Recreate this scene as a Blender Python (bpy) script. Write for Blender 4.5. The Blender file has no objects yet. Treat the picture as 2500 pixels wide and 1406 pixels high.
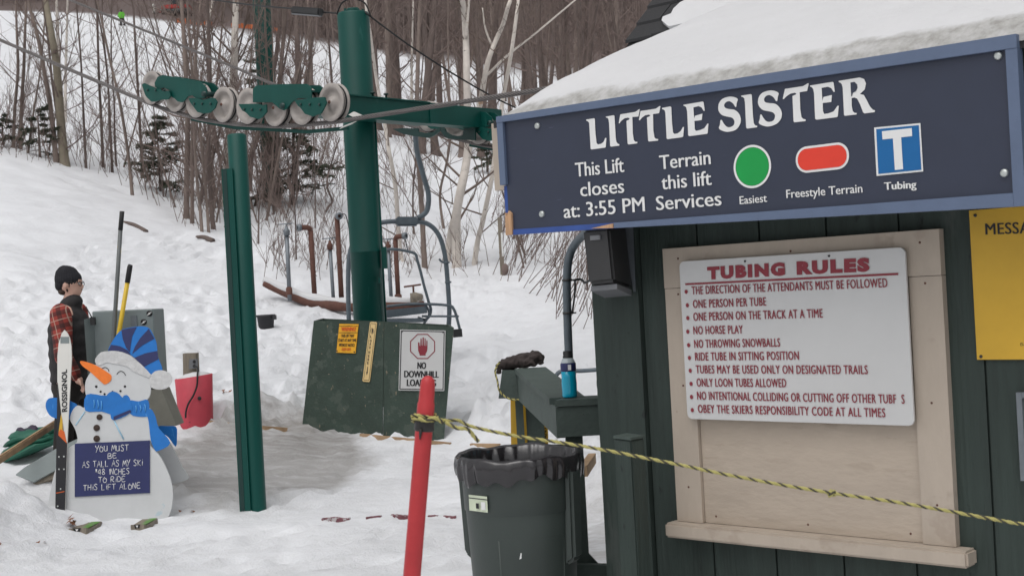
import bpy, bmesh, math, random
import numpy as np
from mathutils import Vector, Matrix

S = bpy.context.scene
COL = S.collection
rnd = random.Random(7)

# ---------------------------------------------------------------- camera, sky, sun, exposure
EYE = 1.62
ROLL = math.atan(.054)
FPX = 3200.0
cam = bpy.data.objects.new('camera', bpy.data.cameras.new('camera'))
COL.objects.link(cam)
cam.data.sensor_width = 36.0
cam.data.lens = FPX / 2500 * 36
cam.data.clip_start = .05
cam.data.clip_end = 2000
cam.location = (0, 0, EYE)
cam.matrix_world = Matrix.Translation((0, 0, EYE)) @ Matrix.Rotation(math.radians(90), 4, 'X') @ Matrix.Rotation(-ROLL, 4, 'Z')
cam.data.dof.use_dof = True
cam.data.dof.focus_distance = 8.0
cam.data.dof.aperture_fstop = 12.0
S.camera = cam

W = bpy.data.worlds.new('World')
S.world = W
W.use_nodes = True
wn = W.node_tree.nodes
wl = W.node_tree.links
sky = wn.new('ShaderNodeTexSky')
sky.sky_type = 'NISHITA'
sky.sun_disc = False
SUN_EL, SUN_ROT = math.radians(66), math.radians(205)
sky.sun_elevation = SUN_EL
sky.sun_rotation = SUN_ROT
sky.air_density = 1.0
sky.dust_density = 4.0
hs = wn.new('ShaderNodeHueSaturation')
hs.inputs['Saturation'].default_value = .10
wl.new(sky.outputs[0], hs.inputs['Color'])
wl.new(hs.outputs[0], wn['Background'].inputs['Color'])
wn['Background'].inputs['Strength'].default_value = .12

sun = bpy.data.objects.new('sun', bpy.data.lights.new('sun', 'SUN'))
COL.objects.link(sun)
sun.data.energy = .65
sun.data.angle = math.radians(60)
sun.data.color = (1, .965, .94)
sun.rotation_euler = (math.radians(90) - SUN_EL, 0, math.pi - SUN_ROT)
sun.location = (0, 0, 30)

S.view_settings.view_transform = 'Standard'
S.view_settings.look = 'None'
S.view_settings.gamma = 1
S.view_settings.exposure = 0.17
S.cycles.max_bounces = 6
S.cycles.use_denoising = True

# ---------------------------------------------------------------- pixels of the photograph (2500 wide) to rays
CR, SR = math.cos(ROLL), math.sin(ROLL)
EYEV = Vector((0, 0, EYE))


def ray(px, py):
    dx, dy = px - 1250, 703 - py
    return Vector(((dx * CR + dy * SR) / FPX, 1, (-dx * SR + dy * CR) / FPX))


def P(px, py, depth):
    return EYEV + ray(px, py) * depth


class Frame:
    """a vertical (or tilted) plane: o origin, r right, u up, n towards the viewer"""
    def __init__(s, o, r, u=(0, 0, 1)):
        s.o = Vector(o); s.r = Vector(r).normalized(); s.u = Vector(u).normalized()
        s.n = s.r.cross(s.u).normalized()
        if s.n.dot(EYEV - s.o) < 0: s.n = -s.n

    def pt(s, px, py, off=0.0):
        r = ray(px, py); o = s.o + s.n * off
        return EYEV + r * ((o - EYEV).dot(s.n) / r.dot(s.n))

    def at(s, a, b, off=0.0):
        return s.o + s.r * a + s.u * b + s.n * off


# ---------------------------------------------------------------- scene helpers
def wloc(o):
    v = Vector((0, 0, 0))
    while o is not None:
        v += o.location; o = o.parent
    return v


def tag(o, label=None, cat=None, group=None, kind=None):
    if label: o['label'] = label
    if cat: o['category'] = cat
    if group: o['group'] = group
    if kind: o['kind'] = kind
    return o


def thing(name, label, cat, loc=(0, 0, 0), group=None):
    o = bpy.data.objects.new(name, None); COL.objects.link(o)
    o.location = loc; o.empty_display_size = .1
    return tag(o, label, cat, group)


def mk(name, bm, mats, parent=None, smooth=False, loc=None, fix=True):
    """link the bmesh (world coordinates) as one mesh object"""
    if fix: bmesh.ops.recalc_face_normals(bm, faces=bm.faces)
    me = bpy.data.meshes.new(name)
    base = wloc(parent) if parent is not None else Vector(loc or (0, 0, 0))
    bmesh.ops.translate(bm, verts=bm.verts, vec=-base)
    bm.to_mesh(me); bm.free()
    for m in (mats if isinstance(mats, (list, tuple)) else [mats]): me.materials.append(m)
    if smooth:
        me.polygons.foreach_set('use_smooth', [True] * len(me.polygons))
    o = bpy.data.objects.new(name, me); COL.objects.link(o)
    if parent is not None: o.parent = parent
    else: o.location = base
    return o


def dup(root, loc, rz=0.0, sc=1.0, label=None):
    r = root.copy(); COL.objects.link(r); r.location = loc; r.rotation_euler = (0, 0, rz); r.scale = (sc, sc, sc)
    if label: r['label'] = label
    for ch in root.children:
        c = ch.copy(); COL.objects.link(c); c.parent = r
    return r


def B(): return bmesh.new()


def hexa(bm, c, mi=0):
    """8 corners: 4 of one face in order, then the 4 opposite ones"""
    v = [bm.verts.new(p) for p in c]
    for q in ((0, 1, 2, 3), (4, 7, 6, 5), (0, 4, 5, 1), (1, 5, 6, 2), (2, 6, 7, 3), (3, 7, 4, 0)):
        f = bm.faces.new([v[i] for i in q]); f.material_index = mi


def obox(bm, o, r, u, n, mi=0):
    """box centred on o with half vectors r, u, n"""
    o, r, u, n = map(Vector, (o, r, u, n))
    hexa(bm, [o - r - u + n, o + r - u + n, o + r + u + n, o - r + u + n, o - r - u - n, o + r - u - n, o + r + u - n, o - r + u - n], mi)


def beam(bm, a, b, w, h, up=(0, 0, 1), mi=0):
    a, b = Vector(a), Vector(b); d = (b - a).normalized(); up = Vector(up)
    s = d.cross(up).normalized(); t = s.cross(d).normalized()
    obox(bm, (a + b) / 2, (b - a) / 2, t * h / 2, s * w / 2, mi)


def fbox(bm, fr, a0, a1, b0, b1, n0, n1, mi=0):
    hexa(bm, [fr.at(a0, b0, n1), fr.at(a1, b0, n1), fr.at(a1, b1, n1), fr.at(a0, b1, n1), fr.at(a0, b0, n0), fr.at(a1, b0, n0), fr.at(a1, b1, n0), fr.at(a0, b1, n0)], mi)


def prism(bm, pts, back, mi=0):
    """polygon pts (world) extruded by the vector back"""
    back = Vector(back)
    a = [bm.verts.new(p) for p in pts]; b = [bm.verts.new(Vector(p) + back) for p in pts]
    f = bm.faces.new(a); f.material_index = mi
    f = bm.faces.new(b[::-1]); f.material_index = mi
    for i in range(len(a)):
        j = (i + 1) % len(a)
        f = bm.faces.new((a[i], b[i], b[j], a[j])); f.material_index = mi


def flat(bm, fr, pix, off, thick, mi=0):
    prism(bm, [fr.pt(x, y, off) for x, y in pix], -fr.n * thick, mi)


def crom(pts, k=4, closed=True):
    n = len(pts); out = []
    P_ = [Vector(p) for p in pts]
    rng = range(n) if closed else range(n - 1)
    for i in rng:
        if closed: a, b, c, d = P_[i - 1], P_[i], P_[(i + 1) % n], P_[(i + 2) % n]
        else: a, b, c, d = P_[max(i - 1, 0)], P_[i], P_[i + 1], P_[min(i + 2, n - 1)]
        for j in range(k):
            t = j / k
            out.append(.5 * (2 * b + (c - a) * t + (2 * a - 5 * b + 4 * c - d) * t * t + (3 * b - a - 3 * c + d) * t ** 3))
    if not closed: out.append(P_[-1])
    return out


def c2(pts, k=4): return [(p.x, p.y) for p in crom([(x, y, 0) for x, y in pts], k)]


def tube(bm, pts, rad, seg=8, mi=0, cap=True, rx=None):
    """round tube along pts; rad a number or a list; rx stretches the section along the world vector rx"""
    pts = [Vector(p) for p in pts]; n = len(pts)
    R = rad if isinstance(rad, (list, tuple)) else [rad] * n
    t0 = (pts[1] - pts[0]).normalized()
    ref = Vector((0, 0, 1)) if abs(t0.z) < .9 else Vector((1, 0, 0))
    s = t0.cross(ref).normalized()
    rings = []
    for i in range(n):
        t = (pts[min(i + 1, n - 1)] - pts[max(i - 1, 0)])
        t = t.normalized() if t.length > 1e-9 else t0
        s = (s - t * s.dot(t))
        s = s.normalized() if s.length > 1e-6 else t.orthogonal().normalized()
        q = t.cross(s)
        ring = []
        for k in range(seg):
            a = 2 * math.pi * k / seg
            v = (s * math.cos(a) + q * math.sin(a)) * R[i]
            if rx is not None: v = v + Vector(rx[0]) * (v.dot(Vector(rx[0])) * (rx[1] - 1))
            ring.append(bm.verts.new(pts[i] + v))
        rings.append(ring)
    for a, b in zip(rings, rings[1:]):
        for k in range(seg):
            f = bm.faces.new((a[k], a[(k + 1) % seg], b[(k + 1) % seg], b[k])); f.material_index = mi; f.smooth = True
    if cap and seg > 2:
        f = bm.faces.new(rings[0][::-1]); f.material_index = mi
        f = bm.faces.new(rings[-1]); f.material_index = mi


def lathe(bm, prof, c, axis=(0, 0, 1), seg=24, mi=0, closed=False, mis=None):
    """prof: (radius, height along axis)"""
    c = Vector(c); ax = Vector(axis).normalized(); s = ax.orthogonal().normalized(); q = ax.cross(s)
    rings = []
    for r, h in prof:
        if r < 1e-6: rings.append([bm.verts.new(c + ax * h)])
        else: rings.append([bm.verts.new(c + ax * h + (s * math.cos(2 * math.pi * k / seg) + q * math.sin(2 * math.pi * k / seg)) * r) for k in range(seg)])
    prs = list(zip(rings, rings[1:]))
    if closed: prs.append((rings[-1], rings[0]))
    for i, (a, b) in enumerate(prs):
        for k in range(seg):
            l = (k + 1) % seg
            if len(a) == 1 and len(b) == 1: continue
            if len(a) == 1: vs = (a[0], b[l], b[k])
            elif len(b) == 1: vs = (a[k], a[l], b[0])
            else: vs = (a[k], a[l], b[l], b[k])
            f = bm.faces.new(vs); f.material_index = mis[i] if mis else mi; f.smooth = True


def ball(bm, c, r, seg=16, mi=0, rings=10):
    """ellipsoid, r a number or (rx, ry, rz)"""
    r = Vector(r) if isinstance(r, (tuple, list, Vector)) else Vector((r, r, r))
    v = []
    for i in range(rings + 1):
        a = math.pi * i / rings
        if i in (0, rings): v.append([bm.verts.new(Vector(c) + Vector((0, 0, r.z * math.cos(a))))])
        else: v.append([bm.verts.new(Vector(c) + Vector((r.x * math.sin(a) * math.cos(2 * math.pi * k / seg), r.y * math.sin(a) * math.sin(2 * math.pi * k / seg), r.z * math.cos(a)))) for k in range(seg)])
    for a, b in zip(v, v[1:]):
        for k in range(seg):
            l = (k + 1) % seg
            vs = (a[0], b[k], b[l]) if len(a) == 1 else ((a[k], b[0], a[l]) if len(b) == 1 else (a[k], b[k], b[l], a[l]))
            f = bm.faces.new(vs); f.material_index = mi; f.smooth = True


def remesh(bm, voxel, it=4):
    """melt overlapping closed shapes into one continuous skin"""
    bmesh.ops.recalc_face_normals(bm, faces=bm.faces)
    me = bpy.data.meshes.new('tmp'); bm.to_mesh(me); bm.free()
    o = bpy.data.objects.new('tmp', me); COL.objects.link(o)
    m = o.modifiers.new('r', 'REMESH'); m.mode = 'VOXEL'; m.voxel_size = voxel; m.use_smooth_shade = True
    if it:
        s = o.modifiers.new('s', 'SMOOTH'); s.iterations = it; s.factor = .5
    dg = bpy.context.evaluated_depsgraph_get(); dg.update()
    ev = o.evaluated_get(dg); e = ev.to_mesh()
    out = bmesh.new(); out.from_mesh(e); ev.to_mesh_clear()
    bpy.data.objects.remove(o); bpy.data.meshes.remove(me)
    return out


# ---------------------------------------------------------------- lettering
_tc = {}


def text2d(s, bold=0.0, sp=1.0):
    key = (s, bold, sp)
    if key in _tc: return _tc[key]
    cu = bpy.data.curves.new('t', 'FONT'); cu.body = s; cu.offset = bold; cu.space_character = sp; cu.resolution_u = 3
    o = bpy.data.objects.new('t', cu); COL.objects.link(o)
    dg = bpy.context.evaluated_depsgraph_get(); dg.update()
    ev = o.evaluated_get(dg); me = ev.to_mesh()
    r = ([(v.co.x, v.co.y) for v in me.vertices], [tuple(p.vertices) for p in me.polygons])
    ev.to_mesh_clear(); bpy.data.objects.remove(o); bpy.data.curves.remove(cu)
    _tc[key] = r
    return r


def text(bm, fr, s, A, Bp, C, off, mi=0, bold=0.0, sp=1.0):
    """s on the plane fr: A and Bp the baseline's ends, C the top of a capital above A (pixels)"""
    vs, fs = text2d(s, bold, sp)
    cap = max(v[1] for v in text2d('H', bold)[0])
    x0 = min(v[0] for v in vs); x1 = max(v[0] for v in vs)
    a = fr.pt(*A, off); ex = fr.pt(*Bp, off) - a; ey = fr.pt(*C, off) - a
    nv = [bm.verts.new(a + ex * ((x - x0) / (x1 - x0)) + ey * (y / cap)) for x, y in vs]
    for f in fs:
        try:
            g = bm.faces.new([nv[i] for i in f]); g.material_index = mi
        except ValueError: pass


def fat(bm, fr, s, A, Bp, C, off, mi=0, w=.06, bold=0.0, sp=1.0):
    """a bolder face: printings side by side, each a hair above the last"""
    h = C[1] - A[1]
    for i, k in enumerate((-w, w, 0)):
        d = k * abs(h); text(bm, fr, s, (A[0] + d + w * abs(h), A[1]), (Bp[0] + d - w * abs(h), Bp[1]), (C[0] + d + w * abs(h), C[1]), off + .0003 * i, mi, bold, sp)


def up_text(bm, fr, s, x0, x1, y, h, off, mi=0, bold=0., slope=-.054, sp=1.0, lean=-.054):
    """pixel line from (x0, y) to (x1, y + slope*(x1-x0)), capitals h pixels tall"""
    text(bm, fr, s, (x0, y), (x1, y + slope * (x1 - x0)), (x0 + lean * h, y - h), off, mi, bold, sp)


STROKES = {
 'A': ['0,0 .45,1.05 .85,0', '.15,.4 .75,.45'], 'B': ['.05,0 .1,1 .6,.95 .65,.65 .15,.5 .7,.4 .7,.05 .0,.0'], 'C': ['.75,.8 .4,1 .05,.6 .15,.1 .5,0 .8,.2'],
 'D': ['.1,0 .1,1 .6,.85 .8,.45 .6,.1 .0,.0'], 'E': ['.75,1 .1,.95 .1,0 .8,.05', '.1,.5 .6,.55'], 'F': ['.05,0 .1,1 .8,1', '.1,.5 .6,.55'],
 'H': ['.05,0 .1,1', '.75,0 .75,1.05', '.1,.5 .75,.55'], 'i': ['.2,0 .25,.7', '.22,.95 .3,.98'], 'I': ['.3,0 .3,1'], 'K': ['.1,0 .1,1', '.75,.95 .1,.45 .8,0'],
 'L': ['.1,1 .1,0 .7,.05'], 'M': ['.0,0 .2,1 .45,.3 .75,1 .9,0'], 'N': ['.05,0 .1,1 .7,0 .75,1.05'], 'O': ['.4,1 .05,.6 .15,.05 .6,0 .8,.4 .6,.75 .25,.6'],
 'R': ['.05,0 .1,1 .65,.95 .65,.6 .15,.5 .8,0'], 'S': ['.75,.9 .4,1.05 .1,.8 .65,.4 .55,.02 .05,.1'], 'T': ['.0,.95 .85,1', '.4,1 .4,0'],
 'U': ['.05,.9 .1,.15 .4,0 .7,.2 .7,.9', '.7,.5 .78,0'], 'Y': ['.05,1 .4,.5', '.85,1.05 .2,-.15'], '4': ['.6,0 .55,1 .05,.35 .8,.4'],
 '8': ['.4,.5 .1,.8 .4,1 .65,.8 .4,.5 .05,.2 .4,0 .75,.2 .4,.5'], '*': ['.1,.45 .55,.9', '.55,.45 .1,.9', '.3,.35 .33,1'], ' ': []}


def hand_text(bm, fr, s, A, Bp, C, off, rad, mi=0):
    a = fr.pt(*A, off); ex = fr.pt(*Bp, off) - a; ey = fr.pt(*C, off) - a
    adv = [.45 if c in 'iI' else (.7 if c in ' *' else 1.0) for c in s]
    tot = sum(adv); x = 0
    for c, w in zip(s, adv):
        jy = rnd.uniform(-.05, .08)
        for st in STROKES[c]:
            pts = [tuple(map(float, q.split(','))) for q in st.split()]
            w3 = [a + ex * ((x + px) / tot) + ey * (py + jy) for px, py in pts]
            if len(w3) > 3: w3 = crom(w3, 3, False)
            tube(bm, w3, rad, 5, mi)
        x += w


# ---------------------------------------------------------------- materials
def mat(name, col, rough=.6, var=0.0, vscale=6.0, bump=0.0, bscale=40.0, metal=0.0, spot=None, stretch=None, spec=None, alpha=None):
    """plain paint, wood or metal: colour with noise variation, bump, and optional spots (colour, amount, scale)"""
    m = bpy.data.materials.new(name); m.use_nodes = True
    nt = m.node_tree; N = nt.nodes; L = nt.links; b = N['Principled BSDF']
    b.inputs['Roughness'].default_value = rough; b.inputs['Metallic'].default_value = metal
    if spec is not None: b.inputs['Specular IOR Level'].default_value = spec
    col = tuple(col) + (1,)
    b.inputs['Base Color'].default_value = col
    tc = N.new('ShaderNodeTexCoord'); vec = tc.outputs['Object']
    if stretch:
        mp = N.new('ShaderNodeMapping'); mp.inputs['Scale'].default_value = stretch; L.new(vec, mp.inputs['Vector']); vec = mp.outputs[0]
    cur = None
    if var:
        n = N.new('ShaderNodeTexNoise'); n.inputs['Scale'].default_value = vscale; n.inputs['Detail'].default_value = 6; n.inputs['Roughness'].default_value = .65
        L.new(vec, n.inputs['Vector'])
        r = N.new('ShaderNodeMapRange'); r.inputs[1].default_value = .25; r.inputs[2].default_value = .75; r.inputs[3].default_value = 1 - var; r.inputs[4].default_value = 1 + var
        L.new(n.outputs['Fac'], r.inputs[0])
        mx = N.new('ShaderNodeVectorMath'); mx.operation = 'SCALE'; mx.inputs[0].default_value = col[:3]; L.new(r.outputs[0], mx.inputs['Scale'])
        cur = mx.outputs[0]
    for sp in ([spot] if spot and not isinstance(spot, list) else (spot or [])):
        sc, amt, scl = sp[:3]; st = sp[3] if len(sp) > 3 else (1, 1, 1)
        mp2 = N.new('ShaderNodeMapping'); mp2.inputs['Scale'].default_value = st; L.new(tc.outputs['Object'], mp2.inputs['Vector'])
        n2 = N.new('ShaderNodeTexNoise'); n2.inputs['Scale'].default_value = scl; n2.inputs['Detail'].default_value = 5; n2.inputs['Roughness'].default_value = .6
        L.new(mp2.outputs[0], n2.inputs['Vector'])
        rr = N.new('ShaderNodeValToRGB'); rr.color_ramp.elements[0].position = amt; rr.color_ramp.elements[1].position = min(1, amt + .04)
        L.new(n2.outputs['Fac'], rr.inputs[0])
        mix = N.new('ShaderNodeMix'); mix.data_type = 'RGBA'; L.new(rr.outputs[0], mix.inputs['Factor'])
        if cur is not None: L.new(cur, mix.inputs[6])
        else: mix.inputs[6].default_value = col
        mix.inputs[7].default_value = tuple(sc) + (1,)
        cur = mix.outputs[2]
    if cur is not None: L.new(cur, b.inputs['Base Color'])
    if bump:
        n3 = N.new('ShaderNodeTexNoise'); n3.inputs['Scale'].default_value = bscale; n3.inputs['Detail'].default_value = 6
        L.new(vec, n3.inputs['Vector'])
        bp = N.new('ShaderNodeBump'); bp.inputs['Strength'].default_value = bump; bp.inputs['Distance'].default_value = .02
        L.new(n3.outputs['Fac'], bp.inputs['Height']); L.new(bp.outputs[0], b.inputs['Normal'])
    if alpha is not None:
        b.inputs['Alpha'].default_value = alpha
    return m


M = {}
M['tower'] = mat('tower_green', (.001, .062, .050), .45, .18, 3, .05, 60, spec=.3, spot=((.012, .085, .072), .66, 9, (1, 1, .15)), stretch=(1, 1, .25))
M['tower_dark'] = mat('tower_green_dark', (.002, .030, .026), .45, .15, 4)
M['shack'] = mat('shack_green', (.028, .042, .036), .75, .34, 14, .35, 70, stretch=(1, 1, .08), spot=[((.014, .02, .018), .66, 16, (1, 1, .5)), ((.30, .31, .28), .755, 14), ((.05, .062, .056), .62, 2.2, (1, 1, .4))])
M['rail'] = mat('rail_green', (.055, .076, .067), .7, .22, 8, .2, 60, spot=((.02, .02, .02), .72, 18))
M['ply'] = mat('plywood_green', (.036, .058, .045), .75, .3, 4, .25, 50,
               spot=[((.060, .082, .066), .54, 5), ((.20, .17, .12), .655, 36, (1, 1, .4)), ((.40, .34, .25), .70, 24), ((.15, .13, .09), .64, 3.2, (.5, .5, 1.6))])
M['navy'] = mat('sign_navy', (.029, .036, .062), .42, .08, 6, 0, spot=((.09, .10, .15), .71, 16, (.3, .3, 3)))
M['slate'] = mat('sign_frame', (.105, .142, .225), .55, .08, 8, .06, 60)
M['royal'] = mat('old_blue', (.030, .075, .28), .6, .15, 10, spot=((.5, .42, .34), .72, 25))
M['rawwood'] = mat('raw_wood', (.50, .30, .17), .8, .3, 12, .3, 40, stretch=(6, 6, .6))
M['plank'] = mat('plank_wood', (.36, .24, .14), .8, .3, 8, .25, 40)
M['oldwood'] = mat('grey_wood', (.22, .19, .15), .85, .3, 10, .3, 40, stretch=(4, 4, .5))
M['white'] = mat('white_paint', (.74, .74, .73), .5, .04, 8)
M['board'] = mat('white_board', (.56, .56, .555), .4, .04, 3, spot=((.46, .45, .44), .73, 7))
M['maroon'] = mat('maroon_ink', (.235, .022, .036), .5)
M['green'] = mat('sign_green', (.0, .30, .055), .5, .06, 10)
M['red'] = mat('sign_red', (.72, .045, .022), .5, .05, 10)
M['blue'] = mat('sign_blue', (.0, .115, .33), .5, .05, 10)
M['yellow'] = mat('sign_yellow', (.60, .36, .030), .5, .10, 4)
M['amber'] = mat('warning_yellow', (.80, .40, .02), .5, .08, 8)
M['cream'] = mat('load_cream', (.74, .54, .25), .5, .08, 8)
M['black'] = mat('black_ink', (.012, .012, .015), .5)
M['orange_ink'] = mat('orange_ink', (.62, .11, .015), .5)
M['beige'] = mat('beige_paint', (.43, .365, .30), .65, .10, 6, .15, 40, stretch=(1, 1, .3), spot=[((.20, .15, .12), .725, 22, (1, 1, .5)), ((.385, .32, .26), .60, 3)])
M['beige_ply'] = mat('beige_plywood', (.435, .365, .295), .6, .11, 3, .25, 16, stretch=(1, 1, 2.4), spot=[((.40, .333, .265), .58, 4, (1, 1, 5)), ((.24, .18, .14), .74, 10)])
M['plastic'] = mat('dark_plastic', (.030, .030, .031), .5, .08, 20, .05, 200)
M['plastic_grey'] = mat('grey_plastic', (.16, .165, .175), .5, .05, 20)
M['metal'] = mat('galvanised', (.17, .19, .21), .45, .2, 9, .05, 30, .3)
M['chair'] = mat('chair_grey', (.10, .125, .145), .5, .2, 12, .05, 40, .1)
M['bolt'] = mat('bolt_metal', (.55, .58, .56), .35, .1, 40, 0, 40, .7)
M['wheel'] = mat('sheave_paint', (.37, .335, .31), .55, .16, 14, .05, 40, spot=((.20, .15, .11), .68, 20))
M['rubber'] = mat('rubber', (.018, .018, .019), .6, .2, 20)
M['rope'] = mat('steel_rope', (.17, .155, .15), .5, .15, 40, 0, 40, .35)
M['rope_core'] = mat('steel_rope_core', (.02, .018, .018), .7)
M['wire'] = mat('wire_black', (.012, .012, .013), .6)
M['rust'] = mat('rusty_pipe', (.115, .050, .036), .8, .3, 14, .3, 60, spot=((.05, .028, .022), .62, 10))
M['can'] = mat('can_green', (.040, .052, .047), .5, .10, 5, .06, 90)
M['bag'] = mat('bin_liner', (.020, .018, .020), .20, .12, 8, .22, 11, spec=.7)
M['polered'] = mat('pole_red', (.43, .028, .033), .5, .2, 7, .04, 60, spot=[((.62, .16, .15), .67, 26, (1, 1, .25)), ((.34, .02, .025), .62, 5)])
M['tape'] = mat('black_tape', (.02, .018, .018), .5)
M['ropey'] = mat('rope_yellow', (.42, .38, .13), .7, .15, 60)
M['ropeb'] = mat('rope_black', (.055, .05, .035), .8)
M['asphalt_shingle'] = mat('shingle', (.030, .030, .032), .9, .3, 60, .4, 200)
M['cloud'] = mat('dirty_ice', (.34, .33, .315), .35, .45, 14, .4, 14)
M['glove'] = mat('glove_brown', (.040, .030, .028), .9, .25, 25, .4, 60)
M['pedestal'] = mat('pedestal_grey', (.19, .185, .155), .7, .12, 8, .1, 30)
M['cab'] = mat('cabinet_grey', (.20, .235, .235), .55, .10, 5, .04, 40, spot=((.30, .31, .29), .70, 9))
M['redbox'] = mat('red_pad', (.50, .055, .08), .6, .10, 10, .06, 30, spot=((.14, .02, .03), .70, 14))
M['tubblk'] = mat('black_tub', (.030, .030, .034), .6, .1, 10)
M['shovel_y'] = mat('handle_yellow', (.66, .44, .03), .5, .12, 12)
M['shovel_g'] = mat('handle_grey', (.12, .13, .13), .5, .2, 10, spot=((.55, .38, .05), .60, 7, (1, 1, .4)))
M['tarp'] = mat('green_tarp', (.008, .10, .062), .55, .2, 8, .3, 20)
M['tarp_p'] = mat('purple_tarp', (.030, .018, .042), .6, .2, 8)
M['bark'] = mat('bark_grey', (.185, .145, .125), .9, .32, 9, .5, 50, stretch=(1, 1, .3))
M['bark2'] = mat('bark_brown', (.125, .095, .084), .9, .35, 9, .5, 50, stretch=(1, 1, .3))
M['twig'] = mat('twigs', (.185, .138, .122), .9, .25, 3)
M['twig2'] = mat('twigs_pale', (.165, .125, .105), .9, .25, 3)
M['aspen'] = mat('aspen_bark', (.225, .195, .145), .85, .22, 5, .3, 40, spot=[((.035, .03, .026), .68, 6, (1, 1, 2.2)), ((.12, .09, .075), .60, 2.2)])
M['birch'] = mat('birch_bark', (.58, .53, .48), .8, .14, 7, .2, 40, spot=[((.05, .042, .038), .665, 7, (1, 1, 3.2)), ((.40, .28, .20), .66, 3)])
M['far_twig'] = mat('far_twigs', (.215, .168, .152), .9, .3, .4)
M['needle'] = mat('fir_needles', (.055, .066, .042), .9, .35, 5)
M['leaf'] = mat('dead_leaf', (.22, .10, .055), .9, .3, 30)
M['bluepaint'] = mat('paint_blue', (.006, .155, .50), .5, .12, 14, spot=((.05, .25, .62), .66, 22, (1, 1, .25)))
M['navypaint'] = mat('paint_navy', (.018, .024, .105), .5, .10, 12)
M['orange'] = mat('paint_orange', (.82, .19, .02), .5, .14, 14)
M['snowman'] = mat('paint_white', (.56, .57, .575), .55, .07, 5, spot=((.45, .54, .58), .66, 5))
M['fur'] = mat('paint_fur', (.56, .56, .56), .8, .18, 24, .4, 40)
M['skiw'] = mat('ski_white', (.68, .67, .63), .35, .04, 6)
M['liquid'] = mat('blue_drink', (.0, .33, .50), .15, .08, 20)
M['clear'] = mat('clear_plastic', (.45, .50, .52), .15, .05, 20)
M['skin'] = mat('skin', (.60, .37, .29), .55, .10, 30)
M['stubble'] = mat('hair_brown', (.05, .03, .022), .8, .2, 60)
M['knit'] = mat('knit_black', (.018, .018, .023), .95, .3, 60, .5, 150)
M['vest'] = mat('vest_black', (.022, .020, .021), .8, .2, 14, .3, 40)
M['trouser'] = mat('trouser_black', (.016, .013, .012), .85, .2, 14, .3, 40)
M['lime'] = mat('jacket_lime', (.10, .42, .03), .7, .15, 6)
M['skigreen'] = mat('ski_green', (.09, .24, .03), .6, .3, 30, spot=((.20, .19, .15), .55, 25))
M['netting'] = mat('orange_net', (.62, .17, .06), .7, .2, 3)
M['machine_red'] = mat('machine_red', (.40, .035, .03), .5, .2, 2)
M['glass'] = mat('dark_glass', (.02, .025, .03), .12)
M['splash'] = mat('label_pale', (.60, .66, .50), .5, .08, 20)


def plaid():
    m = bpy.data.materials.new('plaid_flannel'); m.use_nodes = True
    nt = m.node_tree; N = nt.nodes; L = nt.links; b = N['Principled BSDF']; b.inputs['Roughness'].default_value = .9
    tc = N.new('ShaderNodeTexCoord')
    mp = N.new('ShaderNodeMapping'); mp.inputs['Rotation'].default_value = (0, math.radians(14), 0); L.new(tc.outputs['Object'], mp.inputs['Vector'])
    sx = N.new('ShaderNodeSeparateXYZ'); L.new(mp.outputs[0], sx.inputs[0])

    def stripe(sock, per, ph, w):
        a = N.new('ShaderNodeMath'); a.operation = 'ADD'; L.new(sock, a.inputs[0]); a.inputs[1].default_value = ph
        d = N.new('ShaderNodeMath'); d.operation = 'PINGPONG'; L.new(a.outputs[0], d.inputs[0]); d.inputs[1].default_value = per / 2
        c = N.new('ShaderNodeMath'); c.operation = 'LESS_THAN'; L.new(d.outputs[0], c.inputs[0]); c.inputs[1].default_value = w / 2
        return c.outputs[0]
    cur = None
    base = (.30, .045, .034, 1)
    for sock, per, ph, w, col, k in ((sx.outputs['X'], .105, .02, .036, (.022, .014, .014, 1), .62), (sx.outputs['Z'], .105, .0, .036, (.022, .014, .014, 1), .62),
                                     (sx.outputs['X'], .105, .073, .007, (.50, .42, .34, 1), .55), (sx.outputs['Z'], .105, .053, .007, (.50, .42, .34, 1), .55)):
        s = stripe(sock, per, ph, w)
        f = N.new('ShaderNodeMath'); f.operation = 'MULTIPLY'; L.new(s, f.inputs[0]); f.inputs[1].default_value = k
        mx = N.new('ShaderNodeMix'); mx.data_type = 'RGBA'; L.new(f.outputs[0], mx.inputs['Factor'])
        if cur is None: mx.inputs[6].default_value = base
        else: L.new(cur, mx.inputs[6])
        mx.inputs[7].default_value = col; cur = mx.outputs[2]
    L.new(cur, b.inputs['Base Color'])
    return m


M['plaid'] = plaid()


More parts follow.
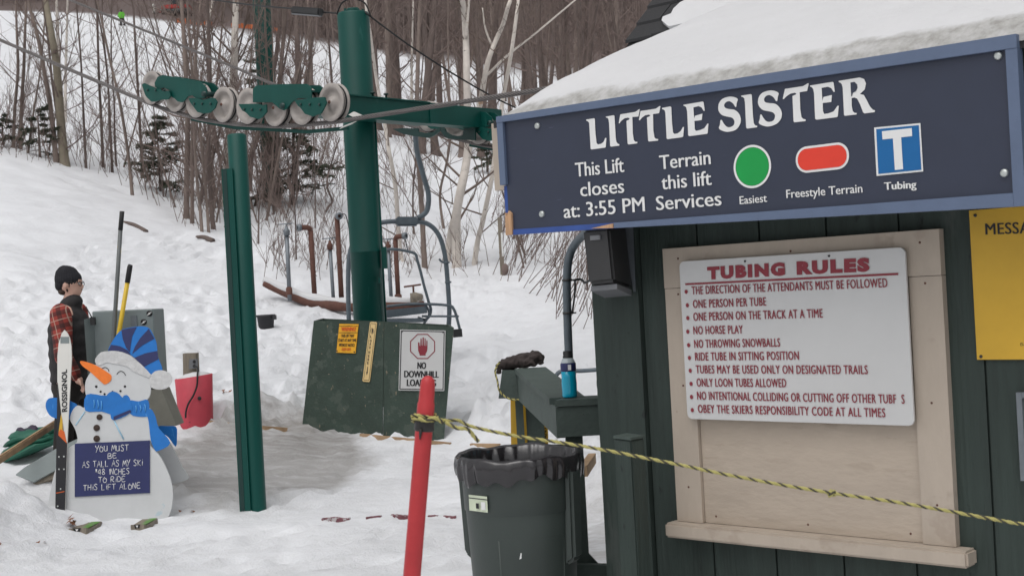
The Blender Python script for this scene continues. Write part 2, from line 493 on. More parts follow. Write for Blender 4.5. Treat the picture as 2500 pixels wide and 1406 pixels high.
def snow_mat(name, ground=False, base=(.785, .795, .82), ice=None):
    m = bpy.data.materials.new(name); m.use_nodes = True
    nt = m.node_tree; N = nt.nodes; L = nt.links; b = N['Principled BSDF']
    b.inputs['Roughness'].default_value = .65; b.inputs['Specular IOR Level'].default_value = .25
    tc = N.new('ShaderNodeTexCoord'); vec = tc.outputs['Object']

    def noise(scale, det=6, rough=.6, v=vec):
        n = N.new('ShaderNodeTexNoise'); n.inputs['Scale'].default_value = scale; n.inputs['Detail'].default_value = det; n.inputs['Roughness'].default_value = rough
        L.new(v, n.inputs['Vector']); return n.outputs['Fac']

    def rng(s, a, c, d, e):
        r = N.new('ShaderNodeMapRange'); L.new(s, r.inputs[0])
        for i, x in enumerate((a, c, d, e)): r.inputs[i + 1].default_value = x
        return r.outputs[0]

    def math2(op, a, c):
        q = N.new('ShaderNodeMath'); q.operation = op
        for i, x in enumerate((a, c)):
            if isinstance(x, (int, float)): q.inputs[i].default_value = x
            else: L.new(x, q.inputs[i])
        return q.outputs[0]

    def mix(f, a, c):
        q = N.new('ShaderNodeMix'); q.data_type = 'RGBA'; L.new(f, q.inputs['Factor'])
        for i, x in ((6, a), (7, c)):
            if isinstance(x, tuple): q.inputs[i].default_value = x + (1,)
            else: L.new(x, q.inputs[i])
        return q.outputs[2]
    cur = mix(rng(noise(1.3), .35, .65, 0, 1), base, tuple(c * .93 for c in base))
    h = math2('ADD', math2('MULTIPLY', noise(9, 10, .72), 1.0), math2('MULTIPLY', noise(48, 6, .7), .34))
    if ground:
        sx = N.new('ShaderNodeSeparateXYZ'); L.new(vec, sx.inputs[0])

        def blob(cx, cy, rx, ry, edge, wob):
            dx = math2('DIVIDE', math2('SUBTRACT', sx.outputs['X'], cx), rx)
            dy = math2('DIVIDE', math2('SUBTRACT', sx.outputs['Y'], cy), ry)
            d = math2('SQRT', math2('ADD', math2('MULTIPLY', dx, dx), math2('MULTIPLY', dy, dy)), 0)
            d = math2('ADD', d, math2('MULTIPLY', math2('SUBTRACT', noise(2.2), .5), wob))
            return rng(d, 1.0 + edge, 1.0 - edge, 0, 1)
        # scraped, dirty ice where the queue turns into the loading lane
        mp = N.new('ShaderNodeMapping'); mp.inputs['Rotation'].default_value = (0, 0, math.radians(38)); mp.inputs['Scale'].default_value = (1.3, 5, 1); L.new(vec, mp.inputs['Vector'])
        streak = noise(1.6, 8, .7, mp.outputs[0])
        f = math2('MULTIPLY', blob(-2.32, 11.7, .95, 1.75, .14, .7), rng(streak, .34, .58, .5, 1))
        cur = mix(f, cur, (.24, .225, .21))
        f2 = math2('MULTIPLY', blob(.55, 7.0, .6, 1.9, .3, .9), rng(streak, .40, .62, .1, .8))
        cur = mix(f2, cur, (.43, .41, .39))
        packed = math2('MULTIPLY', blob(-1.2, 9.6, 4.6, 3.0, .35, .8), rng(streak, .40, .64, 0, .42))
        cur = mix(packed, cur, (.62, .625, .635))
        # wind-thinned snow over leaf litter and brush on the wooded hill behind the piste
        far = rng(math2('ADD', sx.outputs['Y'], math2('MULTIPLY', math2('SUBTRACT', noise(.05, 3), .5), 24)), 138, 152, 0, 1)
        cur = mix(far, cur, (.135, .105, .098))
        h = math2('ADD', h, math2('MULTIPLY', streak, .06))
    if ice:
        # refrozen grey glaze along the eave: ice = (across, its offset, along, its offset)
        def dot(v, c):
            q = N.new('ShaderNodeVectorMath'); q.operation = 'DOT_PRODUCT'; L.new(vec, q.inputs[0]); q.inputs[1].default_value = v
            return math2('ADD', q.outputs['Value'], c)
        s_ = dot(ice[0], ice[1]); u_ = dot(ice[2], ice[3])
        w = math2('ADD', math2('MULTIPLY', noise(5, 6, .7), .13), math2('MULTIPLY', u_, .022))
        f = rng(math2('SUBTRACT', s_, math2('SUBTRACT', w, .012)), .022, -.012, 0, 1)
        tint = mix(rng(noise(22, 6, .7), .36, .66, 0, 1), (.31, .302, .285), (.47, .465, .45))
        cur = mix(math2('MULTIPLY', f, rng(noise(16, 6, .7), .32, .55, .55, 1)), cur, tint)
        h = math2('ADD', h, math2('MULTIPLY', noise(3, 4, .5), .4))
    if ground: h = math2('MULTIPLY', h, rng(noise(.8, 3), .35, .65, .35, 1.15))
    L.new(cur, b.inputs['Base Color'])
    bp = N.new('ShaderNodeBump'); bp.inputs['Strength'].default_value = .7 if ground else .3; bp.inputs['Distance'].default_value = .045
    L.new(h, bp.inputs['Height']); L.new(bp.outputs[0], b.inputs['Normal'])
    return m


M['snow'] = snow_mat('snow_ground', True)
M['roofsnow'] = snow_mat('roof_snow', False, (.66, .66, .67))

# ---------------------------------------------------------------- terrain: packed snow yard, banked hillside, piste, wooded hill
DK = np.array([0, 8, 11, 13.5, 16, 18.5, 22, 26, 32, 60, 140, 152, 200, 320, 700.])
UK = np.array([-.60, -.45, -.385, -.25, -.2, -.15, -.05, .06, .4, .8])
ZT = np.array([
    [0, .02, .25, 1.1, 1.9, 2.7, 3.8, 5.1, 6.6, 14.5, 37, 39.5, 60, 95, 120],
    [0, .02, .2, .95, 1.75, 2.55, 3.6, 4.85, 6.2, 13.8, 35, 37.5, 58, 95, 120],
    [0, .02, .13, .85, 1.62, 2.45, 3.5, 4.7, 6.0, 13.5, 33.8, 36, 56, 95, 120],
    [0, .0, .08, .55, 1.12, 1.78, 2.72, 3.4, 4.8, 12.0, 31.2, 33.3, 54, 95, 120],
    [0, .0, .07, .40, .92, 1.6, 2.5, 3.35, 4.7, 11.5, 30, 32, 53, 94, 120],
    [0, .0, .05, .30, .80, 1.58, 2.4, 3.3, 4.6, 11, 28.6, 31, 52, 93, 120],
    [0, .0, .05, .15, .55, 1.15, 1.82, 2.45, 3.6, 9.6, 25.5, 28, 48, 90, 120],
    [0, .0, .05, .22, .85, 1.30, 1.88, 2.5, 3.5, 8.8, 22.5, 25, 44, 86, 120],
    [0, .0, .05, .20, .6, 1, 1.5, 2.0, 3.0, 7.5, 20, 22, 40, 80, 120],
    [0, .0, .05, .20, .6, 1, 1.5, 2.0, 3.0, 7.5, 20, 22, 40, 80, 120]])
NR = np.random.RandomState(3)
LAT = NR.rand(256, 256)


def vnoise(x, y):
    xi = np.floor(x).astype(int); yi = np.floor(y).astype(int); fx = x - xi; fy = y - yi
    fx = fx * fx * (3 - 2 * fx); fy = fy * fy * (3 - 2 * fy)
    g = lambda a, b: LAT[a % 256, b % 256]
    return (g(xi, yi) * (1 - fx) + g(xi + 1, yi) * fx) * (1 - fy) + (g(xi, yi + 1) * (1 - fx) + g(xi + 1, yi + 1) * fx) * fy


# fine table, smoothed along the depth so that no knot shows as a crease
_lf = np.linspace(0, math.log(710), 400)
_df = np.exp(_lf) - 1
_zt = np.array([np.interp(_df, DK, r) for r in ZT])
_uf = np.linspace(-.6, .8, 141)
_zz = np.array([np.interp(_uf, UK, _zt[:, j]) for j in range(len(_df))]).T
for _ in range(3):
    _p = np.pad(_zz, ((2, 2), (5, 5)), mode='edge')
    _zz = sum(_p[2:-2, i:i + len(_df)] for i in range(11)) / 11
    _zz = (_p[:-4, 5:-5] + _p[1:-3, 5:-5] + _p[3:-1, 5:-5] + _p[4:, 5:-5] + _zz * 2) / 6 if False else _zz

BUMPS = [(-3.95, 9.35, .62, .55, .33), (-4.35, 8.7, .75, .6, .42), (-3.45, 8.2, .5, .35, .10), (-3.75, 10.6, .6, .4, .16), (-1.80, 10.30, .3, .25, .06), (-2.3, 10.2, .3, .2, .05),
         (-.25, 12.9, .34, .4, .30), (.2, 12.5, .45, .5, .26), (-1.3, 13.0, .5, .18, .06), (-2.2, 13.5, .9, .4, .16), (-2.9, 13.2, .6, .5, .18),
         (.72, 9.4, .55, .6, .36), (.45, 10.4, .7, .6, .35), (1.1, 8.7, .7, .6, .3), (-2.75, 10.25, .35, .3, .10), (-2.35, 9.0, .5, .3, .05), (-1.3, 8.8, 1.2, .5, .04)]


def zf(x, y):
    x = np.atleast_1d(np.asarray(x, float)); y = np.atleast_1d(np.asarray(y, float))
    yy = np.maximum(y, .5)
    D = np.maximum(y, 0)
    u = np.clip(x / np.maximum(yy, 4.0), -.599, .799)
    ui = (u + .6) / 1.4 * 140; di = np.log(D + 1) / _lf[-1] * 399
    a = np.clip(ui.astype(int), 0, 139); b = np.clip(di.astype(int), 0, 398); fu = ui - a; fd = np.clip(di - b, 0, 1)
    z = (_zz[a, b] * (1 - fu) + _zz[a + 1, b] * fu) * (1 - fd) + (_zz[a, b + 1] * (1 - fu) + _zz[a + 1, b + 1] * fu) * fd
    bank = np.clip((D - 10.5) / 2.5, 0, 1) * np.clip((60 - D) / 30, .25, 1)
    z = z + bank * (.075 * (vnoise(x * .9, y * .9) - .5) + .04 * (vnoise(x * 2.7 + 9, y * 2.7) - .5) + .035 * (vnoise(x * 6.1, y * 6.1 + 5) - .5))
    # boot prints: small pits, dense on the trodden bank
    pit = vnoise(x * 3.3 + 40, y * 2.6 + 17); z = z - bank * np.clip(pit - .74, 0, 1) * .55 * (vnoise(x * .45 + 3, y * .45) + .2)
    z = z + .022 * (vnoise(x * 1.1 + 3, y * 1.1) - .5) + .012 * (vnoise(x * 4.2, y * 4.2 + 8) - .5) + .010 * (vnoise(x * 11, y * 11) - .5)
    far = np.clip((D - 40) / 60, 0, 1); z = z + far * 2.2 * (vnoise(x * .045 + 5, y * .045) - .5)
    for cx, cy, rx, ry, h in BUMPS:
        d2 = ((x - cx) / rx) ** 2 + ((y - cy) / ry) ** 2
        g = np.exp(-d2 * 1.1)
        z = z + h * g * (.45 + .9 * np.abs(vnoise(x * 4.2 + cx, y * 4.2 + cy) - .45) + .7 * np.abs(vnoise(x * 9, y * 9) - .5) + .35 * vnoise(x * 12, y * 12))
    return z


def gz(x, y): return float(zf(x, y)[0])


def hit(px, py, dmin=4.0, dmax=400):
    """first point of the ground along a photo ray"""
    r = ray(px, py)
    D = np.exp(np.linspace(math.log(dmin), math.log(dmax), 900))
    d = EYE + r.z * D - zf(r.x * D, D)
    k = np.argmax(d < 0)
    if d[k] >= 0: k = len(D) - 1
    return EYEV + r * float(D[k])


def axis(*segs):
    out = []
    for a, b, st in segs: out += list(np.arange(a, b - 1e-6, st))
    return np.array(out + [segs[-1][1]])


def terrain():
    xs = axis((-420, -120, 30), (-120, -30, 5), (-30, -12, .6), (-12, -6.5, .18), (-6.5, 2.6, .055), (2.6, 8, .3), (8, 30, 1.2), (30, 120, 8), (120, 420, 30))
    ys = axis((-60, 0, 6), (0, 5.4, .45), (5.4, 19, .065), (19, 30, .18), (30, 60, 1), (60, 170, 4), (170, 700, 25))
    X, Y = np.meshgrid(xs, ys)
    Z = zf(X.ravel(), Y.ravel()).reshape(X.shape)
    rp = random.Random(12)
    for i in range(1560):
        if i < 1340: px, py, dp = rp.uniform(-40, 1240), rp.uniform(400, 1020), rp.uniform(.03, .085)
        else: px, py, dp = rp.uniform(-40, 1150), rp.uniform(1020, 1400), rp.uniform(.014, .032)
        if i < 1340 and (py < 470 + px * .12 or rp.random() > .35 + .65 * float(vnoise(np.array([px * .012]), np.array([py * .02]))[0])): continue
        c = hit(px, py, 5); a = rp.uniform(-.7, .7); ln, wd = rp.uniform(.10, .18), rp.uniform(.055, .09)
        if i >= 1400: a, ln, wd = rp.uniform(-1.1, -.6), rp.uniform(.15, .42), rp.uniform(.045, .06)
        i0, i1 = np.searchsorted(ys, [c.y - .5, c.y + .5]); j0, j1 = np.searchsorted(xs, [c.x - .5, c.x + .5])
        dx = X[i0:i1, j0:j1] - c.x; dy = Y[i0:i1, j0:j1] - c.y
        q = ((dx * math.cos(a) + dy * math.sin(a)) / wd) ** 2 + ((-dx * math.sin(a) + dy * math.cos(a)) / ln) ** 2
        Z[i0:i1, j0:j1] += -dp * np.exp(-q ** 1.5) + dp * .45 * np.exp(-(q - 2.2) ** 2 * .8)
    n, m = X.shape
    me = bpy.data.meshes.new('snow_ground')
    vid = np.arange(n * m).reshape(n, m)
    q = np.stack([vid[:-1, :-1], vid[:-1, 1:], vid[1:, 1:], vid[1:, :-1]], -1).reshape(-1, 4)
    me.vertices.add(n * m); me.vertices.foreach_set('co', np.stack([X, Y, Z], -1).ravel())
    me.loops.add(q.size); me.loops.foreach_set('vertex_index', q.ravel())
    me.polygons.add(len(q)); me.polygons.foreach_set('loop_start', np.arange(0, q.size, 4)); me.polygons.foreach_set('loop_total', np.full(len(q), 4))
    me.polygons.foreach_set('use_smooth', np.ones(len(q), bool))
    me.update(); me.materials.append(M['snow'])
    o = bpy.data.objects.new('snow_ground', me); COL.objects.link(o)
    tag(o, 'trodden snow covering the lift yard, the bank and the hill behind', None, None, 'structure')
    return o


terrain()

# ---------------------------------------------------------------- the lift shack
DV = Vector((.7455, -.6665, 0)); NV = Vector((-.6665, -.7455, 0)); MV = -NV
_w = P(1930, 827, 4.8) - NV * .07
WF = Frame((_w.x, _w.y, 0), DV)            # wall plane: at(along, height, out)
SF = Frame(WF.at(0, 0, .30), DV)           # face of the eave sign


def shack():
    t = thing('lift_shack', 'dark green board shack with snow on its roof and a shuttered beige window', 'shack', WF.at(0, 0, -.6))
    bm = B()
    edges = [-.71, -.43, -.15, .13, .41, .69, .97, 1.25, 1.53]
    fbox(bm, WF, -.945, 1.55, -.1, 2.36, -2.2, -.012)                 # the carcass behind the boards
    for a, b in zip(edges, edges[1:]): fbox(bm, WF, a + .004, b - .004, -.1, 2.36, -.0115, 0)
    mk('wall', bm, M['shack'], t)
    bm = B(); fbox(bm, WF, -.952, -.714, -.1, 2.36, -.20, .020); mk('corner_board', bm, M['shack'], t)
    # roof: deck and shingle edge, rising away from the eave
    pit = math.tan(math.radians(19.3))
    bm = B()

    def rp(a, s, h): return SF.at(a, 2.308 - .0098 * (a + .98) + h + s * pit, -s)
    L0, L1 = -1.215, 1.62
    hexa(bm, [rp(L0, .016, -.03), rp(L1, .016, -.03), rp(L1, 2.6, -.03), rp(L0, 2.6, -.03), rp(L0, .016, 0), rp(L1, .016, 0), rp(L1, 2.6, 0), rp(L0, 2.6, 0)])
    mk('roof', bm, M['asphalt_shingle'], t)
    bm = B()
    fbox(bm, SF, -1.245, -1.180, 2.03, 2.31, -.16, -.035)
    mk('eave_end_block', bm, M['beige'], t)
    bm = B(); fbox(bm, SF, -1.16, 1.6, 1.86, 2.30, -.10, -.055); fbox(bm, SF, -1.16, 1.6, 1.86, 1.90, -.285, -.10)
    mk('soffit', bm, M['shack'], t)
    # snow: a smooth pillow with a ragged icy lower edge
    bm = B(); nu, ns = 90, 46; g = []
    for i in range(nu + 1):
        u = -1.168 + (1.60 + 1.168) * i / nu; row = []
        for j in range(ns + 1):
            f = j / ns; s = 2.6 * f ** 1.5
            e0 = .004 + .010 * float(vnoise(np.array([u * 5 + 3]), np.array([.5]))[0]) + .006 * float(vnoise(np.array([u * 31 + 3]), np.array([4.5]))[0])
            s0 = e0 + s
            th = .075 * (1 - math.exp(-s / .10)) + .03 * (1 - math.exp(-s / .6))
            th *= 1 - math.exp(-(u + 1.170) / .07) * .85
            th += .016 * (float(vnoise(np.array([u * 3.2 + 7]), np.array([s * 3.0 + 2]))[0]) - .5) * min(1, s * 4)
            th += .006 * (float(vnoise(np.array([u * 17 + 7]), np.array([s * 14 + 2]))[0]) - .5)
            row.append(bm.verts.new(rp(u, s0, .012 + max(th, .002))))
        g.append(row)
    for i in range(nu):
        for j in range(ns): bm.faces.new((g[i][j], g[i + 1][j], g[i + 1][j + 1], g[i][j + 1])).smooth = True
    # skirts so the pillow is closed down to the deck
    for i in range(nu):
        a, b = g[i][0], g[i + 1][0]
        c = bm.verts.new(b.co - Vector((0, 0, .02))); d = bm.verts.new(a.co - Vector((0, 0, .02))); bm.faces.new((a, d, c, b))
    for j in range(ns):
        a, b = g[0][j], g[0][j + 1]
        c = bm.verts.new(b.co - Vector((0, 0, .12))); d = bm.verts.new(a.co - Vector((0, 0, .12))); bm.faces.new((a, b, c, d)).smooth = True
        a, b = g[-1][j], g[-1][j + 1]
        c = bm.verts.new(b.co - Vector((0, 0, .12))); d = bm.verts.new(a.co - Vector((0, 0, .12))); bm.faces.new((b, a, d, c)).smooth = True
    o0 = wloc(t) - SF.o
    mk('roof_snow', bm, snow_mat('eave_snow', False, (.66, .66, .67), (tuple(MV), o0.dot(MV), tuple(DV), o0.dot(DV) + 1.2)), t, fix=True)
    # shuttered window
    fr = bpy.data.objects.new('window', None); COL.objects.link(fr); fr.parent = t; fr.location = WF.at(0, .63, 0) - wloc(t)
    bm = B()
    fbox(bm, WF, -.572, .570, 1.585, 1.742, .0, .036)
    mk('head_trim', bm, M['beige'], fr)
    for a, b in ((-.572, -.452), (.452, .570)):
        bm = B(); fbox(bm, WF, a, b, .662, 1.583, .0, .033); mk('side_trim', bm, M['beige'], fr)
    for a, b_ in ((-.51, 1.56), (-.51, 1.2), (-.51, .80), (.51, 1.56), (.51, 1.15), (.51, .80), (-.50, 1.70), (.50, 1.70), (0, 1.70), (-.40, .69), (.40, .69), (0, .69)):
        off = .016 if b_ < .7 else (.036 if b_ > 1.65 else .033)
        bm = B(); lathe(bm, [(0, .0012), (.004, .0008), (.0045, 0)], WF.at(a, b_, off), NV, 8); mk('nail_head', bm, M['rust'], fr)
    bm = B(); fbox(bm, WF, -.450, .450, .662, 1.584, -.011, .016); mk('shutter_panel', bm, M['beige_ply'], fr)
    bm = B(); fbox(bm, WF, -.60, .628, .603, .660, .0, .085); bmesh.ops.bevel(bm, geom=bm.edges[:], offset=.008, segments=2, affect='EDGES'); mk('sill', bm, M['beige'], fr)
    return t


shack()


def panel_rounded(fr, a0, a1, b0, b1, r, k=5):
    out = []
    for cx, cy, s in ((a1 - r, b1 - r, 0), (a0 + r, b1 - r, 1), (a0 + r, b0 + r, 2), (a1 - r, b0 + r, 3)):
        for i in range(k + 1):
            a = math.pi / 2 * (s + i / k); out.append((cx + r * math.cos(a), cy + r * math.sin(a)))
    return out


def fpoly(bm, fr, pts, off, thick, mi=0): prism(bm, [fr.at(a, b, off) for a, b in pts], -fr.n * thick, mi)


def ring(bm, fr, c, r0, r1, off, mi=0, n=40, sy=1.0):
    a = [bm.verts.new(fr.at(c[0] + r0 * math.cos(2 * math.pi * i / n), c[1] + sy * r0 * math.sin(2 * math.pi * i / n), off)) for i in range(n)]
    b = [bm.verts.new(fr.at(c[0] + r1 * math.cos(2 * math.pi * i / n), c[1] + sy * r1 * math.sin(2 * math.pi * i / n), off)) for i in range(n)]
    for i in range(n):
        f = bm.faces.new((a[i], a[(i + 1) % n], b[(i + 1) % n], b[i])); f.material_index = mi


def ab(fr, px, py, off=0):
    p = fr.pt(px, py, off) - fr.o
    return p.dot(fr.r), p.dot(fr.u)


# letters of the two words on the big sign, outlines in photograph pixels of two enlargements
def z1(s): return [(1420 + float(a) / 6.579, 240 + float(b) / 6.579) for a, b in (q.split(',') for q in s.split())]
def z2(s): return [(1740 + float(a) / 6.098, 180 + float(b) / 6.098) for a, b in (q.split(',') for q in s.split())]


GLYPHS = [
    z1('72,345 200,324 212,335 222,560 240,720 262,744 310,735 350,705 380,640 398,640 388,785 378,795 160,825 145,812 120,400 105,378 75,362'),
    z1('388,298 515,275 528,288 548,640 560,705 580,730 608,742 605,764 475,780 458,768 440,400 430,340 415,318 392,312'),
    z1('620,262 860,222 890,205 920,178 935,182 912,296 815,305 822,560 838,675 860,700 898,705 893,727 755,745 738,730 720,365 765,345 770,325 745,315 690,325 640,365 605,408 596,402'),
    z1('945,208 1185,172 1215,155 1250,128 1268,132 1245,243 1147,258 1152,520 1170,630 1190,652 1230,658 1228,682 1085,698 1068,685 1048,312 1090,295 1104,278 1080,266 1020,278 970,315 935,357 920,352'),
    z1('1290,160 1425,134 1440,148 1452,400 1468,550 1490,577 1545,565 1590,530 1628,463 1645,466 1632,610 1620,628 1380,660 1365,648 1345,240 1335,200 1310,182 1292,178'),
    z1('1635,108 1945,56 1960,68 1978,203 1960,205 1925,150 1880,130 1795,150 1808,330 1822,285 1940,250 1930,352 1812,368 1818,500 1835,527 1900,515 1970,485 2020,410 2037,413 2025,560 2015,574 1730,612 1712,598 1695,220 1682,155 1660,132 1637,125'),
    [(x, y) for x, y in c2(z2('250,345 330,355 375,385 360,430 350,495 335,495 300,445 245,412 195,430 170,470 185,510 240,530 320,540 385,590 418,670 405,760 340,840 230,868 150,855 92,818 108,760 115,700 135,692 165,745 215,795 265,797 315,765 322,705 290,660 230,645 150,625 100,580 82,520 95,440 150,375'), 3)],
    z2('425,330 565,308 582,320 600,640 612,740 630,770 665,782 660,800 515,820 498,805 480,430 470,372 450,352 428,348'),
    [(x, y) for x, y in c2(z2('850,253 930,263 983,295 970,345 962,405 940,408 905,355 845,322 790,340 765,385 780,425 840,442 925,450 990,500 1028,580 1018,670 950,750 840,788 750,777 686,738 700,680 708,618 725,612 755,660 800,712 860,718 912,690 928,625 895,580 830,562 750,545 695,495 673,430 690,345 745,285'), 3)],
    z2('1075,230 1340,190 1375,172 1415,145 1432,150 1405,262 1295,280 1305,540 1322,650 1345,675 1385,685 1382,708 1220,727 1203,712 1187,335 1235,315 1245,298 1220,288 1160,300 1105,335 1058,382 1042,378'),
    z2('1450,180 1785,125 1800,138 1818,272 1800,275 1765,220 1715,198 1622,215 1632,405 1650,350 1775,320 1765,425 1638,440 1642,560 1660,602 1720,595 1800,565 1858,480 1877,482 1862,638 1848,650 1545,688 1525,672 1508,290 1495,230 1475,205 1452,198'),
    z2('1875,110 2190,60 2255,85 2282,150 2262,240 2190,308 2250,320 2290,390 2340,490 2385,540 2415,548 2412,575 2260,595 2240,580 2190,450 2150,375 2110,358 2068,368 2070,480 2085,560 2110,585 2147,590 2140,610 1970,630 1955,615 1935,210 1920,160 1900,138 1877,130'),
]
R_HOLE = z2('2050,135 2110,125 2150,165 2155,215 2130,265 2085,290 2075,335 2062,340 2055,240')


def eave_sign():
    t = thing('eave_sign', 'long navy sign reading LITTLE SISTER along the snowy eave of the green shack', 'sign', SF.at(0, 2.07, 0))
    bm = B(); slat_ = [(-1.15, 1.852), (.945, 1.815), (.945, 2.29), (-1.15, 2.315)]; prism(bm, [SF.at(a, b, -.006) for a, b in slat_], -SF.n * .014)
    mk('panel', bm, M['navy'], t)
    bm = B()
    def slat(a0, a1, l0, l1, r0, r1, n1):
        hexa(bm, [SF.at(a0, l0, n1), SF.at(a1, r0, n1), SF.at(a1, r1, n1), SF.at(a0, l1, n1), SF.at(a0, l0, -.035), SF.at(a1, r0, -.035), SF.at(a1, r1, -.035), SF.at(a0, l1, -.035)])
    slat(-1.176, .966, 2.303, 2.328, 2.265, 2.307, .010)                    # top rail
    slat(-1.176, -1.144, 2.045, 2.3026, 2.045, 2.302, .008)                 # left rail, broken off half way
    slat(.930, .966, 1.785, 2.2652, 1.785, 2.2646, .008)                    # right rail
    slat(-.60, .9295, 1.828, 1.848, 1.785, 1.827, .009)                     # bottom rail, its left third is gone
    mk('frame', bm, M['slate'], t)
    bm = B(); prism(bm, [SF.at(a, b, -.003) for a, b in ((-1.155, 1.838), (-.602, 1.828), (-.602, 1.849), (-1.155, 1.860))], -SF.n * .03); fbox(bm, SF, -1.172, -1.142, 1.93, 2.042, -.034, -.012)
    tag(mk('exposed_strip', bm, M['royal'], t), 'old royal blue strip laid bare where the frame has broken off')
    bm = B()
    prism(bm, [SF.at(a, b, .004) for a, b in ((-1.163, 1.838), (-1.128, 1.838), (-1.126, 1.925), (-1.140, 1.937), (-1.150, 1.915), (-1.160, 1.93))], -SF.n * .035)
    mk('splintered_wood', bm, M['rawwood'], t); bm = B()
    prism(bm, [SF.at(a, b, .010) for a, b in ((-.71, 1.834), (-.603, 1.828), (-.603, 1.846), (-.64, 1.842))], -SF.n * .03)
    mk('splintered_wood', bm, M['rawwood'], t)
    for px, py in ((1313, 308), (1324, 523), (2438, 137), (2453, 423)):
        bm = B(); p = SF.pt(px, py, -.006); lathe(bm, [(.0, .010), (.009, .010), (.013, .006), (.013, 0)], p, NV, 12)
        mk('bolt', bm, M['bolt'], t)
    # lettering, one mesh for each block of words
    bm = B(); O = -.0035
    for i, g in enumerate(GLYPHS):
        f = bm.faces.new([bm.verts.new(SF.pt(x, y, O)) for x, y in g])
    f = bm.faces.new([bm.verts.new(SF.pt(x, y, O + .0012)) for x, y in R_HOLE]); f.material_index = 1
    mk('title', bm, [M['white'], M['navy']], t, fix=False)

    def zt(x, y): return 1360 + x / 5.682, 360 + y / 5.682
    for nm, rows in (('closing_time_line', (('This Lift', (258, 409), (935, 340)), ('closes', (325, 682), (935, 628)), ('at: 3:55 PM', (95, 982), (1222, 886)))),
                     ('terrain_line', (('Terrain', (1425, 307), (2135, 232)), ('this lift', (1452, 586), (2148, 520)), ('Services', (1378, 872), (2285, 803))))):
        for s, A, Bq in rows: bm = B(); fat(bm, SF, s, zt(*A), zt(*Bq), zt(A[0] - 12, A[1] - 190), O, 0, .022); mk(nm, bm, M['white'], t, fix=False)
    bm = B(); fat(bm, SF, 'Easiest', (1806, 499), (1873, 493), (1805, 480), O, 0, .02); mk('caption', bm, M['white'], t, fix=False)
    bm = B(); fat(bm, SF, 'Freestyle Terrain', (1920, 484), (2106, 470), (1919, 464), O, 0, .02); mk('caption', bm, M['white'], t, fix=False)
    bm = B(); fat(bm, SF, 'Tubing', (2159, 464), (2238, 459), (2158, 446), O, 0, .05); mk('caption', bm, M['white'], t, fix=False)
    # trail symbols
    c = ab(SF, 1835, 407); rr = abs(ab(SF, 1835, 355)[1] - ab(SF, 1835, 461)[1]) / 2
    bm = B(); n = 48
    bm.faces.new([bm.verts.new(SF.at(c[0] + (rr - .009) * math.cos(2 * math.pi * i / n), c[1] + (rr - .009) * math.sin(2 * math.pi * i / n), O)) for i in range(n)])
    ring(bm, SF, c, rr - .008, rr, O, 1, n)
    tag(mk('easiest_symbol', bm, [M['green'], M['white']], t, fix=False), 'green disc with white rim')
    a0, b0 = ab(SF, 1943, 418); a1, b1 = ab(SF, 2070, 350); b1 = b0 + abs(ab(SF, 2006, 353)[1] - ab(SF, 2006, 418)[1]); b0 = ab(SF, 2006, 418)[1]; b1 = ab(SF, 2006, 353)[1]
    bm = B(); r = (b1 - b0) * .48
    bm.faces.new([bm.verts.new(SF.at(a, b, O)) for a, b in panel_rounded(SF, a0, a1, b0, b1, r, 10)])
    bm.faces.new([bm.verts.new(SF.at(a, b, O + .0012)) for a, b in panel_rounded(SF, a0 + .008, a1 - .008, b0 + .008, b1 - .008, r - .008, 10)]).material_index = 1
    tag(mk('freestyle_symbol', bm, [M['white'], M['red']], t, fix=False), 'red lozenge with white rim')
    q = [(2134, 312), (2247, 301), (2254, 419), (2140, 430)]
    bm = B(); bm.faces.new([bm.verts.new(SF.pt(x, y, O)) for x, y in q])
    qi = [(2139, 316), (2243, 306), (2249.5, 415), (2144.5, 425)]
    bm.faces.new([bm.verts.new(SF.pt(x, y, O + .0012)) for x, y in qi]).material_index = 1
    T = [(1180 + a / 1.894, b / 1.894) for a, b in ((1843, 608), (1981, 593), (1983, 630), (1932, 636), (1941, 783), (1903, 787), (1894, 641), (1846, 646))]
    bm.faces.new([bm.verts.new(SF.pt(x, y, O + .0024)) for x, y in T])
    tag(mk('tubing_symbol', bm, [M['white'], M['blue']], t, fix=False), 'blue square with white T')


eave_sign()


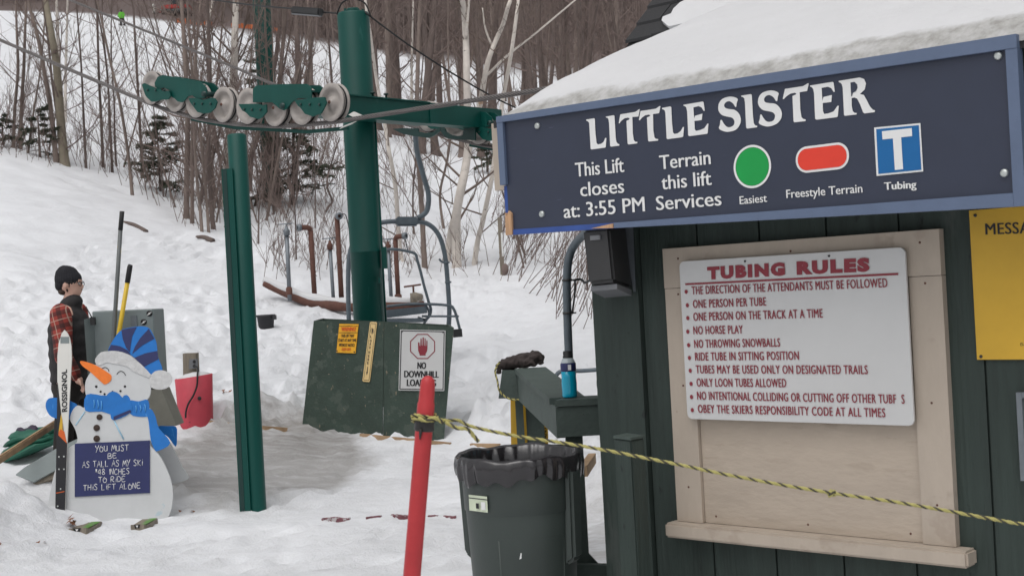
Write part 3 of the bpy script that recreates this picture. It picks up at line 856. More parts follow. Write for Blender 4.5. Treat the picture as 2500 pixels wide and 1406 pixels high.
def rules_sign():
    f = Frame(WF.at(0, 0, .055), DV)
    t = thing('rules_sign', 'white board reading TUBING RULES in maroon over the beige shutter', 'sign', f.at(0, 1.38, 0))
    bm = B(); fpoly(bm, f, panel_rounded(f, -.478, .456, 1.073, 1.687, .022), .006, .010); mk('panel', bm, M['board'], t)
    bm = B(); O = .0085
    def z(x, y): return 1650 + x / 4.237, 590 + y / 4.237
    text(bm, f, 'TUBING', z(325, 382), z(1130, 338), z(322, 262), O, 0, .075, 1.25)
    text(bm, f, 'RULES', z(1250, 332), z(2005, 296), z(1247, 205), O, 0, .075, 1.25)
    bm.faces.new([bm.verts.new(f.pt(*z(x, y), O)) for x, y in ((97, 431), (2300, 322), (2301, 345), (98, 450))])
    lines = [('THE DIRECTION OF THE ATTENDANTS MUST BE FOLLOWED', (1689, 719), (2167, 701)), ('ONE PERSON PER TUBE', (1692, 752), (1871, 746)),
             ('ONE PERSON ON THE TRACK AT A TIME', (1693, 783), (2009, 775)), ('NO HORSE PLAY', (1693, 816), (1814, 814)),
             ('NO THROWING SNOWBALLS', (1695, 849), (1905, 846)), ('RIDE TUBE IN SITTING POSITION', (1697, 880), (1951, 878)),
             ('TUBES MAY BE USED ONLY ON DESIGNATED TRAILS', (1699, 911), (2119, 913)), ('ONLY LOON TUBES ALLOWED', (1701, 943), (1920, 945)),
             ('NO INTENTIONAL COLLIDING OR CUTTING OFF OTHER TUBF  S', (1702, 975), (2209, 985)), ('OBEY THE SKIERS RESPONSIBILITY CODE AT ALL TIMES', (1704, 1007), (2162, 1018))]
    for s, A, Bq in lines:
        fat(bm, f, s, A, Bq, (A[0] - 1.2, A[1] - 19.5), O, 0, .024, .0, 1.10)
        c = ab(f, A[0] - 11, A[1] - 7); n = 14
        bm.faces.new([bm.verts.new(f.at(c[0] + .0075 * math.cos(2 * math.pi * i / n), c[1] + .0085 * math.sin(2 * math.pi * i / n), O)) for i in range(n)])
    mk('lettering', bm, M['maroon'], t, fix=False)
    for px, py in ((1819, 638), (2024, 625)):
        bm = B(); lathe(bm, [(0, .004), (.004, .003), (.0045, 0)], f.pt(px, py, .0065), NV, 10); mk('screw', bm, M['plastic'], t)


rules_sign()


def message_sign():
    f = WF
    t = thing('message_sign', 'yellow board headed MESSAGE at the right end of the green wall', 'sign', f.at(.95, 1.54, 0))
    bm = B(); fbox(bm, f, .668, 1.38, 1.296, 1.796, .003, .012); mk('panel', bm, M['yellow'], t)
    bm = B(); fat(bm, f, 'MESSAGE', (2406, 573), (2565, 568), (2404.5, 546), .0135, 0, .03, .0, 1.05)
    mk('heading', bm, M['black'], t, fix=False); bm = B()
    text(bm, f, '(U', (2491, 843), (2502, 843), (2490.6, 836), .0135, 0, .01)
    mk('small_print', bm, M['black'], t, fix=False)
    for px, py in ((2381, 526), (2395, 870)):
        bm = B(); lathe(bm, [(0, .004), (.005, .003), (.006, 0)], f.pt(px, py, .012), NV, 10); mk('screw', bm, M['plastic'], t)
    a0, b1 = ab(f, 2480, 958, .03); _, b0 = ab(f, 2492, 1173, .03)
    t = thing('notice_case', 'small weathered grey framed notice case low on the wall under the yellow board', 'notice case', f.at(a0 + .15, b0, 0))
    bm = B(); fbox(bm, f, a0, a0 + .018, b0, b1, .002, .03); fbox(bm, f, a0 + .30, a0 + .318, b0, b1, .002, .03); fbox(bm, f, a0 + .0185, a0 + .2995, b1 - .018, b1, .002, .029); fbox(bm, f, a0 + .0185, a0 + .2995, b0, b0 + .018, .002, .029)
    mk('frame', bm, M['metal'], t)
    bm = B(); fbox(bm, f, a0 + .019, a0 + .299, b0 + .019, b1 - .019, .002, .014); mk('backing', bm, M['cab'], t)


message_sign()


def speaker():
    o, i = .27, .035
    fc = [WF.pt(1422, 561, o), WF.pt(1487, 556, o), WF.pt(1500, 688, o), WF.pt(1437, 694, o)]
    t = thing('loudspeaker', 'dark grey loudspeaker hung under the eave at the shack corner', 'loudspeaker', WF.at(-.85, 1.6, .1))
    bk = [WF.pt(1462, 548, i), WF.pt(1527, 545, i), WF.pt(1545, 706, i), WF.pt(1478, 712, i)]
    bm = B(); hexa(bm, fc + bk); bmesh.ops.bevel(bm, geom=bm.edges[:], offset=.012, segments=2, affect='EDGES'); mk('cabinet', bm, M['plastic'], t)
    bm = B()
    def lerp(a, b, k): return a + (b - a) * k
    c = [lerp(fc[3], bk[3], .12), lerp(fc[2], bk[2], .12), lerp(fc[2], bk[2], .92), lerp(fc[3], bk[3], .92)]
    lo = [p - Vector((0, 0, .016)) for p in c]; lo[0] += Vector((0, 0, .004)); lo[1] += Vector((0, 0, .004))
    hexa(bm, [p - Vector((0, 0, .004)) for p in c] + [p - Vector((0, 0, .012)) for p in lo]); mk('bottom_plate', bm, M['plastic_grey'], t)
    bm = B(); b = lerp(fc[0], fc[1], .5) + Vector((0, 0, -.035)); obox(bm, b + WF.n * .004, WF.r * .024, (0, 0, .009), WF.n * .004); mk('badge', bm, M['plastic_grey'], t)
    bm = B(); hexa(bm, [WF.pt(1522, 556, .034), WF.pt(1546, 554, .034), WF.pt(1552, 712, .034), WF.pt(1546, 712, .034), WF.pt(1522, 556, .021), WF.pt(1546, 554, .021), WF.pt(1552, 712, .021), WF.pt(1546, 712, .021)])
    mk('bracket', bm, M['metal'], t)
    # conduit: out of the eave, down past the corner
    D = 6.06
    pts = crom([P(1440, 562, 5.75), P(1418, 580, 5.95), P(1398, 606, D), P(1387, 640, D), P(1384, 690, D), P(1385, 760, D), P(1388, 848, D), P(1398, 1060, D), P(1413, 1390, D)], 6, False)
    t = thing('conduit', 'grey bent pipe conduit dropping past the shack corner beside the loudspeaker', 'conduit', P(1413, 1390, D))
    bm = B(); tube(bm, pts, .0195, 12); mk('pipe', bm, M['chair'], t, True)
    for y in (684, 764):
        bm = B(); lathe(bm, [(.0195, -.006), (.024, -.006), (.024, .006), (.0195, .006)], P(1384.5 + (y - 684) * .02, y, D), (0, 0, 1), 14); tube(bm, [P(1396, y, D - .01), P(1407, y - 1, D - .01)], .004, 6); mk('clamp', bm, M['plastic'], t)
    bm = B(); tube(bm, crom([P(1400, 684, D - .02), P(1418, 682, D), P(1428, 690, D - .1), P(1440, 684, D - .35)], 5, False), .006, 6); tube(bm, crom([P(1404, 684, D - .02), P(1403, 720, D - .02), P(1397, 764, D - .02)], 4, False), .005, 6)
    mk('cable', bm, M['wire'], t, True)


speaker()


def railing():
    t = thing('deck_railing', 'green painted plank railing bending round beside the shack', 'railing', P(1400, 1400, 5.8))
    D0, D1 = 5.8, 7.66
    zt = 1.115
    cn = P(1357, 978, D0); cn.z = zt
    fo = P(1262, 914, D1); fo.z = zt
    rt = Vector((cn.x + .55, cn.y - .02, zt))
    ax = (fo - cn); ax.z = 0; ax.normalize(); sd = Vector((ax.y, -ax.x, 0))           # to the right of the run away from the viewer
    bm = B()
    # near face board
    hexa(bm, [cn + Vector((0, 0, -.165)), rt + Vector((0, 0, -.165)), rt + Vector((0, 0, -.032)), cn + Vector((0, 0, -.032)),
              cn + Vector((0, .036, -.165)), rt + Vector((0, .036, -.165)), rt + Vector((0, .036, -.032)), cn + Vector((0, .036, -.032))])
    mk('rail', bm, M['rail'], t)
    bm = B()
    hexa(bm, [cn + Vector((-.004, -.012, -.029)), rt + Vector((0, -.012, -.029)), rt + Vector((0, -.012, 0)), cn + Vector((-.004, -.012, 0)),
              cn + Vector((.06, .14, -.029)), rt + Vector((0, .14, -.029)), rt + Vector((0, .14, 0)), cn + Vector((.06, .14, 0))])
    mk('cap_board', bm, M['rail'], t)
    bm = B()
    a, b = cn + ax * .01 - sd * .002, fo
    hexa(bm, [a + Vector((0, 0, -.17)), b + Vector((0, 0, -.15)), b + Vector((0, 0, -.004)), a + Vector((0, 0, -.034)), a + sd * .036 + Vector((0, 0, -.17)), b + sd * .036 + Vector((0, 0, -.15)), b + sd * .036 + Vector((0, 0, -.004)), a + sd * .036 + Vector((0, 0, -.034))])
    mk('rail', bm, M['rail'], t)
    bm = B(); a = cn + ax * .15
    hexa(bm, [a - sd * .012 + Vector((0, 0, -.031)), a + sd * .15 + Vector((0, 0, -.031)), b + sd * .17 + Vector((0, 0, .006)), b - sd * .012 + Vector((0, 0, .006)),
              a - sd * .012 + Vector((0, 0, -.003)), a + sd * .15 + Vector((0, 0, -.003)), b + sd * .17 + Vector((0, 0, .034)), b - sd * .012 + Vector((0, 0, .034))])
    mk('cap_board', bm, M['rail'], t)
    bm = B(); e = fo + Vector((0, 0, .03))
    hexa(bm, [e + Vector((-.115, .0, -.165)), e + Vector((.0, -.01, -.17)), e + Vector((.0, -.01, -.006)), e + Vector((-.085, 0, .0)), e + Vector((-.115, .14, -.165)), e + Vector((.0, .14, -.17)), e + Vector((.0, .14, -.006)), e + Vector((-.085, .14, .0))])
    mk('end_board', bm, M['rail'], t)
    # posts
    dk = M['plastic']
    for x0, x1, D in ((1258, 1277, 7.72), (1283, 1326, 7.75)):
        p0 = P(x0, 990, D); p1 = P(x1, 990, D); bm = B()
        hexa(bm, [Vector((p0.x, D, -.1)), Vector((p1.x, D, -.1)), Vector((p1.x, D, .99)), Vector((p0.x, D, .99)), Vector((p0.x, D + .09, -.1)), Vector((p1.x, D + .09, -.1)), Vector((p1.x, D + .09, .99)), Vector((p0.x, D + .09, .99))])
        mk('post', bm, M['rail'], t)
    p0 = P(1383, 1100, 5.87); p1 = P(1424, 1100, 5.87); bm = B()
    hexa(bm, [Vector((p0.x, 5.86, -.1)), Vector((p1.x, 5.86, -.1)), Vector((p1.x, 5.86, .955)), Vector((p0.x, 5.86, .955)), Vector((p0.x, 5.95, -.1)), Vector((p1.x, 5.95, -.1)), Vector((p1.x, 5.95, .955)), Vector((p0.x, 5.95, .955))])
    mk('post', bm, M['rail'], t)
    bm = B(); beam(bm, P(1405, 1388, 5.84), P(1500, 1391, 5.8), .04, .05, mi=0); mk('bottom_rail', bm, M['rail'], t)
    bm = B(); beam(bm, P(1420, 1345, 5.9), P(1455, 1383, 5.9), .04, .035); mk('brace', bm, M['rail'], t)
    # hoist sign behind the far posts
    f = Frame(P(1290, 1030, 7.90), (1, 0, 0))
    s = thing('post_sign', 'narrow yellow board with black lettering behind the far railing post', 'sign', f.pt(1290, 1110, 0))
    bm = B(); flat(bm, f, [(1246, 968), (1322, 964), (1337, 990), (1339, 1100), (1248, 1104)], 0, .02); mk('panel', bm, M['yellow'], s)
    bm = B(); text(bm, f, 'ANT', (1335, 1072), (1333, 1040), (1327, 1072), .002, 0, .02); mk('lettering', bm, M['black'], s, fix=False)
    return fo, cn


FO, CN = railing()


def wall_post():
    t = thing('hitching_post', 'short dark green post standing against the shack corner', 'post', WF.at(-.75, 0, .25))
    bm = B()
    a, b = P(1497, 1074, 5.12), P(1540, 1071, 5.02); dp = MV * .09
    a.z = b.z = (a.z + b.z) / 2; dn = Vector((0, 0, -a.z - .08))
    hexa(bm, [a + dn, b + dn, b, a, a + dn + dp, b + dn + dp, b + dp, a + dp]); bmesh.ops.bevel(bm, geom=bm.edges[:], offset=.006, segments=2, affect='EDGES')
    mk('shaft', bm, M['shack'], t)
    bm = B(); c = (a + b) / 2 + dp / 2; obox(bm, c + Vector((0, 0, .006)), (b - a) * .49, (0, 0, .005), dp * .49); mk('cap', bm, M['rail'], t)


wall_post()


def bin_():
    D = 5.52
    c = P(1266, 1113, D); R = .302; zt = c.z + .005; K = .815
    gx, gy = c.x, c.y
    t = thing('trash_can', 'round dark green trash can with a black liner beside the railing', 'trash can', (gx, gy, 0))
    bm = B()
    lathe(bm, [(0, .02), (.235, .02), (.24, 0), (.285, zt - .22), (.293, zt - .212), (.299, zt - .06), (.302, zt - .03), (.318, zt - .03), (.318, zt), (.298, zt), (.285, zt - .25), (.25, .1), (0, .1)], (gx, gy, 0), seg=64)
    for v in bm.verts: v.co.x = gx + (v.co.x - gx) * K; v.co.y = gy + (v.co.y - gy) * K
    mk('body', bm, M['can'], t, True)
    # raised side panels and ribs
    for a in (-1.38,):
        bm = B()
        for k in (-.64, .64):
            pts = [Vector((gx + K * r * math.cos(a + k), gy + K * r * math.sin(a + k), z)) for r, z in ((.250, .15), (.2745, .60))]
            tube(bm, pts, .006, 6)
        pts = [Vector((gx + K * .2748 * math.cos(a + k), gy + K * .2748 * math.sin(a + k), .605)) for k in np.linspace(-.64, .64, 15)]
        tube(bm, pts, .006, 6)
        mk('raised_rib', bm, M['can'], t, True)
    for a in (-.55, 2.7):
        bm = B(); d = Vector((math.cos(a), math.sin(a), 0)) * K; s = Vector((-d.y, d.x, 0)); o = Vector((gx, gy, 0))
        hexa(bm, [o + d * .27 + s * .055 + Vector((0, 0, .47)), o + d * .27 - s * .055 + Vector((0, 0, .47)), o + d * .29 - s * .06 + Vector((0, 0, zt - .04)), o + d * .29 + s * .06 + Vector((0, 0, zt - .04)),
                  o + d * .325 + s * .045 + Vector((0, 0, .50)), o + d * .325 - s * .045 + Vector((0, 0, .50)), o + d * .338 - s * .055 + Vector((0, 0, zt - .05)), o + d * .338 + s * .055 + Vector((0, 0, zt - .05))])
        bmesh.ops.bevel(bm, geom=bm.edges[:], offset=.012, segments=2, affect='EDGES'); mk('handle', bm, M['can'], t)
    # liner: inside pleats, over the rim, ragged skirt
    bm = B(); seg = 220; rows = []
    for k in range(seg):
        a = 2 * math.pi * k / seg
        pl = .004 * math.sin(a * 19 + 2 * math.sin(a * 3)) + .004 * math.sin(a * 31 + 1 + 2 * math.sin(a * 5))
        sag = .004 * math.sin(a * 5 + 1) + .0025 * math.sin(a * 11)
        drop = .080 + .012 * math.sin(a * 3 + 2.2) + .007 * math.sin(a * 7 + 1) + .01 * math.sin(a * 17)
        f = lambda r, z: bm.verts.new((gx + K * r * math.cos(a), gy + K * r * math.sin(a), z))
        rows.append([f(.235 + pl, zt - .42), f(.262 + pl * 1.2, zt - .2), f(.283 + pl, zt - .05), f(.294 + pl * .3, zt + .006 + sag), f(.316, zt + .016 + sag), f(.331 + pl * .3, zt + .002 + sag),
                     f(.334 + pl * .9, zt - drop * .35), f(.330 + pl * 1.3, zt - drop * .7), f(.324 + pl * 1.1, zt - drop)])
    for k in range(seg):
        a, b = rows[k], rows[(k + 1) % seg]
        for j in range(len(a) - 1): bm.faces.new((a[j], b[j], b[j + 1], a[j + 1])).smooth = True
    bm.faces.new([r[0] for r in rows])
    mk('liner', bm, M['bag'], t, fix=True)
    bm = B()
    def on(a, z, r): return Vector((gx + K * r * math.cos(a), gy + K * r * math.sin(a), z))
    for a0, a1, z0, z1, mi, r in ((-2.60, -2.15, zt - .200, zt - .135, 0, .3055), (-2.60, -2.15, zt - .150, zt - .146, 1, .3065), (-2.28, -2.19, zt - .19, zt - .158, 2, .3065), (-2.40, -2.33, zt - .187, zt - .165, 1, .3068)):
        f = bm.faces.new([bm.verts.new(on(a, z, r)) for a, z in ((a0, z0), (a1, z0), (a1, z1), (a0, z1))]); f.material_index = mi
    mk('label_sticker', bm, [M['splash'], M['black'], M['white']], t)
    bm = B()
    for a, z, w, h, s in ((-1.63, .30, .012, .03, .5), (-1.57, .345, .006, .022, .1), (-1.68, .325, .010, .014, .3), (-1.60, .32, .012, .008, -.2)):
        bm.faces.new([bm.verts.new(on(a + dx / .26, z + dz + .24, .2775)) for dx, dz in ((-w / 2, -h / 2), (w / 3, -h / 2 + .004), (w / 2, h / 2), (-w / 4 + s * .01, h / 2 - .003))])
    mk('paint_chip', bm, M['white'], t, fix=False)


bin_()


def bottle():
    p = P(1390, 946, 5.88); p.z = 1.116
    t = thing('drink_bottle', 'bottle of bright blue sports drink standing on the railing corner', 'bottle', p)
    r = .034
    bm = B(); lathe(bm, [(0, .002), (r * .92, .002), (r, .008), (r * .98, .03), (r * 1.02, .06), (r * .97, .09), (r, .118), (0, .118)], p, seg=24); mk('drink', bm, M['liquid'], t, True)
    bm = B(); lathe(bm, [(r * .99, .1185), (r * 1.03, .122), (r * 1.03, .152), (r * .97, .156), (0, .156)], p, seg=24); mk('label', bm, [M['navypaint']], t, True)
    bm = B(); obox(bm, p + Vector((.004, -r * 1.03, .137)), (.007, 0, 0), (0, 0, .012), (0, .002, 0)); mk('label_patch', bm, M['white'], t)
    bm = B(); lathe(bm, [(r * .95, .1565), (r * .80, .170), (r * .62, .178), (0, .178)], p, seg=24); mk('shoulder', bm, M['clear'], t, True)
    bm = B(); lathe(bm, [(r * .66, .1785), (r * .66, .186), (r * .60, .187), (r * .60, .206), (r * .5, .209), (0, .209)], p, seg=24); mk('cap', bm, M['wire'], t, True)


bottle()


def gloves():
    p = P(1272, 892, 7.72); p.z = 1.16
    g = rnd.Random if False else random.Random(4)
    bm = B()
    ball(bm, p + Vector((.02, 0, .03)), (.105, .06, .045), 16); ball(bm, p + Vector((.08, .0, .05)), (.06, .05, .035), 12); ball(bm, p + Vector((-.075, -.01, .015)), (.055, .045, .038), 12)
    for i, (a, l) in enumerate(((.5, .10), (.25, .115), (.0, .115), (-.25, .10))):
        tube(bm, [p + Vector((.06, -.05 + i * .028, .04 + .01 * i)), p + Vector((.10, -.055 + i * .03, .055 - .008 * i)), p + Vector((.125, -.06 + i * .03, .03 - .01 * i))], [.02, .019, .014], 8)
    tube(bm, [p + Vector((-.09, -.03, .02)), p + Vector((-.13, -.045, .0)), p + Vector((-.135, -.05, -.035))], [.03, .024, .012], 8)
    tube(bm, [p + Vector((-.0, -.05, .02)), p + Vector((.05, -.07, .02)), p + Vector((.085, -.075, .0))], [.024, .02, .014], 8)
    bm = remesh(bm, .008, 3)
    for v in bm.verts:
        k = float(vnoise(np.array([v.co.x * 60]), np.array([v.co.z * 70 + v.co.y * 40]))[0]) - .5
        v.co += v.normal * k * .014
    o = mk('work_glove', bm, M['glove'], None, True, loc=(p.x, p.y, 1.155))
    tag(o, 'crumpled dark brown work glove lying on the far railing end', 'glove')
    # short cord looped over the rail end
    e = FO + Vector((-.105, -.02, .03)); pts = crom([e + Vector((.01, .03, .05)), e + Vector((-.02, -.005, .0)), e + Vector((-.01, -.02, -.06)), e + Vector((.0, -.02, -.12)), e + Vector((.05, -.025, -.165)), e + Vector((.11, -.03, -.175))], 14, False)
    bm = B(); twist(bm, pts, .0055, .03); o = mk('short_cord', bm, [M['ropey'], M['ropeb']], None, True, loc=e)
    tag(o, 'short yellow and black cord looped over the far railing end', 'cord')


def twist(bm, pts, r, pitch, strands=3, per=8, dark=1, rr=.62):
    """laid rope: strands wound round the path; the last `dark` strands use material 1"""
    pts = [Vector(p) for p in pts]
    L = [0.0]
    for a, b in zip(pts, pts[1:]): L.append(L[-1] + (b - a).length)
    n = max(4, int(L[-1] / pitch * per)); ce = []; j = 0
    for i in range(n + 1):
        d = L[-1] * i / n
        while j < len(pts) - 2 and L[j + 1] < d: j += 1
        f = (d - L[j]) / max(1e-9, L[j + 1] - L[j]); ce.append(pts[j].lerp(pts[j + 1], f))
    t0 = (ce[1] - ce[0]).normalized(); s = t0.orthogonal().normalized(); fr = []
    for i in range(n + 1):
        t = (ce[min(i + 1, n)] - ce[max(i - 1, 0)]).normalized(); s = (s - t * s.dot(t)).normalized(); fr.append((s.copy(), t.cross(s)))
    for k in range(strands):
        w = []
        for i in range(n + 1):
            a = 2 * math.pi * (i / per + k / strands); w.append(ce[i] + (fr[i][0] * math.cos(a) + fr[i][1] * math.sin(a)) * r * .5)
        tube(bm, w, r * rr, 5, 1 if k >= strands - dark else 0)


gloves()


def rope_and_pole():
    D = 2.75
    t = thing('marker_pole', 'slim red plastic pole wrapped with black tape, holding the yellow rope', 'pole', P(1000, 1406, D))
    top, bot = P(1046, 916, D), P(1001, 1460, D)
    ax = (bot - top).normalized(); L = (bot - top).length; ground = bot + ax * (bot.z + .05) / -ax.z
    L = (ground - top).length; R = .0195
    bm = B(); lathe(bm, [(0, 0), (R * .45, .003), (R * .72, .010), (R * .80, .022), (R * .84, .055), (R * .93, .06), (R * 1.0, L), (0, L)], top, ax, 24)
    mk('shaft', bm, M['polered'], t, True)
    bm = B(); b0 = (P(1039, 1012, D) - top).dot(ax); b1 = (P(1036, 1052, D) - top).dot(ax)
    lathe(bm, [(R * .90, b0), (R * 1.06, b0 + .001), (R * 1.12, b0 + .012), (R * 1.05, b0 + .022), (R * 1.1, b1 - .004), (R * .95, b1)], top, ax, 20)
    tube(bm, [P(1028, 1046, D - .02), P(1026, 1062, D - .022), P(1025, 1072, D - .022)], [.004, .003, .0015], 6)
    mk('tape_band', bm, M['tape'], t, True)
    # yellow and black rope
    c = P(1037, 1024, D)
    wrap = [c + Vector((math.cos(a) * R * 1.35, math.sin(a) * R * 1.35, .004 * math.sin(a * 2) + (a - 3) * .0012)) for a in np.linspace(2.2, 2.2 + 2 * math.pi * 1.4, 30)]
    run = crom([wrap[-1], P(1085, 1026, D - .01), P(1120, 1026, D), P(1150, 1040, D), P(1250, 1062, D - .01), P(1420, 1088, D - .03), P(1600, 1122, D - .07), P(1800, 1163, D - .1), P(2000, 1198, D - .13),
                P(2200, 1227, D - .17), P(2400, 1262, D - .2), P(2520, 1282, D - .22), P(2900, 1330, D - .25)], 8, False)
    # it has to clear the bin and the wall: the whole run hangs nearer than both
    bm = B(); twist(bm, wrap + run, .0035, .030, 3, 8, 1)
    twist(bm, crom([P(1088, 1030, D - .015), P(1115, 1044, D - .02), P(1140, 1046, D - .02), P(1155, 1062, D - .01), P(1168, 1078, D - .01)], 6, False), .0042, .030, 3, 8, 1)
    twist(bm, crom([P(1022, 1020, D - .03), P(1040, 1026, D - .035), P(1062, 1020, D - .03), P(1082, 1032, D - .02)], 6, False), .0042, .03, 3, 8, 1)
    k = P(2033, 1204, D - .135)
    twist(bm, [k + Vector((math.cos(a) * .0045 - .004 + a * .0006, math.sin(a) * .006, math.sin(a * 1.5) * .005)) for a in np.linspace(0, 9, 26)], .0036, .03, 3, 8, 1)
    o = mk('barrier_rope', bm, [M['ropey'], M['ropeb']], None, True, loc=c)
    tag(o, 'yellow and black twisted rope stretched across from the red pole', 'rope')



rope_and_pole()

# ---------------------------------------------------------------- the lift: tower, crossarm, sheaves, ropes, chair
LR = Vector((.7455, -.6665, 0))            # along the line, downhill
LM = Vector((.6665, .7455, 0))             # along the crossarm, away from the viewer
O1 = P(610, 303, 13.6)
O2 = P(1120, 348, 15.93)
F1 = Frame(O1, LR); F2 = Frame(O2, LR)


def zz3(x, y): return 320 + x / 4.0167, 130 + y / 4.0167


WC = [(225, 343), (460, 412), (665, 467), (930, 508), (1170, 522), (1440, 540), (1705, 522), (1990, 485)]
BIG = ['295,300 325,240 375,222 560,255 745,290 800,345 805,400 790,448 700,452 665,420 620,430 590,470 560,490 520,480 490,450 465,440 440,370 380,345 330,360 300,335',
       '1260,360 1290,325 1540,312 1790,310 1830,345 1835,450 1700,450 1640,490 1590,550 1560,568 1520,550 1450,490 1330,490 1260,490']
ROCK = ['192,318 215,303 300,340 345,360 372,358 385,380 460,380 474,430 452,462 372,466 330,482 286,484 240,440 225,418', '650,452 700,448 765,458 790,470 870,448 905,450 930,486 912,545 862,592 790,600 738,585 690,520 668,490',
        '1142,508 1330,505 1375,520 1416,512 1418,585 1372,640 1338,655 1255,632 1215,590 1180,572', '1688,470 1770,462 1862,446 1985,440 2004,500 1975,560 1950,600 1868,630 1795,604 1750,545 1725,525']
RAD = .186


def sheave_train(name, label, shift, parent=None):
    """shift moves the whole train from the near rope to the far one"""
    t = thing(name, label, 'sheave assembly', F1.o + shift, 'sheave assemblies on the crossarm')
    sh = lambda p: p + shift
    for i, (x, y) in enumerate(WC):
        c = sh(F1.pt(*zz3(x, y)))
        bm = B(); h = .045
        lathe(bm, [(.0, h + .012), (.022, h + .012), (.026, h - .004), (.058, h - .010), (.063, h - .034), (.122, h - .036), (.136, h - .006), (.150, h - .002), (RAD - .006, h), (RAD, h - .006), (RAD, h - .014), (RAD * .88, h - .022), (RAD * .88, -h + .022), (RAD, -h + .014), (RAD, -h), (0, -h)], c, F1.n, 40)
        w = mk('sheave_wheel', bm, M['wheel'], t)
        bm = B(); lathe(bm, [(RAD * .90, h - .022), (RAD * .935, h - .028), (RAD * .86, 0), (RAD * .935, -h + .028), (RAD * .90, -h + .022)], c, F1.n, 40)
        mk('tyre_liner', bm, M['rubber'], w, True)
        bm = B(); lathe(bm, [(0, .066), (.015, .066), (.018, .058), (.018, .05)], c, F1.n, 8); mk('axle_nut', bm, M['rust'], w)
    for s in BIG:
        pix = [zz3(*map(float, q.split(','))) for q in s.split()]
        for off in (.085, -.075):
            bm = B(); prism(bm, [sh(F1.pt(x, y) + F1.n * off) for x, y in pix], -F1.n * .012); mk('side_plate', bm, M['tower'], t)
        bm = B()
        a = [sh(F1.pt(x, y)) for x, y in pix]; p0, p1 = a[2] - Vector((0, 0, .03)), a[3 if s is BIG[0] else 3] - Vector((0, 0, .03))
        beam(bm, a[1].lerp(a[2], .7) - Vector((0, 0, .03)), a[4] - Vector((0, 0, .04)) + (a[3] - a[4]) * .2, .14, .02); mk('spreader', bm, M['tower'], t)
        lo = min(a, key=lambda p: p.z); bm = B(); tube(bm, [lo + Vector((0, 0, .045)) + F1.n * .11, lo + Vector((0, 0, .045)) - F1.n * .1], .03, 10); mk('pivot', bm, M['tower_dark'], t, True)
    for s in ROCK:
        pix = [zz3(*map(float, q.split(','))) for q in s.split()]
        for off in (.115, -.105):
            bm = B(); prism(bm, [sh(F1.pt(x, y) + F1.n * off) for x, y in pix], -F1.n * .014); mk('rocker_plate', bm, M['tower'], t)
        xs_ = [p[0] for p in pix]; ys_ = [p[1] for p in pix]
        for fx in (.22, .5, .8):
            bm = B(); lathe(bm, [(0, .016), (.012, .016), (.014, .008), (.014, 0)], sh(F1.pt(min(xs_) + (max(xs_) - min(xs_)) * fx, min(ys_) + (max(ys_) - min(ys_)) * .38) + F1.n * .115), F1.n, 6); mk('bolt', bm, M['tower_dark'], t)
    # rope catcher under the wheels
    bm = B(); pp = [sh(F1.pt(*zz3(x, y))) + F1.n * .0 for x, y in ((520, 625), (960, 712), (1200, 722), (1650, 748), (2050, 712))]
    for a, b in zip(pp, pp[1:]): beam(bm, a - Vector((0, 0, .02)) + F1.n * -.10, b - Vector((0, 0, .02)) + F1.n * -.10, .03, .035)
    mk('rope_catcher', bm, M['tower'], t)
    for x, y, xx, yy in ((2180, 575, 2255, 610), (2090, 712, 2200, 668)):
        bm = B(); a = [sh(F1.pt(*zz3(x, y))), sh(F1.pt(*zz3(xx, yy))), sh(F1.pt(*zz3(xx - 50, yy + 30))), sh(F1.pt(*zz3(x - 50, y + 30)))]
        prism(bm, a, -F1.n * .02); mk('deflector', bm, M['skiw'], t)
    return t


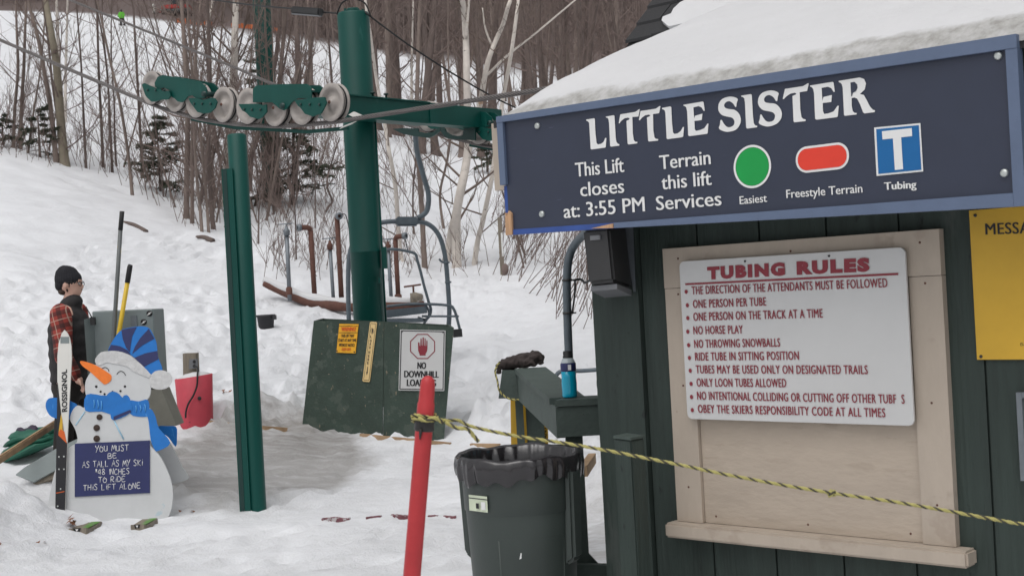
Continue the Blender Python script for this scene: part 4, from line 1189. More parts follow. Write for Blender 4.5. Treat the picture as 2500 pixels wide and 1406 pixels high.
def lift():
    # tower pole and its fittings
    base = P(903, 790, 14.6); x, y = base.x, 14.6
    t = thing('lift_tower', 'tall dark green steel lift tower with a crossarm, standing in the plywood box', 'lift tower', (x, y, gz(x, y)))
    top = P(862, 33, 14.6).z; R = .178
    bm = B(); lathe(bm, [(R, gz(x, y) - .1), (R, 2.1), (R + .002, 2.103), (R + .002, 2.112), (R, 2.115), (R, top - .02), (R - .012, top), (0, top + .002)], (x, y, 0), seg=48)
    mk('pole', bm, M['tower'], t, True)
    bm = B(); lathe(bm, [(0, top + .05), (.07, top + .05), (.075, top + .04), (.075, top)], (x, y, 0), seg=20)
    for a in (0, 1.3, 2.6, 3.9, 5.2): obox(bm, (x + .11 * math.cos(a), y + .11 * math.sin(a), top + .02), (.012, 0, 0), (0, 0, .02), (0, .012, 0))
    mk('top_cap', bm, M['tower'], t)
    bm = B(); px = x + R + .012
    obox(bm, (px + .02, y - .08, 2.03), (.028, 0, 0), (0, 0, .12), (0, .03, 0)); tube(bm, [(px, y - .1, 3.6), (px, y - .1, 1.3)], .011, 8); obox(bm, (px - .04, y - .16, 1.78), (.012, 0, 0), (0, 0, .03), (0, .02, 0))
    mk('junction_box', bm, M['tower'], t)
    # crossarm passing in front of the pole
    c1 = O1 + Vector((0, 0, .32)); 
    cz = P(1000, 287, 15.2).z
    a = Vector((x, y, cz)) - LM * 1.02 + LR * .27; b = a + LM * 1.78; e = a + LM * 3.0
    bm = B(); beam(bm, a, b, .16, .22); mk('crossarm', bm, M['tower'], t)
    bm = B(); beam(bm, a + Vector((0, 0, .118)), b + Vector((0, 0, .118)), .22, .014); beam(bm, a - Vector((0, 0, .118)), b - Vector((0, 0, .118)), .22, .014); mk('flange', bm, M['tower'], t)
    bm = B(); beam(bm, b + LM * .002, e, .19, .235); mk('crossarm_end', bm, M['tower'], t)
    for k in (1.0, 1.2):
        bm = B(); p = a + LM * k + Vector((0, 0, .126)); lathe(bm, [(.012, 0), (.012, .05), (.028, .05), (.028, .065), (0, .065)], p, seg=10); mk('bolt', bm, M['tower_dark'], t)
    # bracket carrying the near train
    bm = B(); beam(bm, a - LR * .1, O1 + Vector((0, 0, .30)) + LM * .12 + LR * .3, .12, .14); mk('train_bracket', bm, M['tower'], t)
    sheave_train('sheave_assembly', 'near train of eight pale sheave wheels on green plates, left of the tower', Vector((0, 0, 0)))
    far = sheave_train('sheave_assembly', 'far train of pale sheave wheels half hidden between the tower and the eave sign', O2 - O1 + LR * 1.25 + Vector((0, 0, -.24)))
    def zq(s_): return [(840 + float(p) / 6.25, 180 + float(q) / 6.25) for p, q in (w_.split(',') for w_ in s_.split())]
    for s_ in ('905,858 1060,845 1200,850 1290,850 1300,895 1400,920 1530,905 1590,850 1645,830 1620,900 1530,965 1450,995 1200,962 1060,932', '1640,895 1640,830 1700,850 1720,900 1800,950 1900,965 1980,955 1990,850 2165,850 2165,1032 1990,1022 1760,1005 1690,960'):
        bm = B(); prism(bm, [F2.pt(p, q) + F2.n * .19 for p, q in zq(s_)], -F2.n * .02); mk('rope_guard', bm, M['tower_dark'], far)
    bm = B(); beam(bm, e - LM * .3, O2 + Vector((0, 0, .25)), .1, .14); mk('train_bracket', bm, M['tower'], t)
    # haul rope: two strands
    und = [F1.pt(*zz3(x_, y_ + 10)) for x_, y_ in ((225, 500), (460, 575), (665, 632), (930, 675), (1170, 695), (1440, 708), (1705, 690), (1990, 665))]
    up = und[0]; far0 = F1.pt(0, 100)
    d = (far0 - up); slope = d.z / (d.xy.length)
    upd = Vector((-LR.x, -LR.y, slope)); ups = [up + upd * s + Vector((0, 0, .0009 * s * s)) for s in (60, 40, 26, 16, 10, 6, 3, 1)]
    dn = F1.pt(1350, 215) - und[-1]; dnn = [und[-1] + dn * k for k in (.2, .5, 1, 1.25)]
    path = ups + und + dnn
    near = [p for p in path]
    bm = B(); rope(bm, crom(near, 5, False), .021, .22, 34)
    o = mk('haul_rope', bm, [M['rope'], M['rope_core']], None, True, loc=und[3])
    tag(o, 'thick twisted steel rope running under the near sheave wheels', 'steel rope', 'haul rope strands')
    off = O2 - O1
    p0 = F2.pt(690, 213); p1 = F2.pt(170, 0); d2 = (p1 - p0); d2 = d2 / d2.xy.length
    und2 = [p + off + LR * 1.25 + Vector((0, 0, -.24)) for p in und]
    s0 = und2[0]; st = d2 * 1.0
    path2 = [p0 + d2 * k for k in (60, 40, 26, 16, 10, 6, 3, 1, 0)] + und2 + [p + off + LR * 1.25 + Vector((0, 0, -.24)) for p in dnn]
    bm = B(); rope(bm, crom(path2, 5, False), .019, .22, 30)
    o = mk('haul_rope', bm, [M['rope'], M['rope_core']], None, True, loc=und2[3])
    tag(o, 'steel rope strand behind the tower, rising away over the piste', 'steel rope', 'haul rope strands')
    # communication line, closure box and loop
    tp = P(890, 20, 14.5)
    pts = crom([P(250, -40, 22), P(560, 6, 17), P(716, 22, 15.2), P(785, 30, 14.9), P(836, 34, 14.7)], 5, False)
    bm = B(); tube(bm, pts, .011, 6)
    tube(bm, crom([P(822, 36, 14.6), P(835, 8, 14.55), P(860, -2, 14.5), P(890, 8, 14.5), P(905, 40, 14.5)], 6, False), .009, 6)
    tube(bm, crom([P(890, 30, 14.5), P(1000, 112, 14.6), P(1130, 195, 14.9), P(1240, 255, 15.2), P(1330, 290, 15.4)], 6, False), .010, 6)
    o = mk('signal_cable', bm, M['wire'], None, True, loc=tp); tag(o, 'thin black cable slung over the top of the green tower', 'cable')
    bt = thing('cable_box', 'long black box hanging on the thin cable left of the tower top', 'cable box', P(748, 30, 15))
    bm = B(); a, b = P(716, 26, 15.1), P(785, 31, 14.85); beam(bm, a, b, .10, .085); bmesh.ops.bevel(bm, geom=bm.edges[:], offset=.015, segments=2, affect='EDGES'); mk('casing', bm, M['plastic'], bt)
    bm = B(); dd = (b - a).normalized(); beam(bm, a - Vector((0, .02, .047)), b - dd * .02 - Vector((0, .02, .047)), .06, .012); mk('pale_edge', bm, M['plastic_grey'], bt)
    bm = B()
    for k in range(8): p = a.lerp(b, .1 + k * .1); obox(bm, p + Vector((0, -.02, -.056)), (.007, 0, 0), (0, 0, .006), (0, .02, 0))
    bm.free()
    return und


def rope(bm, pts, r, pitch, detail_len):
    """steel rope: dark core with six pale strands wound near the viewer, plain further off"""
    pts = [Vector(p) for p in pts]
    tube(bm, pts, [r * .93] * len(pts), 8, 0)
    near = [p for p in pts if p.length < 26]
    if len(near) < 2: return
    L = [0.0]
    for a, b in zip(near, near[1:]): L.append(L[-1] + (b - a).length)
    n = int(L[-1] / pitch * 9); ce = []; j = 0
    for i in range(n + 1):
        d = L[-1] * i / n
        while j < len(near) - 2 and L[j + 1] < d: j += 1
        ce.append(near[j].lerp(near[j + 1], (d - L[j]) / max(1e-9, L[j + 1] - L[j])))
    s = (ce[1] - ce[0]).orthogonal().normalized(); fr = []
    for i in range(n + 1):
        t = (ce[min(i + 1, n)] - ce[max(i - 1, 0)]).normalized(); s = (s - t * s.dot(t)).normalized(); fr.append((s.copy(), t.cross(s)))
    for f in bm.faces: f.material_index = 1
    for k in range(6):
        w = [ce[i] + (fr[i][0] * math.cos(2 * math.pi * (i / 9 + k / 6)) + fr[i][1] * math.sin(2 * math.pi * (i / 9 + k / 6))) * r * .78 for i in range(n + 1)]
        tube(bm, w, r * .36, 4, 0)
    # beyond the wound length the core itself shows
    for f in bm.faces:
        if f.material_index == 1 and f.calc_center_median().length > 25: f.material_index = 0


UND = lift()


def lift_chair():
    """double chair hanging from the far strand, seen from its side"""
    D = 16.6
    c = Frame(P(1020, 560, D), LM * .80 + LR * .6)
    t = thing('lift_chair', 'empty grey tubular lift chair hanging behind the tower', 'lift chair', P(1030, 780, D))
    def tb(name, px, r, k=5, m='chair', dd=0):
        bm = B(); tube(bm, crom([c.pt(x, y, dd) for x, y in px], k, False), r, 10); return mk(name, bm, M[m], t, True)
    tb('hanger', [(1014, 322), (1018, 370), (1034, 430), (1046, 475), (1042, 515), (1020, 533)], .034)
    bm = B(); beam(bm, c.pt(966, 541), c.pt(1020, 541), .16, .115); bmesh.ops.bevel(bm, geom=bm.edges[:], offset=.02, segments=2, affect='EDGES'); mk('clamp', bm, M['chair'], t)
    tb('bail', [(852, 800), (850, 680), (856, 610), (885, 560), (935, 543), (990, 541), (1040, 545), (1070, 572), (1086, 622), (1093, 690), (1097, 760), (1095, 800)], .030)
    tb('backrest_frame', [(905, 720), (925, 617), (1005, 616), (1020, 640), (1036, 700), (1046, 735), (1052, 760), (1040, 780), (1020, 775)], .018, dd=.05)
    tb('armrest', [(944, 748), (1010, 742), (1090, 745), (1108, 755), (1119, 790), (1124, 812)], .018, dd=.12)
    tb('arm_bar', [(1030, 772), (1120, 772)], .014, dd=.12)
    tb('seat_strut', [(1036, 740), (1048, 765), (1034, 792)], .016, dd=.1)
    bm = B(); hexa(bm, [c.pt(942, 757, .15), c.pt(1040, 747, .15), c.pt(1044, 764, .15), c.pt(944, 776, .15), c.pt(942, 757, .1), c.pt(1040, 747, .1), c.pt(1044, 764, .1), c.pt(944, 776, .1)]); mk('seat_slat', bm, M['chair'], t)
    bm = B(); hexa(bm, [c.pt(940, 778, .3), c.pt(1030, 776, .3), c.pt(1036, 786, .3), c.pt(940, 788, .3), c.pt(940, 778, -.15), c.pt(1030, 776, -.15), c.pt(1036, 786, -.15), c.pt(940, 788, -.15)]); mk('seat', bm, M['chair'], t)
    tb('safety_bar_stop', [(1072, 632), (1080, 640), (1094, 640)], .014)
    for y in (641, 689):
        bm = B(); lathe(bm, [(.030, -.012), (.042, -.012), (.042, .012), (.030, .012)], c.pt(1090 if y == 641 else 1094, y), (0, 0, 1), 14); mk('collar', bm, M['chair'], t)
    bm = B(); beam(bm, c.pt(1106, 814, .12), c.pt(1127, 812, .12), .10, .10); mk('footrest_pad', bm, M['rubber'], t)


lift_chair()


def plywood_box():
    h0, h1, h2 = hit(737, 1040, 9), hit(934, 1060, 9), hit(1084, 1068, 9)
    D0 = h0.y; D1 = min(h1.y, D0 - .15); D2 = D1 - .12
    a0, m0, b0 = P(737, 1046, D0), P(934, 1068, D1), P(1083, 1078, D2)
    a = P(766, 783, D0); m = Frame(a0, m0 - a0, a - a0).pt(937, 786); b = Frame(m0, b0 - m0, m - m0).pt(1108, 800)
    t = thing('tower_box', 'scuffed dark green plywood box round the foot of the lift tower', 'plywood box', (m0.x, m0.y, gz(m0.x, m0.y)))
    bk = Vector((-.10, 1.25, 0)); bk2 = bk
    bm = B(); hexa(bm, [a0, m0, m, a] + [p + Vector((0, .025, 0)) for p in (a0, m0, m, a)]); mk('front_panel', bm, M['ply'], t)
    bm = B(); e = (b - m).normalized() * .006; hexa(bm, [m0 + e, b0, b, m + e] + [p + Vector((0, .025, 0)) for p in (m0 + e, b0, b, m + e)]); mk('front_panel', bm, M['ply'], t)
    bm = B(); hexa(bm, [b0 + Vector((0, .026, 0)), b0 + bk, b + bk, b + Vector((0, .026, 0))] + [p - Vector((.025, 0, 0)) for p in (b0 + Vector((0, .026, 0)), b0 + bk, b + bk, b + Vector((0, .026, 0)))])
    hexa(bm, [a0 + Vector((0, .026, 0)), a0 + bk, a + bk, a + Vector((0, .026, 0))] + [p + Vector((.025, 0, 0)) for p in (a0 + Vector((0, .026, 0)), a0 + bk, a + bk, a + Vector((0, .026, 0)))])
    hexa(bm, [a0 + bk, b0 + bk, b + bk, a + bk] + [p + Vector((0, -.02, 0)) for p in (a0 + bk, b0 + bk, b + bk, a + bk)])
    mk('side_panel', bm, M['ply'], t)
    # signs on it
    f = Frame(a0, (m0 - a0), (a - a0)); g = Frame(m0, (b0 - m0), (m - m0))

    def zb(x, y): return 800 + x / 7.03, 770 + y / 7.03
    s = thing('warning_sign', 'orange-yellow WARNING notice about the lift starting, on the plywood box', 'sign', f.pt(848, 860, .01))
    bm = B(); flat(bm, f, [zb(200, 143), zb(528, 150), zb(475, 650), zb(148, 635)], .012, .008); mk('panel', bm, M['amber'], s)
    bm = B(); O = .0145
    for q in (((198, 178), (524, 180), (522, 188), (360, 172), (198, 186)), ((184, 290), (515, 290), (513, 298), (350, 302), (184, 296))):
        bm.faces.new([bm.verts.new(f.pt(*zb(*p), O)) for p in q])
    for tx, A, Bq, h in (('THIS LIFT MAY', (228, 374), (455, 374), 52), ('START AT ANY TIME', (178, 450), (490, 450), 50), ('WITHOUT NOTICE', (188, 530), (460, 534), 50)):
        fat(bm, f, tx, zb(*A), zb(*Bq), zb(A[0] + 4, A[1] - h), O, 0, .03)
    i0 = len(bm.faces)
    fat(bm, f, 'WARNING!', zb(230, 268), zb(480, 268), zb(236, 198), O, 1, .05)
    fat(bm, f, 'KEEP OFF!', zb(238, 604), zb(395, 606), zb(243, 556), O, 1, .04)
    mk('lettering', bm, [M['black'], M['orange_ink']], s, fix=False)
    for p in ((162, 608), (456, 624)):
        bm = B(); lathe(bm, [(0, .006), (.006, .005), (.008, 0)], f.pt(*zb(*p), .012), -Vector((0, 1, 0)), 8); mk('screw', bm, M['plastic'], s)

    s = thing('load_sign', 'tall narrow cream LOAD HERE strip with a down arrow on the plywood box', 'sign', f.pt(903, 925, .01))
    bm = B(); flat(bm, f, [zb(*p) for p in ((725, 120), (745, 108), (825, 112), (845, 130), (722, 1125), (705, 1140), (610, 1132), (596, 1115))], .012, .008); mk('panel', bm, M['cream'], s)
    bm = B()
    for c_, (x, y) in zip('LOAD HERE', ((744, 385), (738, 455), (730, 510), (722, 570), (0, 0), (712, 650), (704, 715), (698, 775), (690, 835))):
        if c_ == ' ': continue
        fat(bm, f, c_, zb(x - 15, y), zb(x + 14, y), zb(x - 12, y - 42), O, 0, .05)
    bm.faces.new([bm.verts.new(f.pt(*zb(*p), O)) for p in ((680, 880), (692, 880), (684, 965), (692, 965), (668, 1025), (662, 965), (671, 965))])
    bm.faces.new([bm.verts.new(f.pt(*zb(765 + 11 * math.cos(k) + 2 * math.sin(k), 265 - 40 * math.sin(k)), O)) for k in np.linspace(0, 2 * math.pi, 12, endpoint=False)])
    n = 22; A = [bm.verts.new(f.pt(*zb(762 + 30 * math.cos(2 * math.pi * k / n), 266 + 48 * math.sin(2 * math.pi * k / n)), O)) for k in range(n)]; Bv = [bm.verts.new(f.pt(*zb(762 + 25 * math.cos(2 * math.pi * k / n), 266 + 43 * math.sin(2 * math.pi * k / n)), O)) for k in range(n)]
    for k in range(n): bm.faces.new((A[k], A[(k + 1) % n], Bv[(k + 1) % n], Bv[k]))
    edge = [(738, 132), (828, 138), (710, 1115), (614, 1110)]; ins = [(742, 139), (822, 145), (705, 1107), (620, 1102)]
    for k in range(4):
        l = (k + 1) % 4; bm.faces.new([bm.verts.new(f.pt(*zb(*p), O)) for p in (edge[k], edge[l], ins[l], ins[k])])
    mk('lettering', bm, M['black'], s, fix=False)

    s = thing('downhill_sign', 'white NO DOWNHILL LOADING sign with a red hand on the plywood box', 'sign', g.pt(1030, 955, .01))
    bm = B(); flat(bm, g, [zb(1243, 240), zb(2022, 258), zb(2000, 1295), zb(1215, 1285)], .012, .008); mk('panel', bm, M['board'], s)
    bm = B()
    ou = [(1258, 254), (2006, 272), (1986, 1278), (1231, 1268)]; inn = [(1272, 268), (1992, 286), (1972, 1264), (1246, 1254)]
    for k in range(4):
        l = (k + 1) % 4; bm.faces.new([bm.verts.new(g.pt(*zb(*p), O)) for p in (ou[k], ou[l], inn[l], inn[k])])
    for tx, A, Bq, h in (('NO', (1537, 912), (1690, 914), 110), ('DOWNHILL', (1310, 1058), (1908, 1066), 110), ('LOADING', (1355, 1208), (1862, 1214), 112)):
        fat(bm, g, tx, zb(*A), zb(*Bq), zb(A[0] + 2, A[1] - h), O, 0, .055)
    cx, cy = 1628, 530; oc = [(cx + 232 * math.cos(math.pi / 8 + k * math.pi / 4), cy + 232 * math.sin(math.pi / 8 + k * math.pi / 4)) for k in range(8)]
    oi = [(cx + 215 * math.cos(math.pi / 8 + k * math.pi / 4), cy + 215 * math.sin(math.pi / 8 + k * math.pi / 4)) for k in range(8)]
    for k in range(8):
        l = (k + 1) % 8; bm.faces.new([bm.verts.new(g.pt(*zb(*p), O)) for p in (oc[k], oc[l], oi[l], oi[k])]).material_index = 1
    hand = [(1578, 686), (1575, 660), (1552, 600), (1550, 470), (1562, 455), (1575, 470), (1578, 520), (1590, 520), (1592, 405), (1600, 390), (1612, 400), (1616, 515), (1626, 515), (1628, 380), (1640, 370), (1650, 382), (1652, 515),
            (1662, 515), (1664, 400), (1672, 388), (1680, 400), (1682, 520), (1692, 520), (1694, 435), (1703, 422), (1712, 435), (1712, 570), (1705, 615), (1680, 655), (1680, 686)]
    bm.faces.new([bm.verts.new(g.pt(*zb(*p), O)) for p in hand]).material_index = 1
    mk('lettering', bm, [M['black'], M['maroon']], s, fix=False)
    for p in ((1278, 274), (1978, 288)):
        bm = B(); lathe(bm, [(0, .006), (.006, .005), (.008, 0)], g.pt(*zb(*p), .012), -Vector((0, 1, 0)), 8); mk('screw', bm, M['plastic'], s)


plywood_box()


def green_post():
    D = hit(629, 1243).y
    b = P(629, 1245, D); tp = P(580, 328, D); z0 = gz(b.x, b.y) - .15
    t = thing('gate_post', 'dark green steel post with a channel bolted beside it, standing in snow', 'post', (b.x, b.y, z0))
    R = .072; x, y = b.x - .005, b.y
    bm = B(); lathe(bm, [(R, z0), (R, tp.z - .012), (R - .012, tp.z), (0, tp.z + .003)], (x, y, 0), seg=36); mk('pipe', bm, M['tower'], t, True)
    z1 = P(572, 414, D).z; bm = B(); xx = x - .062; w = .05; yy = y - .085
    fbx = Frame((xx, yy, 0), (1, 0, 0))
    fbox(bm, fbx, -.05, .032, z0, z1, -.008, 0); fbox(bm, fbx, -.05, -.042, z0, z1, -.075, -.0085); fbox(bm, fbx, .024, .032, z0, z1, -.02, -.0085)
    mk('channel', bm, M['tower'], t)
    bm = B(); fbox(bm, fbx, -.0415, -.012, z0, z1 - .003, -.0005, .004); mk('edge_strip', bm, M['tower_dark'], t)


green_post()

# ---------------------------------------------------------------- snowmaking hydrants, tubs, boxes


def pipes():
    D = 18.4
    pts = [P(x, y, d) for x, y, d in ((645, 692, 18.8), (690, 712, 18.7), (760, 738, 18.4), (850, 748, 18.2), (940, 746, 18.2), (1000, 748, 18.3), (1030, 742, 18.4))]
    t = thing('rusty_pipeline', 'thick rusty pipe lying along the bank behind the tower', 'pipe', pts[2])
    bm = B(); q0 = crom(pts, 6, False); tube(bm, q0, [.045 + .03 * min(1, i / 14) for i in range(len(q0))], 14); mk('pipe', bm, M['rust'], t, True)
    bm = B(); q = crom([p + Vector((0, .02, .055)) for p in pts], 6, False)
    tube(bm, q, [.01 + .055 * float(vnoise(np.array([p.x * 4]), np.array([2.5]))[0]) + .03 for p in q], 10); mk('snow_cap', bm, M['roofsnow'], t, True)
    rows = [(700, 575, 706, 705, 'metal', .030, 'grey hydrant pipe with a tap, leftmost in the row'), (758, 562, 768, 722, 'rust', .036, 'rusty hydrant pipe with an elbow, second in the row'),
            (806, 610, 815, 738, 'metal', .026, 'short grey hydrant pipe with a red collar'), (823, 536, 834, 735, 'rust', .036, 'tallest rusty hydrant pipe, just left of the tower'),
            (948, 612, 956, 738, 'metal', .026, 'grey hydrant pipe just right of the tower'), (965, 585, 972, 722, 'rust', .034, 'rusty hydrant pipe with an elbow just right of the tower')]
    for x0, y0, x1, y1, m, r, lab in rows:
        a, b = P(x0, y0, D), P(x1, y1 + 4, D); b.y = D + (.02 if m == 'rust' else 0)
        t = thing('hydrant_pipe', lab, 'hydrant', b, 'snowmaking hydrants on the bank')
        bm = B(); tube(bm, [a, b - Vector((0, 0, .15))], r, 12); mk('riser', bm, M[m], t, True)
        bm = B(); lathe(bm, [(r * 1.5, -.06), (r * 1.5, .03), (r, .05)], b, seg=12); mk('collar', bm, M['rust'], t, True)
        if m == 'rust' :
            bm = B(); sx = -1 if x0 < 800 else (1 if x0 > 900 else .25); tube(bm, crom([a, a + Vector((sx * .03, -.02, .035)), a + Vector((sx * .11, -.06, .04))], 4, False), r * 1.05, 12); mk('elbow', bm, M['rust'], t, True)
            bm = B(); e = a + Vector((sx * .12, -.07, .04)); lathe(bm, [(r * .7, .0), (r * 1.4, .0), (r * 1.4, .05), (r * .7, .05)], e, (sx, -.5, 0), 14); mk('coupling', bm, M['metal'], t)
            if x0 > 800:
                bm = B(); tube(bm, crom([a + Vector((.06, -.05, .06)), a + Vector((.13, -.05, .05)), a + Vector((.17, -.05, -.17))], 4, False), .008, 6); mk('lever', bm, M['wire'], t, True)
        else:
            bm = B(); lathe(bm, [(0, .0), (r * 1.5, 0), (r * 1.6, .07), (r, .09), (r * .6, .13), (0, .13)], a, seg=12); mk('valve_body', bm, M['metal' if x0 < 750 else 'rust'], t, True)
            bm = B(); tube(bm, [a + Vector((-.11, 0, .16)), a + Vector((.09, 0, .165))], .009, 6); tube(bm, [a + Vector((0, 0, .12)), a + Vector((0, 0, .17))], .01, 6); mk('valve_handle', bm, M['metal'], t, True)
    c = P(1010, 722, 18.2)
    t = thing('hydrant_valve', 'squat brass valve with a cross handle on the rusty pipe end', 'valve', c)
    bm = B(); tube(bm, [c - Vector((0, 0, .12)), c + Vector((0, 0, .04))], .05, 12); tube(bm, [c, c + Vector((.1, -.08, -.03))], .055, 12); mk('valve_body', bm, M['oldwood'], t, True)
    bm = B(); tube(bm, [c + Vector((0, 0, .04)), c + Vector((0, 0, .14))], .014, 8); tube(bm, [c + Vector((-.13, 0, .13)), c + Vector((.11, 0, .15))], .013, 8); mk('valve_handle', bm, M['rust'], t, True)
    # numbered wooden stake among the birches
    D2 = 22.2; b = P(1226, 655, D2); a = P(1224, 530, D2)
    t = thing('marker_stake', 'wooden stake with a strip of small lettering beside the birches', 'stake', b)
    f = Frame(b, (1, 0, 0)); bm = B(); fbox(bm, f, -.035, .04, -.2, a.z - b.z, -.05, 0); mk('stake', bm, M['oldwood'], t)
    bm = B(); fbox(bm, f, .008, .036, .20, .60, .001, .005); mk('label_strip', bm, M['white'], t)
    bm = B(); ty = crom
    for k in range(9): fbox(bm, f, .014, .030, .22 + k * .04, .242 + k * .04, .006, .007)
    bm.free()
    bm = B(); ball(bm, f.at(.05, -.02, .02), (.06, .05, .10), 10); mk('base_clod', bm, M['twig'], t, True)


pipes()


def yard_props():
    # black tub
    D = hit(650, 802).y; c = P(650, 800, D); zt = P(650, 768, D).z; z0 = gz(c.x, D) - .05
    t = thing('black_tub', 'black plastic tub sunk in the snow behind the green post', 'tub', (c.x, D, z0))
    R = .0066 * D
    bm = B(); lathe(bm, [(0, z0), (R * .8, z0), (R, zt - .03), (R * 1.12, zt - .03), (R * 1.12, zt), (R * .97, zt), (R * .94, zt - .03), (0, zt - .05)], (c.x, D, 0), seg=28); mk('body', bm, M['tubblk'], t, True)
    bm = B(); obox(bm, (c.x + R * 1.1, D - .05, zt - .04), (.02, 0, 0), (0, 0, .03), (0, .04, 0)); mk('handle', bm, M['tubblk'], t)
    # red pad with an outlet post
    D = hit(466, 1018).y - .25; f = Frame(P(466, 960, D), (1, .06, 0))
    t = thing('red_bucket', 'faded red tapered bucket filled with snow, cable down its front', 'bucket', f.pt(468, 1016))
    cx = f.pt(467, 1016).x; k = D / FPX; zb0 = f.pt(468, 1022).z; zt0 = f.pt(465, 922).z; cy = D + 45 * k; rb, rt = 42 * k, 46 * k
    bm = B(); lathe(bm, [(0, zb0 - .45), (rb * .94, zb0 - .45), (rb, zb0), (rt, zt0), (rt * .96, zt0 + .004), (rt * .94, zt0 - .02), (0, zt0 - .02)], (cx, cy, 0), seg=40)
    for v in bm.verts: v.co.z += (v.co.x - cx) * .10
    mk('body', bm, M['redbox'], t, True)
    bm = B(); lathe(bm, [(rt * .93, zt0 - .03), (rt * .90, zt0 + .008), (rt * .6, zt0 + .030), (0, zt0 + .036)], (cx, cy, 0), seg=30)
    for v in bm.verts: v.co.z += (v.co.x - cx) * .10 + .02 * (float(vnoise(np.array([v.co.x * 12]), np.array([v.co.y * 12]))[0]) - .5)
    mk('snow_cap', bm, M['roofsnow'], t, True)
    bm = B(); lathe(bm, [(0, .003), (.018, .002), (.02, 0)], f.pt(487, 972, .002), -Vector((0, 1, 0)), 12); mk('plug_hole', bm, M['black'], t)
    t2 = thing('outlet_post', 'short wooden post with a grey power outlet behind the red bucket', 'post', f.pt(463, 920, -.2))
    bm = B(); q = [f.pt(448, 960, -.32), f.pt(482, 958, -.32), f.pt(478, 862, -.32), f.pt(446, 863, -.32)]; hexa(bm, q + [p + Vector((0, .12, 0)) for p in q]); mk('post', bm, M['oldwood'], t2)
    bm = B(); q = [f.pt(461, 901, -.26), f.pt(480, 899, -.26), f.pt(480, 876, -.26), f.pt(462, 877, -.26)]; hexa(bm, q + [p + Vector((0, .055, 0)) for p in q]); mk('outlet_box', bm, M['plastic_grey'], t2)
    bm = B()
    for y in (882, 893): lathe(bm, [(0, .012), (.013, .010), (.015, 0)], f.pt(474, y, -.258), -Vector((0, 1, 0)), 10)
    mk('plug', bm, M['wire'], t2)
    bm = B(); tube(bm, crom([f.pt(474, 893, -.24), f.pt(483, 898, -.16), f.pt(482, 914, .02), f.pt(481, 940, .03), f.pt(472, 965, .03), f.pt(460, 985, .03), f.pt(454, 1004, .03), f.pt(453, 1020, .03)], 6, False), .009, 6)
    o = mk('power_cable', bm, M['wire'], None, True, loc=f.pt(474, 893, -.07)); tag(o, 'black cable hanging from the outlet down over the red bucket', 'cable')
    # attendant's control cabinet on a sloping base
    D = 10.35; f = Frame(P(300, 830, D), (1, .10, 0))
    t = thing('control_cabinet', 'grey steel control cabinet with an open side door behind the snowman', 'cabinet', f.pt(310, 1120, -.2))
    q = [f.pt(236, 945), f.pt(384, 940), f.pt(374, 754), f.pt(224, 760)]; bm = B(); hexa(bm, q + [p + Vector((0, .32, 0)) for p in q]); bmesh.ops.bevel(bm, geom=bm.edges[:], offset=.008, segments=1, affect='EDGES'); mk('body', bm, M['cab'], t)
    bm = B(); q = [f.pt(216, 938, .11), f.pt(231, 942, .02), f.pt(225, 773, .02), f.pt(205, 780, .11)]; hexa(bm, q + [p + Vector((.012, .03, 0)) for p in q]); mk('door', bm, M['cab'], t)
    bm = B(); tube(bm, [f.pt(227, 788, .03), f.pt(229, 775, .03)], .012, 8); mk('hinge', bm, M['metal'], t)
    bm = B(); q = [f.pt(331, 942, .012), f.pt(345, 941, .012), f.pt(333, 770, .012), f.pt(318, 771, .012)]; hexa(bm, q + [p + Vector((0, .01, 0)) for p in q]); mk('label_strip', bm, M['metal'], t)
    for x, y in ((351, 786), (365, 765)):
        bm = B(); lathe(bm, [(0, .004), (.024, .003), (.024, 0)], f.pt(x, y, .001), -Vector((0, 1, 0)), 16, mis=[0, 0]);
        for k in (-.007, .004): obox(bm, f.pt(x, y, .007) + Vector((k, 0, k)), (.012, 0, .004), (-.001, 0, .003), (0, .001, 0), 1)
        mk('badge', bm, [M['black'], M['white']], t)
    bm = B()
    q = [f.pt(330, 1044, .06), f.pt(430, 1039, .08), f.pt(394, 950, .02), f.pt(320, 955, .02)]; hexa(bm, q + [p + Vector((0, .25, 0)) for p in q])
    q = [f.pt(166, 1215, .10), f.pt(330, 1215, .12), f.pt(310, 950, .02), f.pt(222, 955, .02)]; hexa(bm, q + [p + Vector((0, .25, 0)) for p in q])
    mk('sloping_base', bm, M['pedestal'], t)
    bm = B(); q = [f.pt(240, 1222, -.12), f.pt(372, 1216, -.12), f.pt(368, 950, -.12), f.pt(236, 956, -.12)]; hexa(bm, q + [p + Vector((0, .2, 0)) for p in q]); mk('pedestal', bm, M['pedestal'], t)
    r = thing('hand_radio', 'black hand radio with a thin aerial clipped on the cabinet door', 'radio', f.pt(226, 780, .03))
    bm = B(); tube(bm, [f.pt(210, 748, .06), f.pt(224, 775, .06)], [.003, .005], 6); mk('aerial', bm, M['wire'], r)
    bm = B(); obox(bm, f.pt(227, 784, .075), (.018, 0, 0), (0, 0, .03), (0, .014, 0)); mk('body', bm, M['wire'], r)
    # two long handled tools leaning on it
    t = thing('long_shovel', 'longest shovel handle, grey worn to yellow, leaning on the cabinet', 'shovel', f.pt(276, 900, .06))
    bm = B(); tube(bm, [f.pt(298, 516, .1), f.pt(294, 562, .1)], .018, 10); mk('grip', bm, M['wire'], t, True)
    bm = B(); tube(bm, [f.pt(294, 562, .1), f.pt(284, 720, .1), f.pt(272, 900, .08), f.pt(262, 1160, .14)], .0165, 10); mk('handle', bm, M['shovel_g'], t, True)
